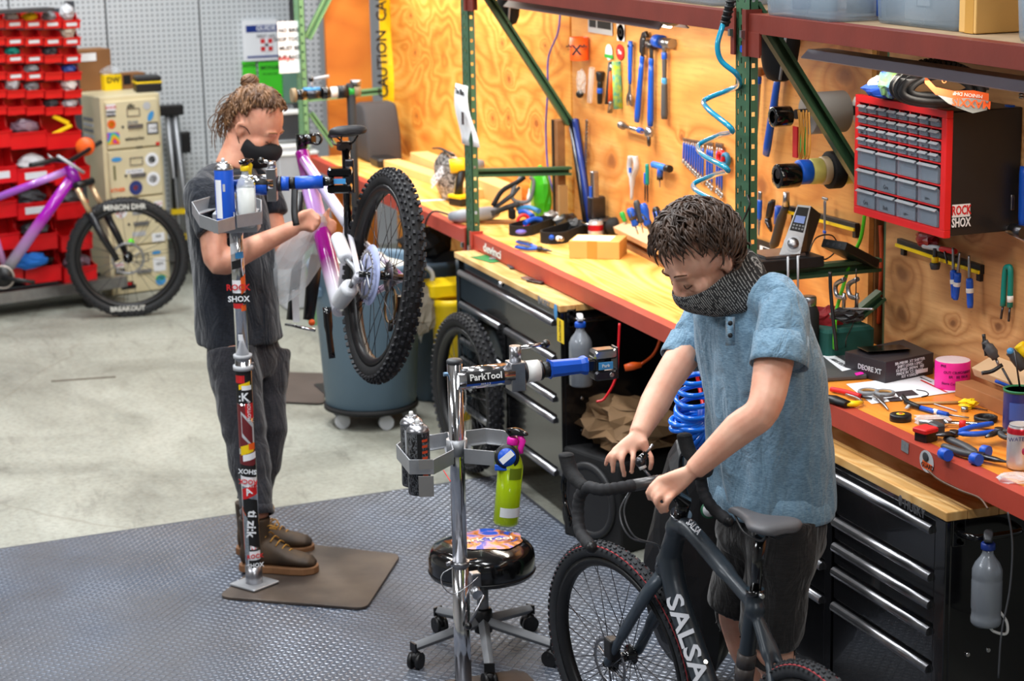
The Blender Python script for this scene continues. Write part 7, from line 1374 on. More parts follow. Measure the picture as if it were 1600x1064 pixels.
# ---- brace shelf with controller, cables
zb_ = kz(1.335)+.018; bx = -5.36*KK
sh = thing('control_box', 'flat dark box with steel lid on the green brace', 'box', oz(1250, 425, zb_), 0, world=True); p = oz(1247, 428, zb_); p = V3((bx-.10, 2.98, zb_))
MB().bbox((bx-.12, YF+.02, zb_+.001), (bx+.05, 3.06, zb_+.035)).build('box_body', blackp, sh, bevel=.003); MB().bbox((bx-.10, YF+.06, zb_+.036), (bx+.02, YF+.2, zb_+.044)).build('lid_plate', steel, sh)
for dx in (0, .035): MB().tube([V3((bx+.053, YF+.12+dx, zb_+.045)), V3((bx+.056, YF+.12+dx, zb_-.06))], .004, 6).build('cable_tie', lgrey, sh)
cM = fr((-RZ*.0+V3((.62, .78, 0))), (0, 0, 1))
dC = (V3((bx, YF+.14, zb_))-CAM).dot(RZ)
ctl = thing('shop_controller', 'silver-faced controller with round dial leaning on the dark box', 'controller', od(1240, 405, dC), 0, world=True)
TL, TR_, BR, BL = [od(*q, dC+o) for q, o in (((1246, 320), .03), ((1267, 322), .03), ((1247, 411), -.02), ((1216, 402), -.02))]
SR1, SR2 = od(1283, 335, dC+.10), od(1258, 411, dC+.06); back = SR1-TR_
m = MB(); m.loft([[TL, TR_, BR, BL], [TL+back, SR1, SR2, BL+(SR2-BR)]], True, False); m.build('housing', mat('anthracite', (46, 42, 42), .45), ctl)
nF = (TR_-TL).cross(BL-TL).normalized(); nF = nF if nF.dot(RZ) < 0 else -nF
def fq(u0, v0, u1, v1, m, nm, o=.0015):
    f_ = lambda u, v: (TL*(1-u)+TR_*u)*(1-v)+(BL*(1-u)+BR*u)*v+nF*o
    q = MB(); q.loft([[f_(u0, v0), f_(u1, v0), f_(u1, v1), f_(u0, v1)], [a_-nF*.0012 for a_ in (f_(u0, v0), f_(u1, v0), f_(u1, v1), f_(u0, v1))]], True, False); return q.build(nm, m, ctl)
fq(0, 0, 1, 1, alu, 'face_plate'); fq(.08, .04, .9, .48, ink, 'display_panel', .003); fq(.16, .2, .8, .33, mat('lcd_blue', (120, 150, 220), .3), 'display', .0045)
for k in range(8): u0 = .16+.19*(k % 4); v0 = .36+.055*(k//4); fq(u0, v0, u0+.12, v0+.03, grey, 'button', .0045)
kc = (TL+TR_)*.5*.3+(BL+BR)*.5*.7; MB().lathe([(.001, .012), (.016, .012), (.018, .008), (.019, 0)], kc, nF, 28).build('dial', steel, ctl); MB().lathe([(.019, .003), (.029, .002), (.030, 0)], kc, nF, 30).build('dial_ring', lgrey, ctl)
bk2 = thing('power_supply', 'small black box with sockets hanging over the green brace', 'power supply', V3((bx+.03, 3.16, zb_+.02)), Matrix.Rotation(.35, 3, 'Z') @ Matrix.Rotation(-.45, 3, 'X'), None); MB().bbox((-.05, -.09, 0), (.05, .09, .028)).build('housing', blackp, bk2, bevel=.003)
for k in range(3): MB().cyl((-.025+k*.025, -.091, .014), (-.025+k*.025, -.088, .014), .006, n=10).build('socket', dsteel, bk2)
cord('controller_cable', 'black looping cable behind the silver controller', [od(1262, 400, dC+.1), od(1275, 372, dC+.15), od(1300, 368, dC+.18), od(1308, 388, dC+.18), od(1290, 405, dC+.15), od(1270, 400, dC+.12), od(1290, 412, dC+.12), od(1300, 422, dC+.12)], .0025, blackp, 6)
cord('green_cable', 'bright green cable running down from the red cabinet', [oy(1352, 330, 3.22), oy(1345, 372, 3.22), oy(1330, 405, 3.2), oy(1318, 445, 3.15), oy(1306, 490, 3.1), oy(1304, 530, 3.05), oz(1304, 552, ZB+.01)], .006, bgreen, 8)
cord('black_cable', 'black cable hanging from the brace to the bench beside the green one', [oy(1297, 425, 2.99), oy(1298, 455, 2.99), oy(1302, 500, 2.99), oy(1307, 548, 2.99)], .006, blackp, 8)
cord('orange_cable', 'orange cable standing in the gap between plywood panels', [oy(1376, 352, YW+.03), oy(1378, 400, YW+.03), oy(1376, 450, YW+.03), oy(1373, 505, YW+.03)], .008, mat('orange_cable', (190, 70, 30), .5), 8)
for px, lb in ((1312, 'left silver C-clamp under the green brace'), (1332, 'right silver C-clamp under the green brace')):
    t = thing('c_clamp', lb, 'clamp', oy(px, 450, 3.12), 0, world=True); MB().tube(bez([oy(px+8, 436, 3.1), oy(px-6, 445, 3.1), oy(px-4, 462, 3.1), oy(px+8, 466, 3.1)], 5), .008, 8).build('clamp_frame', steel, t); MB().cyl(oy(px+7, 458, 3.1), oy(px+6, 484, 3.1), .006, n=10).build('screw', steel, t)
o = crumple(oy(1325, 492, 3.05), (.10, .10, .04), 88, amp=.5, fr_=3).build('cable_knot', blackp); tag(o, 'tangle of black plugs hanging below the green brace', 'cable'); cord('plug_rod', 'thin steel rod through the tangle of black plugs', [oy(1318, 482, 3.0), oy(1364, 483, 3.0)], .003, steel)
cord('thin_cable', 'thin black cable from the black tangle to the bench', [oy(1338, 420, 3.05), oy(1337, 470, 3.05), oy(1333, 505, 3.05), oy(1322, 530, 3.05), oz(1322, 548, ZB+.005)], .002, blackp)
wb_ = thing('water_bottle', 'black water bottle with steel cap behind the man in blue', 'bottle', oy(1262, 530, 3.02), 0); wb_.location.z = ZB; MB().lathe([(.034, 0), (.036, .004), (.036, .15), (.028, .17), (.024, .175)], n=28).build('bottle_body', black_matte, wb_); MB().lathe([(.024, .172), (.027, .175), (.027, .20), (.024, .204), (.001, .204)], n=24).build('cap', steel, wb_)
o = crumple(oy(1295, 500, 3.12), (.12, .10, .09), 90, amp=.3); o.v = [v-V3((0, 0, 0)) for v in o.v]; o = o.build('red_cloth', mat('red_cloth', (150, 24, 34), .85)); tag(o, 'dark red cloth on the teal crate behind the water bottle', 'cloth')
p = on(1305, 545, 0); o = MB().rbox(V3((p.x, 3.14, ZB+.05)), (.30, .18, .10), .02).build('crate', mat('teal_cloth', (20, 80, 72), .8, 0, .2, 10)); tag(o, 'dark teal crate at the foot of the green brace', 'crate'); o.data.name = 'crate'
# ---- on the orange bench
lap = thing('laptop', 'closed dark grey laptop with sticker strip behind the man in blue', 'laptop', on(1300, 580), 0, world=True)
P4 = [on(1355, 593), on(1250, 600), on(1255, 556), on(1312, 549)]; q = MB(); q.loft([[p+V3((0, 0, z)) for p in P4] for z in (.001, .016)], True, False); q.build('laptop_body', mat('laptop_grey', (84, 84, 86), .45, .3), lap, bevel=.004)
def flat(nm, pts, m, par, z0, z1, **k): q = MB(); q.loft([[oz(x, y, z) for x, y in pts] for z in (z0, z1)], True, False); return q.build(nm, m, par, **k)
flat('sticker_strip', [(1285, 556), (1300, 553), (1338, 575), (1316, 580)], paper, lap, ZB+.0165, ZB+.0172); flat('pink_sticker', [(1335, 583), (1347, 580), (1350, 584), (1338, 587)], magenta, lap, ZB+.0165, ZB+.0172); text('ABUS FLOW', .022, dgrey, lap, oz(1311, 567, ZB+.0176), fr(oz(1325, 574, ZB)-oz(1293, 556, ZB), (0, 0, 1)))
xb = thing('parts_box', 'black product box with white printed side beside the laptop', 'box', on(1400, 590), 0, world=True); hx = .068
T4 = [oz(1320, 549, ZB+hx), oz(1384, 566, ZB+hx), oz(1459, 551, ZB+hx), oz(1412, 530, ZB+hx)]; q = MB(); q.loft([[V3((p.x, p.y, ZB+.0005)) for p in T4], T4], True, False); q.build('box_body', mat('box_black', (46, 42, 46), .4), xb, bevel=.002)
e1 = T4[2]-T4[1]; e1n = e1.normalized(); nn_ = e1n.cross(V3((0, 0, 1))); nn_ = nn_ if nn_.dot(CAM-T4[1]) > 0 else -nn_; Mx_ = Matrix((e1n, (0, 0, 1), nn_)).transposed(); Mx_ = Mx_ if Mx_.determinant() > 0 else Matrix((e1n, (0, 0, 1), e1n.cross(V3((0, 0, 1))))).transposed()
for k in range(5): text(['BR-M8100  XT SHIFTER', 'SHIFT LEVER I-SPEC', '12-SPEED  JAPAN  105', 'MADE IN  CS 10-51T', 'KIT 4 550524'][k], .0125, paper, xb, T4[1]+e1*.5+nn_*.001-V3((0, 0, .012+k*.011)), Mx_)
MB().box(T4[1]+e1*.75+nn_*.001-V3((0, 0, .05)), (.05, .012, .001), Mx_).build('label_block', paper, xb)
e2 = T4[1]-T4[0]; e2n = e2.normalized(); n2 = e2n.cross(V3((0, 0, 1))); n2 = n2 if n2.dot(CAM-T4[1]) > 0 else -n2; text('DEORE XT', .022, lgrey, xb, T4[0]+e2*.62+n2*.001-V3((0, 0, .035)), Matrix((e2n, (0, 0, 1), n2)).transposed())
ph = thing('phone', 'black phone lying on the black product box', 'phone', oz(1382, 543, ZB+hx+.001), 0, world=True); q = MB(); q.loft([[oz(x, y, ZB+hx+z) for x, y in ((1339, 542), (1356, 550), (1422, 545), (1405, 538))] for z in (.001, .012)], True, False); q.build('phone_body', blackg, ph, bevel=.002)
PK = on(1488, 590); pk = thing('flagging_roll', 'roll of bright pink printed tape standing on the orange bench', 'tape', PK); rp = .053; hp = .085
MB().lathe([(rp*.6, .0), (rp*.98, 0), (rp, .002), (rp, hp-.002), (rp*.98, hp)], n=40, caps=False).build('roll_side', mat('pink_print', (250, 40, 160), .45, 0, .05), pk); MB().lathe([(rp*.985, hp*.99), (rp*.96, hp), (rp*.5, hp+.001), (.001, hp+.001)], n=40).build('roll_top', mat('roll_edge', (246, 222, 226), .7), pk)
for k, (s_, zf, da) in enumerate((('PRE', .88, -.75), ('OUT', .66, -.5), ('CB', .66, -.1), ('MON', .66, .3), ('NEXT', .66, .7), ('BR', .5, -.3), ('BE', .5, .1), ('TRUE', .5, .5), ('Store', .26, -.6), ('Cushman', .26, .05), ('Del', .26, .75))): a = CA+da; n_ = V3((cos(a), sin(a), 0)); x = V3((0, 0, 1)).cross(n_); text(s_, .011, mat('purple_ink', (120, 16, 90), .6), pk, n_*(rp+.0006)+V3((0, 0, hp*zf)), Matrix((x, (0, 0, 1), n_)).transposed())
pp = thing('instruction_sheet', 'white printed sheet with red line and small pictures on the orange bench', 'paper', on(1410, 610), 0, world=True)
flat('sheet', [(1322, 600), (1362, 631), (1502, 611), (1441, 586)], paper, pp, ZB+.001, ZB+.002); flat('red_line', [(1437, 594), (1440, 593), (1482, 613), (1478, 613)], redink, pp, ZB+.0022, ZB+.0026)
for pts in ([(1398, 612), (1425, 609), (1436, 617), (1404, 620)], [(1385, 622), (1404, 620), (1410, 626), (1390, 627)]): flat('printed_picture', pts, mat('dark_print', (60, 50, 54)), pp, ZB+.0022, ZB+.0026)
MB().tube(bez([oz(1432, 609, ZB+.003), oz(1447, 612, ZB+.003), oz(1450, 617, ZB+.003), oz(1440, 620, ZB+.003)], 5), .0018, 4).build('printed_arc', ink, pp); text('the power meter', .010, dgrey, pp, oz(1447, 593, ZB+.0028), fr(oz(1460, 600, ZB)-oz(1437, 590, ZB), (0, 0, 1)))
sc = thing('scissors', 'grey and tan scissors lying across the white sheet', 'scissors', on(1375, 625), 0, world=True)
for cx, cy, ex, ey in ((1357, 612, 1388, 640), (1382, 614, 1370, 622)):
    c = oz(cx, cy, ZB+.014); MB().torus(c, (0, 0, 1), .026, .0065, 26, 8).build('finger_loop', grey, sc); MB().torus(c+V3((0, 0, .001)), (0, 0, 1), .0215, .004, 22, 6).build('loop_liner', mat('tan_rubber', (170, 126, 70), .6), sc)
MB().tube([oz(1366, 617, ZB+.014), oz(1375, 624, ZB+.012), oz(1388, 640, ZB+.006)], [.009, .009, .002], 6, flat=.4).build('blade', steel, sc); MB().tube([oz(1378, 618, ZB+.014), oz(1375, 624, ZB+.010), oz(1382, 634, ZB+.006)], [.009, .008, .003], 6, flat=.4).build('blade', steel, sc)
t = thing('cable_cutter', 'red-handled tool with grey jaws beside the utility knife', 'cutter', on(1320, 614), 0, world=True); MB().tube(bez([oz(1299, 608, ZB+.01), oz(1320, 612, ZB+.012), oz(1344, 619, ZB+.012)], 5), [.008]*11, 8).build('handle', redink, t); MB().tube([oz(1344, 619, ZB+.01), oz(1362, 623, ZB+.008)], [.006, .003], 6).build('jaw', dsteel, t)
t = thing('utility_knife', 'black and yellow utility knife at the front of the orange bench', 'knife', on(1315, 628), 0, world=True); MB().tube([oz(1291, 622, ZB+.012), oz(1302, 624, ZB+.014), oz(1325, 632, ZB+.014)], [.018, .021, .017], 6, flat=.6).build('body', blackp, t); MB().tube([oz(1322, 631, ZB+.013), oz(1336, 631, ZB+.012), oz(1346, 628, ZB+.012)], [.016, .015, .008], 6, flat=.6).build('grip', yellow, t); MB().tube(bez([oz(1322, 616, ZB+.01), oz(1340, 622, ZB+.01), oz(1348, 629, ZB+.01)], 4), .004, 6).build('blade_holder', steel, t)
t = thing('tape_roll', 'black electrical tape roll lying flat on the orange bench', 'tape', on(1407, 657)); MB().lathe([(.013, 0), (.030, 0), (.031, .002), (.031, .017), (.030, .019), (.013, .019)], n=32).build('roll', blackp, t); MB().lathe([(.0, .0192), (.012, .0192), (.012, .0205), (.001, .0205)], n=24).build('core_label', yellow, t); MB().lathe([(.001, .0206), (.006, .0206), (.006, .0212), (.001, .0212)], n=16).build('core_dot', redink, t)
t = thing('pick_tool', 'blue pick with white band lying in front of the white sheet', 'tool', on(1460, 643), 0, world=True); MB().tube([oz(1438, 637, ZB+.009), oz(1460, 643, ZB+.009), oz(1481, 648, ZB+.009)], .0075, 10).build('handle', BG, t); MB().tube([oz(1459, 642.5, ZB+.009), oz(1466, 644.5, ZB+.009)], .0082, 10).build('white_band', white, t); MB().tube([oz(1481, 648, ZB+.008), oz(1514, 653, ZB+.006)], .003, 6).build('blade', steel, t); MB().tube([oz(1416, 628, ZB+.012), oz(1438, 637, ZB+.01)], [.009, .007], 8).build('black_end', blackp, t)
t = thing('pliers_small', 'small black pliers at the lower corner of the white sheet', 'pliers', on(1415, 625), 0, world=True); MB().tube(bez([oz(1411, 619, ZB+.012), oz(1416, 626, ZB+.012), oz(1425, 632, ZB+.01)], 4), .007, 8).build('handle', blackp, t); MB().tube([oz(1422, 631, ZB+.01), oz(1416, 638, ZB+.008)], .006, 4, flat=.4).build('jaw', lgrey, t)
for k, (x0, y0, x1, y1, m, lb) in enumerate(((1425, 630, 1500, 629, cardb, 'long tan tag lying on the orange bench'), (1460, 631, 1495, 642, lgrey, 'white spoke-like strip crossing the tan tag'), (1517, 637, 1543, 641, blackp, 'small black bit beside the yellow connectors'), (1487, 685, 1497, 682, blackp, 'tiny black screw on the open bench'))): o = MB().tube([oz(x0, y0, ZB+.004), oz(x1, y1, ZB+.004)], [.008, .003][k > 0], 6, flat=.5).build(['paper_tag', 'strip', 'driver_bit', 'screw'][k], m); tag(o, lb, 'small part')
o = crumple(on(1512, 631, .012), (.05, .05, .026), 91, amp=.6, fr_=3).build('connectors', yellow); tag(o, 'yellow plastic connectors on the orange bench', 'connector'); o = MB().lathe([(.001, 0), (.010, 0), (.010, .014), (.001, .014)], on(1507, 643), n=16).build('bottle_cap', steel); tag(o, 'small metal cap in front of the yellow connectors', 'cap')
for k, (px, py) in enumerate(((1455, 655), (1590, 747))): o = crumple(on(px, py, .006), (.10, .10, .014), 95+k, 16, 8, .5, 3).build('clear_bag', clearp); tag(o, ['crumpled clear bag beside the ratchet', 'crumpled clear bag at the front right bench corner'][k], 'bag')
t = thing('ratchet', 'chrome ratchet with red band lying on the orange bench', 'ratchet', on(1490, 663), 0, world=True); MB().tube([oz(1436, 661, ZB+.012), oz(1475, 661, ZB+.012)], [.009, .012], 12).build('knurled_grip', steel, t); MB().tube([oz(1475, 661, ZB+.012), oz(1482, 661, ZB+.012), oz(1520, 663, ZB+.012), oz(1548, 665, ZB+.012)], [.013, .007, .008, .012], 10).build('shaft', chrome, t); MB().tube([oz(1499, 662, ZB+.012), oz(1509, 662.5, ZB+.012)], .0105, 10).build('red_band', redink, t)
t = thing('torque_driver', 'red and black chunky tool standing at the front of the orange bench', 'tool', on(1455, 682), 0, world=True); MB().rbox(oz(1447, 679, ZB+.018), (.045, .05, .036), .006, Matrix.Rotation(.3, 3, 'Z')).build('body', blackp, t); MB().rbox(oz(1446, 671, ZB+.035), (.05, .055, .014), .006, Matrix.Rotation(.3, 3, 'Z')).build('red_cap', redink, t); MB().rbox(oz(1463, 669, ZB+.03), (.05, .03, .03), .008).build('grip', dgrey, t)
t = thing('lock_ring', 'black notched ring lying behind the ratchet', 'ring', on(1540, 658), 0, world=True); MB().lathe([(.024, 0), (.031, 0), (.033, .004), (.033, .014), (.028, .016), (.024, .014), (.024, 0)], on(1540, 658), n=30, caps=False).build('ring', blackp, t)
pliers('long-nosed blue-handled pliers at the front of the orange bench', on(1490, 694), on(1558, 691), on(1550, 678), on(1462, 697), BG, None, .010, z=.03)
pliers('blue and dark-grey handled cutters nearest the bench edge', on(1532, 722), on(1474, 706), on(1478, 694), on(1572, 731), dgrey, None, .013, z=.016)
for a, b in (((1472, 708), (1482, 712)), ((1520, 716), (1530, 719)), ((1535, 704), (1545, 706))): tag(MB().tube([on(*a, .017), on(*b, .018)], .016, 10).build('handle_sleeve', BG), 'blue handle end on the cutters, %s' % {1472: 'left', 1520: 'lower middle', 1535: 'upper middle'}[a[0]], 'grip')
pliers('black handled pliers lying behind the blue ones', on(1560, 690), on(1575, 702), on(1590, 695), on(1540, 700), dgrey, None, .009, z=.03)
t = thing('grease_can', 'blue grease can with green top at the right frame edge', 'can', on(1592, 668)); MB().lathe([(.044, 0), (.045, .003), (.045, .105), (.046, .108)], n=32).build('can_body', dblue, t); MB().lathe([(.046, .105), (.047, .112), (.043, .113), (.042, .108), (.001, .108)], n=32).build('grease_top', mat('dark_green', (30, 110, 70), .4), t); MB().loft([[V3((cos(CA+a)*.0455, sin(CA+a)*.0455, z)) for a in [-.9+.12*k for k in range(9)]] for z in (.03, .08)], False, True, closed=False).build('printed_text_block', mat('blue_print', (60, 90, 170)), t)
MB().tube([V3((0, 0, .108)), V3((-.02, -.01, .22))], .003, 6).build('brush_handle', dsteel, t)
t = soda('silver and red berry drink can at the right frame edge', on(1592, 732), .033, .12, [(0, (206, 204, 206)), (.8, (206, 204, 206)), (.82, (200, 34, 50)), (.93, (200, 34, 50)), (.95, (210, 210, 212))]); a = CA+.1; n_ = V3((cos(a), sin(a), 0)); text('WATERLOO', .0155, mat('navy_print', (46, 58, 120)), t, n_*.0338+V3((0, 0, .088)), Matrix((V3((0, 0, 1)).cross(n_), (0, 0, 1), n_)).transposed()); MB().sph(n_*.031+V3((0, 0, .055)), .010, sc=(.6, .6, 1)).build('printed_berry', mat('berry_print', (170, 40, 80)), t)
# wooden tool blocks at the back right with handled tools
t = thing('tool_block', 'sloping wooden block with grey-handled tools at the right wall', 'tool block', on(1570, 615), 0, world=True); q = MB(); c = on(1575, 610); q.box(c+V3((.02, -.02, .022)), (.44, .06, .044)); q.build('front_board', mat('redwood', (176, 116, 72), .6, 0, .2, 8), t, bevel=.002); q = MB(); q.box(c+V3((.02, .05, .085)), (.44, .09, .03), Matrix.Rotation(.4, 3, 'X')); q.build('sloped_board', mat('pale_wood', (222, 186, 146)), t, bevel=.003)
def hand(lb, pts, rs_, m, tip=None, mt=steel, cat='tool', nm='driver'):
    t = thing(nm, lb, cat, od(*pts[0], dW), 0, world=True); MB().tube(bez([od(*p_, dW) for p_ in pts], 4), [rs_[min(len(rs_)-1, k*len(rs_)//(4*(len(pts)-1)+1))] for k in range(4*(len(pts)-1)+1)], 12).build('handle', m, t)
    if tip: MB().tube([od(*p_, dW) for p_ in tip], .004, 6).build('shaft', mt, t)
    return t
dW = (on(1560, 600, .1)-CAM).dot(RZ)
t = hand('grey-handled tool leaning at the left of the wooden block', [(1538, 533), (1546, 545), (1556, 560)], [.010, .016, .017, .012], mat('grey_grip', (74, 76, 80)), [(1556, 560), (1562, 575)]); MB().tube(bez([od(1534, 583, dW), od(1550, 580, dW), od(1566, 570, dW)], 4), .006, 8).build('side_lever', blackp, t); MB().tube([od(1566, 575, dW), od(1592, 622, dW)], .0035, 6).build('long_rod', dsteel, t)
hand('dark handle with blue end standing in the wooden block', [(1578, 549), (1588, 560), (1600, 576)], [.014, .017, .017, .015], dgrey); MB_ = MB().sph(od(1579, 549, dW-.005), .011).build('end_button', blue2); tag(MB_, 'blue end of the dark handle in the wooden block', 'button')
hand('black handle with yellow end at the far right edge', [(1592, 538), (1600, 548), (1608, 558)], [.016, .018, .016], yellow); hand('small black pick standing behind the grey handle', [(1537, 522), (1539, 540), (1541, 556)], [.005, .008, .005], blackp)
t = hand('blue pen lying on the wooden board by the grease can', [(1555, 595), (1575, 603), (1592, 610)], [.005], blue)
o = MB().torus(on(1562, 632, .012), (.4, -.7, .3), .016, .006, 20, 8).build('cable_ring', blackp); tag(o, 'small black ring in front of the wooden block', 'ring')
# ---- upper shelves: tubs, jug, carton
def tub(lb, x0, x1, y0, y1, h, items):
    t = thing('storage_tub', lb, 'tub', ((x0+x1)/2, (y0+y1)/2, ZS+.001)); w_, d_ = (x1-x0)/2, (y1-y0)/2
    R4 = lambda s_, z: [V3((a*w_*s_, b*d_*s_, z)) for a, b in ((-1, -.8), (-.9, -1), (.9, -1), (1, -.8), (1, .8), (.9, 1), (-.9, 1), (-1, .8))]
    MB().loft([R4(.93, 0), R4(.95, .01), R4(1, h), R4(.97, h), R4(.91, .012)], True).build('tub_body', cloudy, t); MB().loft([R4(1.0, h), R4(1.04, h), R4(1.04, h+.012), R4(1, h+.012)], False).build('tub_rim', mat('tub_rim', (190, 202, 214), .3, alpha=.8), t)
    return t
xa, xb2 = oy(1183, 30, YF+.02).x, oy(1240, 40, YF+.02).x
tub('clear storage tub at the left end of the right shelf', -5.60, -5.16, YF+.0, YF+.26, .16, 0); tub('long clear storage tub behind the white jug on the right shelf', -5.12, -4.66, YF+.10, YF+.40, .2, 0); tub('clear tub at the right frame edge on the upper shelf', -4.36, -3.95, YF+.06, YF+.36, .2, 0); tub('clear tub on the shelf above the hanging hammers', -7.0, -6.0, YF+.05, YF+.4, .16, 0)
for k, (px, m, lb, r) in enumerate(((1258, mat('purple_label', (70, 60, 130)), 'purple-labelled jar inside the left clear tub', .045), (1288, lgrey, 'pale jar inside the clear tubs', .04), (1325, lgrey, 'white capped jar lying in the long tub', .04), (1372, blue, 'blue-labelled bottle in the long clear tub', .04))):
    x = oy(px, 20, YF+.14).x; t = thing('jar', lb, 'jar', (x, YF+.14+.04*(k > 1), ZS+.014)); MB().lathe([(r, 0), (r, .09), (r*.7, .11), (r*.7, .13)], n=20).build('jar_body', m, t); MB().lathe([(r*.74, .112), (r*.74, .135), (.001, .136)], n=20).build('lid', white if k != 0 else yellow, t)
x = oy(1462, 20, YF+.2).x; t = thing('jug', 'white plastic jug with printed label on the upper shelf', 'jug', (x, YF+.2, ZS+.001)); MB().rbox((0, 0, .12), (.17, .12, .24), .03).build('jug_body', mat('hdpe', (214, 218, 222), .35), t); MB().bbox((.0, -.061, .05), (.075, -.060, .2)).build('label', mat('label_dark', (40, 60, 56), .5), t, world=False); MB().bbox((.006, -.0618, .055), (.069, -.0612, .08)).build('label_strip', paper, t, world=False)
for k, (px0, px1, m, lb) in enumerate(((1496, 1512, cardd, 'narrow brown carton beside the jug on the upper shelf'), (1508, 1560, mat('tan_carton', (206, 162, 92)), 'tan cardboard carton on the upper shelf'))):
    a, b = oy(px0, 50, YF+.12), oy(px1-25*k, 50, YF+.12); t = thing('carton', lb, 'box', (a.x, YF+.10+.03*(1-k), ZS+.001)); MB().bbox((0, 0, 0), (max(.08, b.x-a.x), .16, .24)).build('carton', m, t, bevel=.003)
    if k: MB().bbox((.03, -.001, 0), (.07, 0, .24)).build('tape', mat('tape_gold', (186, 138, 62)), t, world=False)
# ================================================= people
def skinmat(name, c, c2, freck=.0):
    q = NB(name, .48, 0, .4); q.b.inputs['Subsurface Weight'].default_value = .15; q.b.inputs['Subsurface Scale'].default_value = .012
    a = q.noise(q.mapv(), 16, 5); b = q.noise(q.mapv(), 120, 3); cc = q.ramp(a, [(.35, c), (.7, c2)]); q.col(cc); q.bump(b, .12, .002); return q.m
skinA = skinmat('skin_a', (236, 184, 158), (222, 158, 132)); skinB = skinmat('skin_b', (220, 160, 132), (204, 138, 112))
def frame_(f, l=None):
    f = V3(f).normalized(); l = V3(l) if l is not None else V3((0, 0, 1)).cross(f); l = (l-f*l.dot(f)).normalized(); u = f.cross(l); return f, l, u
def rem(o, vox, it=6, disp=None):
    r = o.modifiers.new('r', 'REMESH'); r.mode = 'VOXEL'; r.voxel_size = vox; r.use_smooth_shade = True
    s = o.modifiers.new('s', 'SMOOTH'); s.iterations = it; s.factor = .5
    if disp:
        t = bpy.data.textures.new(o.name+'_folds', 'CLOUDS'); t.noise_scale = disp[1]; t.noise_depth = 1; d = o.modifiers.new('d', 'DISPLACE'); d.texture = t; d.strength = disp[0]; d.mid_level = .5
        if len(disp) > 2:
            e = bpy.data.objects.new('fold_guide', None); C.objects.link(e); e.scale = disp[2]; e.parent = o.parent; d.texture_coords = 'OBJECT'; d.texture_coords_object = e; o['fold'] = 1
    return o
def head(mb, c, f, l, u, s=1.0):
    at = lambda a, b, z: c+(f*a+l*b+u*z)*s
    M = Matrix((f, l, u)).transposed()
    mb.sph(at(-.008, 0, .035), .1*s, 24, 16, (.98, .76, .98), M); mb.sph(at(.022, 0, -.03), .1*s, 20, 14, (.70, .64, .86), M); mb.sph(at(.055, 0, -.088), .026*s, 12, 8, (1, 1.2, .9), M)
    for q in (-1, 1):
        mb.sph(at(.050, q*.040, -.028), .030*s, 12, 8); mb.sph(at(.070, q*.031, .004), .0155*s, 12, 8); mb.tube([at(.080, q*.008, .024), at(.086, q*.028, .030), at(.070, q*.05, .024)], [.009*s, .009*s, .007*s], 8)
        mb.tube([at(.0, q*.057, -.06), at(.04, q*.045, -.085), at(.062, 0, -.094)], [.02*s, .019*s, .018*s], 8)
        ea = [at(-.006, q*.072, .012), at(-.014, q*.083, .020), at(-.026, q*.086, .016), at(-.030, q*.086, -.004), at(-.020, q*.082, -.022), at(-.008, q*.074, -.032)]
        mb.tube(bez(ea, 3), .0062*s, 8); mb.sph(at(-.014, q*.073, -.004), .017*s, 12, 8, (.9, .35, 1.4), M)
    mb.tube([at(.083, 0, .022), at(.094, 0, .0), at(.108, 0, -.022), at(.110, 0, -.030)], [.008*s, .0095*s, .0125*s, .0125*s], 10)
    for q in (-1, 1): mb.sph(at(.098, q*.011, -.032), .0085*s, 10, 6)
    mb.tube([at(.083, -.02, -.058), at(.092, 0, -.056), at(.083, .02, -.058)], [.006*s, .008*s, .006*s], 8); mb.tube([at(.081, -.018, -.067), at(.089, 0, -.068), at(.081, .018, -.067)], [.006*s, .008*s, .006*s], 8)
    return at
def fingers(mb, fl, dep, r=.0088):
    for pts, dd in fl:
        P = [od(x, y, dep+d_) for (x, y), d_ in zip(pts, dd)]; n = len(P); mb.tube(bez(P, 4), [r*(1.08-.25*k/(4*(n-1))) for k in range(4*(n-1)+1)], 10); mb.sph(P[-1], r*.86, 10, 8)
        for p in P[1:-1]: mb.sph(p, r*1.05, 10, 8)
# ------------------------------------------------------------ man in blue (right)
mr = thing('person', 'man in blue henley and striped neck gaiter bending over the black bike', 'person', (0, 0, 0), 0, world=True); mr.location = (-4.85, 2.42, 0); mr.matrix_basis = Matrix.Translation((-4.85, 2.42, 0))
lB = V3((.96, .27, 0)).normalized(); fB_ = V3((.27, -.96, 0)).normalized()
HCx = od(1096, 408, 5.22); fh = (-RX*.86-RZ*.50); fh.z = 0; fh.normalize(); fH = (fh*cos(.62)-V3((0, 0, 1))*sin(.62)); fH, lH, uH = frame_(fH)
b = MB(); hat = head(b, HCx, fH, lH, uH, 1.02)
nk = od(1166, 462, 5.27); b.tube([hat(-.03, 0, -.04), hat(-.05, 0, -.10)*.5+nk*.5, nk], [.062, .060, .068], 14)
def ering(c, w_, d_, l=lB, f=fB_, up=None, n=28, pw=1.0): return [c+l*(cos(t)*w_)+f*(sin(t)*d_) for t in [2*pi*k/n for k in range(n)]]
TS = [((1206, 800, 5.44), .14, .10), ((1204, 740, 5.41), .13, .09), ((1197, 660, 5.37), .13, .09), ((1189, 580, 5.33), .135, .09), ((1174, 510, 5.30), .14, .08), ((1166, 470, 5.28), .08, .06)]
b.loft([ering(od(*p), w_, d_) for p, w_, d_ in TS])
def limb(mb, P, R, n=14, k=4): mb.tube(bez(P, k), [R[min(int(i/k), len(R)-2)]+(R[min(int(i/k)+1, len(R)-1)]-R[min(int(i/k), len(R)-2)])*((i % k)/k) if i < k*(len(P)-1) else R[-1] for i in range(k*(len(P)-1)+1)], n)
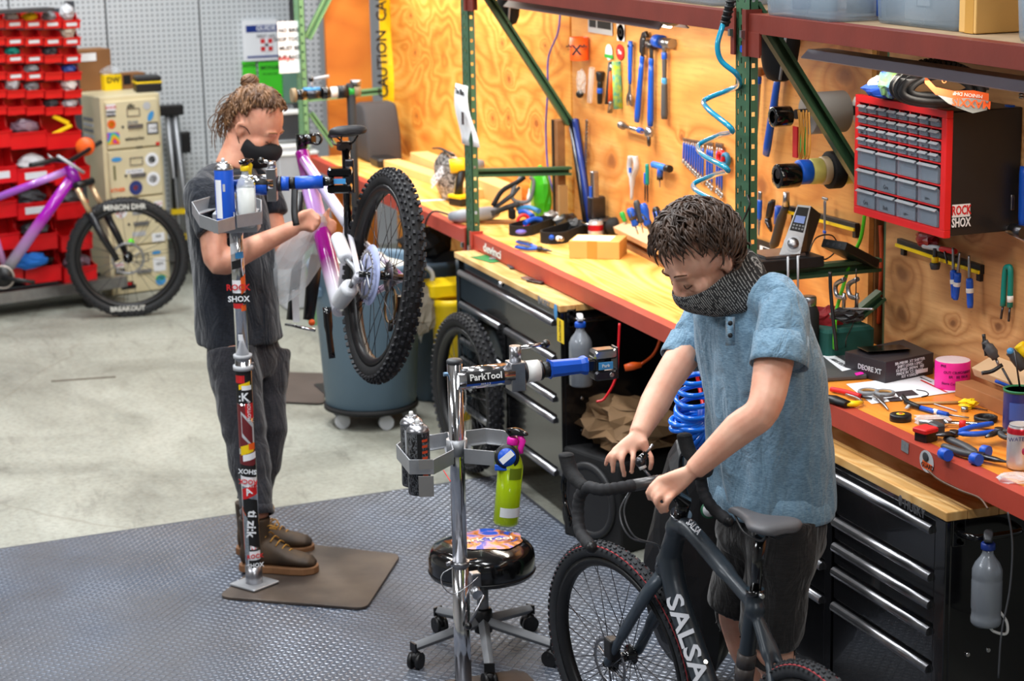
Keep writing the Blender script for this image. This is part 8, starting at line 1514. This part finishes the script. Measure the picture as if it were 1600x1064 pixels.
shN, elN, wrN = od(1222, 488, 5.12), od(1192, 640, 5.02), od(1084, 735, 5.09)
shF, elF, wrF = od(1100, 508, 5.50), od(1040, 598, 5.40), od(997, 680, 5.27)
limb(b, [shN, shN*.45+elN*.55+RX*.004, elN, elN*.65+wrN*.35+V3((0, 0, .004)), wrN], [.056, .050, .043, .043, .027])
limb(b, [shF+RZ*.02-V3((0, 0, .02)), shF*.5+elF*.5, elF, elF*.6+wrF*.4, wrF], [.042, .048, .041, .041, .026])
# hands: far (right hand) and near (left hand)
cp = lambda x, y: (860+x/4.256, 650+y/4.256)
ch_ = lambda x, y: (930+x/5.6, 640+y/5.6)
kF = 5.25; pal = MB()
def palm(mb, wr, kn, th, dep):   # soft palm from wrist to the knuckle row
    K = [od(*p, dep) for p in kn]; 
    for k in K: mb.tube([wr*.9+k*.1, wr*.45+k*.55, k], [.0175, .0155, .0108], 10)
    for a_, b_ in zip(K, K[1:]): mb.tube([a_, b_], .0105, 8)
    mb.tube([wr, od(*th[0], dep), od(*th[1], dep)], [.017, .016, .011], 10)
knF = [ch_(168, 368), ch_(215, 352), ch_(270, 345), ch_(335, 352)]
palm(b, wrF, knF, [ch_(420, 300), ch_(448, 350)], kF)
fingers(b, [([ch_(168, 368), ch_(128, 402), ch_(108, 438), ch_(92, 478)], (0, -.005, 0, .01)), ([ch_(215, 352), ch_(172, 405), ch_(158, 470), ch_(156, 542)], (0, -.015, -.01, 0)), ([ch_(270, 345), ch_(236, 425), ch_(238, 500), ch_(254, 580)], (0, -.02, -.018, -.005)), ([ch_(335, 352), ch_(332, 425), ch_(326, 485), ch_(320, 550)], (0, -.02, -.02, -.01)), ([ch_(448, 350), ch_(488, 410), ch_(494, 460), ch_(480, 518)], (0, -.01, -.01, 0))], kF, .0080)
kN = 5.10; knN = [ch_(545, 625), ch_(590, 650), ch_(640, 690), ch_(690, 735)]
palm(b, wrN, knN, [ch_(690, 600), ch_(600, 600)], kN)
fingers(b, [([ch_(545, 625), ch_(492, 680), ch_(466, 728), ch_(478, 780)], (0, -.01, -.005, .01)), ([ch_(590, 650), ch_(535, 715), ch_(512, 762), ch_(530, 812)], (0, -.02, -.02, 0)), ([ch_(640, 690), ch_(560, 760), ch_(535, 810), ch_(580, 892)], (0, -.03, -.03, -.01)), ([ch_(690, 735), ch_(650, 780), ch_(622, 825), ch_(624, 885)], (0, -.03, -.03, -.015)), ([ch_(600, 600), ch_(560, 605), ch_(530, 640), ch_(510, 690)], (.02, .03, .03, .03))], kN, .0086)
# legs
hpN, knN_, anN = od(1226, 800, 5.32), od(1206, 1000, 5.45), None
hpF, knF_ = od(1182, 790, 5.54), od(1152, 948, 5.70)
skF = od(1178, 1052, 5.79); ankF = V3((skF.x-.01, skF.y+.0, .08)); skN = od(1216, 1060, 5.52); ankN = V3((skN.x+.0, skN.y+.01, .08))
limb(b, [hpF, hpF*.5+knF_*.5, knF_, skF*.55+knF_*.45, skF, ankF], [.085, .075, .055, .056, .044, .036]); limb(b, [hpN, hpN*.5+knN_*.5, knN_, skN*.5+knN_*.5, skN, ankN], [.085, .075, .055, .056, .046, .036])
body = rem(b.build('body', skinA, mr), .0048, 5)
for q in (-1, 1):   # closed lids and brows
    MB().tube(bez([hat(.083, q*.018, -.002), hat(.088, q*.031, -.009), hat(.077, q*.046, -.004)], 4), .0016, 6).build('eyelashes', mat('lash_brown', (70, 42, 30), .7), mr)
    MB().tube(bez([hat(.090, q*.012, .028), hat(.092, q*.03, .037), hat(.076, q*.052, .031)], 4), [.0028]*7+[.0018]*2, 6, flat=.7).build('eyebrow', mat('brow_brown', (96, 62, 40), .8), mr)
# gaiter
dots = NB('gaiter_fabric', .85); wv_ = dots.n('TexWave', wave_type='BANDS', bands_direction='DIAGONAL'); wv_.inputs['Scale'].default_value = 80; wv_.inputs['Distortion'].default_value = 1.5; wv_.inputs['Detail'].default_value = 1; dots.l(dots.mapv((1, 1, 1)), wv_.inputs['Vector'])
n2 = dots.noise(dots.mapv(), 140, 2); mk = dots.math('MULTIPLY', dots.math('GREATER_THAN', wv_.outputs['Fac'], .82), dots.math('GREATER_THAN', n2, .44)); dots.col(dots.mix(mk, (22, 22, 24), (150, 150, 148))); dots.bump(wv_.outputs['Fac'], .3, .004)
gr = MB(); G = []
for (fx_, fy), (bx_, by), w_, df, db in (((1057, 463), (1150, 388), .079, 5.15, 5.27), ((1058, 472), (1160, 384), .086, 5.15, 5.28), ((1066, 484), (1174, 394), .090, 5.15, 5.30), ((1086, 492), (1186, 412), .092, 5.16, 5.31), ((1108, 494), (1194, 432), .094, 5.17, 5.31), ((1122, 490), (1192, 448), .085, 5.19, 5.30)):
    F_, B_ = od(fx_, fy, df), od(bx_, by, db); c = (F_+B_)/2; A = (F_-B_)/2; G.append([c+A*cos(t)+lH*w_*sin(t)+noise.noise_vector(c*9+A*cos(t)*25+lH*sin(t)*3)*.006 for t in [2*pi*k/40 for k in range(40)]])
g = gr.loft(G, False).build('neck_gaiter', dots.m, mr, subd=1); sd = g.modifiers.new('t', 'SOLIDIFY'); sd.thickness = .003
# hair
def hair(root, at, s, m, n_, seedv, f_, l_, u_, curl=.5, L0=.03, region=None, name='hair', capm=None):
    rn = random.Random(seedv); cm_ = MB(); cm_.sph((0, 0, 0), 1, 40, 26); out = []; ctr = at(-.014, 0, .040)
    rad = lambda d: V3((d.x*.104, d.y*.085, d.z*.106))
    keep = []
    for p in cm_.v:
        q = V3(p); r_ = rad(q); nz = noise.noise(q*4+V3((seedv, 0, 0)))*.010+noise.noise(q*9)*.006; rr = r_*(1+nz/.1)*s; out.append(ctr+f_*rr.x+l_*rr.y+u_*rr.z); keep.append(region(q))
    cm_.v = out; cm_.f, cm_.mi, cm_.sm = zip(*[(fc_, 0, True) for fc_ in cm_.f if all(keep[i] for i in fc_)]); cm_.f, cm_.mi, cm_.sm = list(cm_.f), list(cm_.mi), list(cm_.sm)
    o = cm_.build(name, capm or m, root); sd_ = o.modifiers.new('t', 'SOLIDIFY'); sd_.thickness = .006
    lk = MB(); cnt = 0
    while cnt < n_:
        d = V3((rn.gauss(0, 1), rn.gauss(0, 1), rn.gauss(0, 1))).normalized()
        if not region(d): continue
        cnt += 1; r_ = rad(d)*s; p0 = ctr+f_*r_.x+l_*r_.y+u_*r_.z; nrm_ = (p0-ctr).normalized(); flow = (f_*(.35+rn.uniform(-.8, .6)*curl)+l_*(d.y*.8+rn.uniform(-.9, .9)*curl)-u_*(.35+rn.uniform(-.3, .3))); flow = (flow-nrm_*flow.dot(nrm_)); flow = flow.normalized() if flow.length > .1 else l_
        sd2 = nrm_.cross(flow); L_ = L0*rn.uniform(.6, 1.3); ph_ = rn.uniform(0, 6.28); P = []
        for k in range(6): t = k/5; P.append(p0+flow*L_*t+nrm_*(.004+.008*sin(t*pi)*(1+curl)-.006*t)+sd2*sin(ph_+t*4)*.008*curl*t)
        w0 = rn.uniform(.0022, .0042); lk.tube(P, [w0*.8, w0, w0, w0*.9, w0*.7, w0*.15], 5, caps=False)
    lk.build(name+'_locks', m, root, kind='stuff'); return o
hairm = mat('hair_brown', (74, 52, 38), .42, 0, 0, 40, .2, 60, col2=(44, 30, 22)); hairc = mat('hair_brown_dark', (46, 32, 24), .7, 0, .2, 20)
reg = lambda d: not (abs(d.y) > .62 and -.42 < d.x < .30 and d.z < .05) and ((d.z > .36+.42*max(0, d.x)) or (d.x < -.05 and d.z > -.35) or (d.x < -.45 and d.z > -.75))
hair(mr, hat, 1.06, hairm, 1500, 5, fH, lH, uH, .55, .050, reg, capm=hairc)
# shirt
def cloth(name, c, c2, bs=260, sc=30, st=.2, fold=True):
    q = NB(name, .9, 0, .15); q.b.inputs['Sheen Weight'].default_value = .25; v = q.mapv((3, 3, 18), rot=(.1, 0, 0)); a = q.noise(v, sc, 5, .3, .7); wr_ = q.noise(q.mapv((1, 1, .35), rot=(.25, .3, 0)), 16, 3, 1.2); q.fo = wr_; q.col(q.ramp(a, [(.3, c2), (.62, c)])); q.bump(q.math('ADD', q.math('MULTIPLY', wr_, 6), q.math('MULTIPLY', q.noise(q.mapv(), bs, 2), .25)), .5, .006); return q.m
shirtm = cloth('blue_heather', (138, 170, 192), (76, 110, 136)); s = MB()
SH = [((1206, 788, 5.43), .182, .137), ((1205, 765, 5.42), .184, .140), ((1204, 700, 5.38), .182, .142), ((1197, 630, 5.34), .184, .143), ((1188, 560, 5.30), .186, .140), ((1174, 500, 5.27), .182, .122), ((1168, 462, 5.27), .150, .096), ((1164, 440, 5.27), .095, .08)]
s.loft([ering(od(*p), w_, d_) for p, w_, d_ in SH])
hN, hF = od(1216, 565, 5.06), od(1066, 556, 5.46)
s.tube(bez([od(1200, 462, 5.16), od(1222, 488, 5.10), od(1221, 525, 5.08), hN], 4), [.062]*4+[.067]*4+[.069]*4+[.069], 20); s.tube(bez([od(1122, 478, 5.44), shF+V3((0, 0, .006)), od(1080, 535, 5.48), hF], 4), [.064]*4+[.068]*4+[.060]*4+[.055], 18)
sh_o = rem(s.build('henley_shirt', shirtm, mr), .0065, 7, (.040, .075, (1, 1, 3.2)))
def cuff(c, ax, r, m, nm='sleeve_cuff', tk=.0035): return MB().torus(c, ax, r, tk, 36, 6, 2.2).build(nm, m, mr)
def hemtube(cs, rs_, m, root, ax=None, nm='sleeve_hem'):
    mb = MB(); R = []
    for k, (c_, r_) in enumerate(zip(cs, rs_)):
        if isinstance(r_, tuple): R.append(ering(c_, r_[0], r_[1], ax[0], ax[1], n=40))
        else: u_, v_, d_ = basis(cs[-1]-cs[0]); R.append([c_+u_*cos(t)*r_*(1+.03*sin(3*t+k))+v_*sin(t)*r_ for t in [2*pi*j/36 for j in range(36)]])
    o = mb.loft(R, False).build(nm, m, root); sd = o.modifiers.new('t', 'SOLIDIFY'); sd.thickness = .003; sd.offset = 1
    e = [c_ for c_ in R[-2]]; MB().tube(e, .0012, 4, closed=True).build('hem_seam', mat('seam_dark', (40, 62, 82), .9) if root == mr and m == shirtm else black_matte, root); return o
hemtube([od(1221, 525, 5.08), od(1219, 548, 5.07), od(1217, 562, 5.065), od(1216, 571, 5.06)], [.0655, .069, .0705, .071], shirtm, mr)
hemtube([od(1078, 530, 5.475), od(1070, 548, 5.465), od(1066, 556, 5.46), od(1063, 563, 5.455)], [.052, .0545, .056, .0565], shirtm, mr)
hemtube([od(1205, 755, 5.415), od(1206, 778, 5.425), od(1206, 789, 5.43), od(1206, 795, 5.432)], [(.176, .132), (.183, .139), (.185, .141), (.185, .141)], shirtm, mr, (lB, fB_), 'shirt_hem')
# henley placket and buttons
pf_ = lambda px, py: od(px, py, 5.09)
MB().tube([od(1141, 495, 5.135), od(1141, 540, 5.125)], .012, 4, flat=.15).build('placket', shirtm, mr)
for q in ((1141, 505), (1141, 524)): MB().lathe([(.001, .003), (.006, .003), (.0065, 0)], od(*q, 5.115), -RZ, 14).build('button', blackp, mr)
# shorts
shm = cloth('black_canvas', (44, 42, 42), (28, 26, 27), 300, 12, .15); s = MB()
s.loft([ering(od(*p), w_, d_) for p, w_, d_ in (((1206, 760, 5.42), .165, .115), ((1206, 800, 5.44), .172, .125), ((1203, 840, 5.46), .170, .128), ((1200, 862, 5.48), .15, .11))])
s.tube(bez([hpF, hpF*.5+knF_*.5, knF_+V3((0, 0, .0)), od(1146, 955, 5.70)], 4), [.095]*4+[.088]*4+[.080]*4+[.078], 18); s.tube(bez([hpN, hpN*.5+knN_*.5, knN_, od(1206, 1008, 5.45)], 4), [.095]*4+[.088]*4+[.078]*4+[.076], 18)
rem(s.build('shorts', shm, mr), .008, 6, (.02, .12))
for a_, nm in ((ankF, 'F'), (ankN, 'N')):
    MB().tube([V3((a_.x, a_.y, .05)), a_+V3((0, 0, .08)), V3((a_.x, a_.y, .30 if nm == 'F' else .24))], [.044, .040, .052], 16).build('sock', black_matte, mr)
    d = fB_; c = V3((a_.x, a_.y, 0)); R4 = lambda o, w_, z0, z1: [c+d*o+lB*(cos(t)*w_)+V3((0, 0, (z0+z1)/2+sin(t)*(z1-z0)/2)) for t in [2*pi*k/14 for k in range(14)]]
    MB().loft([R4(-.075, .025, .01, .07), R4(-.06, .038, 0, .10), R4(0, .042, 0, .11), R4(.07, .045, 0, .09), R4(.14, .048, 0, .065), R4(.185, .035, .004, .045)]).build('shoe', blackp, mr)
# the tool in his hands
tl = thing('torque_tool', 'small black hex tool with steel shaft and white collar held over the handlebar', 'tool', od(*cp(640, 300), 5.2), 0, world=True); P_ = lambda x, y, d=5.2: od(*cp(x, y), d)
MB().tube([P_(682, 188), P_(640, 245)], .0035, 8).build('hex_shaft', steel, tl); MB().tube([P_(640, 245), P_(608, 280), P_(598, 300)], [.008, .011, .013], 12).build('handle', blackg, tl); MB().sph(P_(600, 305), .015).build('ratchet_head', dsteel, tl); MB().cyl(P_(602, 318), P_(618, 350), .010, n=14).build('collar', white, tl); MB().tube([P_(618, 350), P_(668, 405)], .0035, 8).build('hex_shaft', steel, tl); MB().cyl(P_(668, 405), P_(682, 425), .010, n=12).build('socket', dsteel, tl)
# ------------------------------------------------------------ man with the hair bun (left)
ml = thing('person', 'man in black t-shirt and black face mask with a hair bun', 'person', (-7.3, 1.66, 0), 0, world=True)
D = 7.72; fL = (RX*.86-RZ*.42); fL.z = 0; fL.normalize(); lL = V3((0, 0, 1)).cross(fL)
HC2 = od(398, 200, D); f2h = (RX*.93-RZ*.36); f2h.z = 0; f2h.normalize(); f2 = f2h*cos(.5)-V3((0, 0, 1))*sin(.5); f2, l2, u2 = frame_(f2)
b = MB(); at2 = head(b, HC2, f2, l2, u2, 1.08); nb2 = od(362, 262, D+.0)
b.tube([at2(-.03, 0, -.03), od(372, 232, D), nb2], [.062, .058, .066], 14)
er2 = lambda p, w_, d_: ering(od(*p), w_, d_, lL, fL)
b.loft([er2((378, 540, 7.72), .16, .11), er2((372, 470, 7.72), .15, .11), er2((362, 390, 7.72), .165, .12), er2((356, 310, 7.72), .175, .115), er2((358, 272, 7.72), .10, .08)])
s1, e1_, w1 = od(322, 305, 7.50), od(342, 412, 7.42), od(462, 355, 7.50); s2, e2_, w2_ = od(410, 300, 7.98), od(440, 405, 7.95), od(500, 352, 7.75)
limb(b, [s1, s1*.5+e1_*.5, e1_, e1_*.6+w1*.4, w1], [.058, .052, .044, .044, .028]); limb(b, [s2, s2*.5+e2_*.5, e2_, e2_*.6+w2_*.4, w2_], [.058, .052, .044, .044, .028])
cq = lambda x, y: (430+x/2.419, 170+y/2.419)
palm(b, w1, [cq(140, 398), cq(148, 412), cq(146, 430), cq(136, 446)], [cq(100, 400), cq(118, 388)], 7.46)
fingers(b, [([cq(140, 398), cq(158, 402), cq(166, 412), cq(160, 424)], (0, 0, .02, .03)), ([cq(148, 412), cq(164, 418), cq(166, 430), cq(156, 438)], (0, -.01, .01, .03)), ([cq(146, 430), cq(158, 438), cq(154, 450), cq(144, 452)], (0, -.01, .01, .03)), ([cq(136, 446), cq(142, 456), cq(136, 462), cq(126, 460)], (0, -.01, .01, .03)), ([cq(118, 388), cq(136, 384), cq(148, 392)], (0, 0, .02))], 7.46, .0088)
palm(b, w2_, [cq(196, 420), cq(206, 432), cq(212, 444), cq(210, 458)], [cq(190, 410), cq(196, 396)], 7.72)
fingers(b, [([cq(196, 396), cq(200, 384), cq(206, 378)], (0, 0, 0)), ([cq(196, 420), cq(216, 424), cq(226, 432), cq(220, 442)], (0, 0, .01, .02)), ([cq(206, 432), cq(222, 440), cq(224, 452), cq(214, 458)], (0, 0, .01, .02)), ([cq(212, 444), cq(222, 456), cq(218, 466), cq(208, 468)], (0, 0, .01, .02)), ([cq(210, 458), cq(214, 470), cq(206, 476)], (0, 0, .01))], 7.72, .0088)
fN0, fN1 = oz(378, 889, .018), oz(490, 893, .018); fF0, fF1 = oz(372, 866, .0), oz(494, 856, .018); 
akN = fN0+(fN1-fN0).normalized()*.07+V3((0, 0, .12)); akF = fF0+(fF1-fF0).normalized()*.07+V3((0, 0, .12))
hN2, hF2 = od(362, 545, 7.62), od(412, 548, 7.80); kN2, kF2 = od(384, 690, 7.58), od(412, 690, 7.74)
limb(b, [hN2, kN2, akN], [.09, .062, .045], k=6); limb(b, [hF2, kF2, akF], [.09, .062, .045], k=6)
rem(b.build('body', skinB, ml), .0065, 5)
for q in (-1, 1):
    MB().tube(bez([at2(.083, q*.018, -.003), at2(.087, q*.031, -.009), at2(.077, q*.046, -.005)], 4), .0018, 6).build('eyelashes', mat('lash_brown', (70, 42, 30)), ml); MB().tube(bez([at2(.090, q*.012, .028), at2(.091, q*.03, .036), at2(.076, q*.052, .030)], 4), .0026, 6).build('eyebrow', mat('brow_fair', (150, 104, 66), .8), ml)
# mask
mk_ = MB(); rings = []
for z, ff, ww in ((-.006, .104, .026), (-.016, .122, .056), (-.036, .129, .070), (-.062, .125, .071), (-.090, .108, .064), (-.120, .084, .052), (-.130, .04, .03)):
    rings.append([at2(ff*cos(t*.5*pi)*1.0+(.016*(1-cos(t*.5*pi))), ww*sin(t*.5*pi)*1.12, z-.012*abs(t)*(1 if z > -.03 else -.3)) for t in [(-1+2*k/16) for k in range(17)]])
mo = mk_.loft(rings, False, True, closed=False).build('face_mask', mat('mask_black', (22, 22, 25), .85, 0, .1, 20, .2), ml, subd=1); sd = mo.modifiers.new('t', 'SOLIDIFY'); sd.thickness = .003; sd.offset = 1
for q in (-1, 1):
    MB().tube(bez([at2(.020, q*.064, -.005), at2(0, q*.078, .012), at2(-.024, q*.084, .008)], 4), .0018, 6).build('ear_loop', blackp, ml); MB().tube(bez([at2(.030, q*.064, -.085), at2(.0, q*.074, -.05), at2(-.026, q*.084, -.012)], 4), .0018, 6).build('ear_loop', blackp, ml)
hb = mat('hair_fair', (134, 96, 62), .42, 0, 0, 30, .2, 60, col2=(78, 52, 34)); hbd = mat('hair_fair_dark', (84, 56, 36), .7, 0, .2, 20)
reg2 = lambda d: not (abs(d.y) > .62 and -.42 < d.x < .30 and d.z < .05) and ((d.z > .40+.38*max(0, d.x)) or (d.x < .05 and d.z > .0) or (d.x < -.35 and d.z > -.5))
def hairback(root, at, s, m, n_, f_, l_, u_, bun, region):
    rn = random.Random(3); lk = MB(); ctr = at(-.014, 0, .040); cnt = 0; bd = (bun-ctr).normalized()
    while cnt < n_:
        d = V3((rn.gauss(0, 1), rn.gauss(0, 1), rn.gauss(0, 1))).normalized()
        if not region(d): continue
        cnt += 1; P = []; q = d.copy(); bl = V3((bd.dot(f_), bd.dot(l_), bd.dot(u_)))
        for k in range(7): t = k/6*rn.uniform(.45, .9) if k else 0; e = (d*(1-t)+bl*t).normalized(); r_ = V3((e.x*.108, e.y*.088, e.z*.11))*s*(1.01+.02*sin(k)); P.append(ctr+f_*r_.x+l_*r_.y+u_*r_.z+V3((rn.uniform(-1, 1), rn.uniform(-1, 1), rn.uniform(-1, 1)))*.002)
        lk.tube(P, [.001, .0024, .0028, .0028, .0026, .002, .0008], 5, caps=False)
    for k in range(90):   # loose strands falling at the back
        a = V3((rn.uniform(-.110, -.07), rn.uniform(-.07, .07), rn.uniform(-.02, .09))); p = at(a.x, a.y, a.z); dx = rn.uniform(.02, .065); L_ = rn.uniform(.05, .15)
        lk.tube(bez([p, p-RX*dx*.6+V3((0, 0, -.2*L_)), p-RX*dx+V3((rn.uniform(-.01, .01), 0, -.6*L_)), p-RX*dx*rn.uniform(.6, 1.2)+V3((0, 0, -L_))], 3), [.0016]*9+[.0004], 4, caps=False)
    lk.build('hair_locks', m, root, kind='stuff')
bun = od(390, 128, D+.0)
hair(ml, at2, 1.08, hb, 250, 9, f2, l2, u2, .25, .03, reg2, capm=hbd); hairback(ml, at2, 1.08, hb, 900, f2, l2, u2, bun, reg2)
o = crumple(bun+V3((0, 0, -.004)), (.062, .062, .055), 13, 18, 12, .28, 2.5); o.sm = [True]*len(o.f); o.build('hair_bun', hbd, ml, subd=1)
rn_ = random.Random(2); q = MB()
for k in range(60):
    a0, i0 = rn_.uniform(0, 6.28), rn_.uniform(-1.2, 1.2); q.tube([bun+V3((cos(a0+t*.5)*cos(i0+t*.35), sin(a0+t*.5)*cos(i0+t*.35), sin(i0+t*.35)*.85))*.034 for t in range(6)], [.001, .003, .0035, .0035, .003, .0008], 5, caps=False)
q.build('bun_strands', hb, ml, kind='stuff'); MB().torus(od(391, 138, D), (0, 0, 1), .012, .004, 18, 6).build('hair_tie', blackp, ml)
for k in range(26):
    pass
tsm = cloth('black_tshirt', (38, 42, 50), (22, 24, 30), 260, 20, .15); s = MB()
s.loft([er2(p, w_, d_) for p, w_, d_ in (((376, 532, 7.72), .185, .150), ((374, 515, 7.72), .186, .152), ((370, 460, 7.72), .182, .150), ((362, 390, 7.72), .186, .148), ((355, 325, 7.72), .188, .138), ((353, 285, 7.72), .165, .118), ((360, 262, 7.72), .10, .085))])
s.tube(bez([od(342, 278, 7.62), s1, od(326, 335, 7.47), od(337, 366, 7.44)], 4), [.07]*4+[.080]*4+[.078]*4+[.075], 20); s.tube(bez([od(392, 285, 7.86), s2, od(424, 340, 7.97)], 4), [.07]*4+[.074]*4+[.07], 18)
rem(s.build('tshirt', tsm, ml), .008, 7, (.030, .12, (1, 1, 2.4)))
jm = cloth('black_jeans', (48, 48, 54), (30, 30, 35), 320, 16, .15); s = MB()
s.loft([er2(p, w_, d_) for p, w_, d_ in (((377, 520, 7.72), .165, .118), ((380, 555, 7.72), .168, .125), ((384, 585, 7.72), .15, .11))])
cN, cF = akN+V3((0, 0, .10)), akF+V3((0, 0, .10))
s.tube(bez([hN2, hN2*.5+kN2*.5, kN2, kN2*.45+cN*.55, cN], 4), [.098]*4+[.090]*4+[.077]*4+[.067]*4+[.058], 20); s.tube(bez([hF2, hF2*.5+kF2*.5, kF2, kF2*.45+cF*.55, cF], 4), [.098]*4+[.090]*4+[.077]*4+[.067]*4+[.058], 20)
rem(s.build('jeans', jm, ml), .0085, 5, (.022, .12))
for c_, k_ in ((cN, kN2), (cF, kF2)): ax = (k_-c_).normalized(); MB().lathe([(.056, -.012), (.061, -.010), (.063, .022), (.056, .026)], c_, ax, 28, False).build('jeans_cuff', jm, ml)
bootm = mat('boot_leather', (78, 60, 42), .6, 0, .3, 9, .2, 40, col2=(46, 36, 28)); solem = mat('boot_sole', (132, 92, 60), .7, 0, .2, 20); lacem = mat('boot_lace', (176, 126, 48), .7)
for a_, b_ in ((fN0, fN1), (fF0, fF1)):
    d = (b_-a_); L = .285; d.z = 0; d.normalize(); sd_ = V3((-d.y, d.x, 0)); o0 = a_.copy(); o0.z = .0165 if a_ is fN0 else .006
    def R5(o, w_, z0, z1, n=18): return [o0+d*o*L+sd_*(cos(t)*w_)+V3((0, 0, z0+(z1-z0)*(.5+.5*sin(t)))) for t in [2*pi*k/n for k in range(n)]]
    u_ = MB(); u_.loft([R5(.01, .030, .03, .10), R5(.06, .038, .022, .13), R5(.2, .042, .022, .15), R5(.34, .043, .022, .14), R5(.5, .044, .022, .112), R5(.66, .048, .022, .085), R5(.82, .050, .022, .072), R5(.93, .044, .022, .062), R5(1.0, .022, .026, .045)])
    u_.loft([[o0+d*(L*(.20+.00*k)+cos(t)*r_*1.15)+sd_*sin(t)*r_+V3((0, 0, z)) for t in [2*pi*j/18 for j in range(18)]] for k, (z, r_) in enumerate(((.06, .045), (.12, .048), (.165, .05), (.205, .052)))])
    bo = rem(u_.build('boot', bootm, ml), .005, 4)
    so = MB(); P = [(x*L, w_) for x, w_ in ((-.02, .018), (.03, .036), (.2, .042), (.45, .040), (.7, .052), (.88, .050), (1.0, .030), (1.03, .010))]; pol = [o0+d*x+sd_*w_ for x, w_ in P]+[o0+d*x-sd_*w_ for x, w_ in reversed(P)]; so.loft([[p+V3((0, 0, z)) for p in pol] for z in (.0, .028)], True, False); so.build('boot_sole', solem, ml, bevel=.004)
    la = MB()
    for k in range(5): x = .36+.07*k; z = .142-.016*k; la.tube(bez([o0+d*x*L-sd_*.026+V3((0, 0, z-.006)), o0+d*(x*L+.01)+V3((0, 0, z+.008)), o0+d*(x*L+.018)+sd_*.026+V3((0, 0, z-.008))], 3), .0028, 5)
    c = o0+d*.34*L+V3((0, 0, .165)); la.tube(bez([c, c+d*.03-sd_*.03+V3((0, 0, .02)), c+d*.05-sd_*.01+V3((0, 0, .0)), c], 5), .0026, 5); la.tube(bez([c, c+d*.03+sd_*.03+V3((0, 0, .025)), c+d*.045+sd_*.02, c], 5), .0026, 5); la.build('boot_laces', lacem, ml)
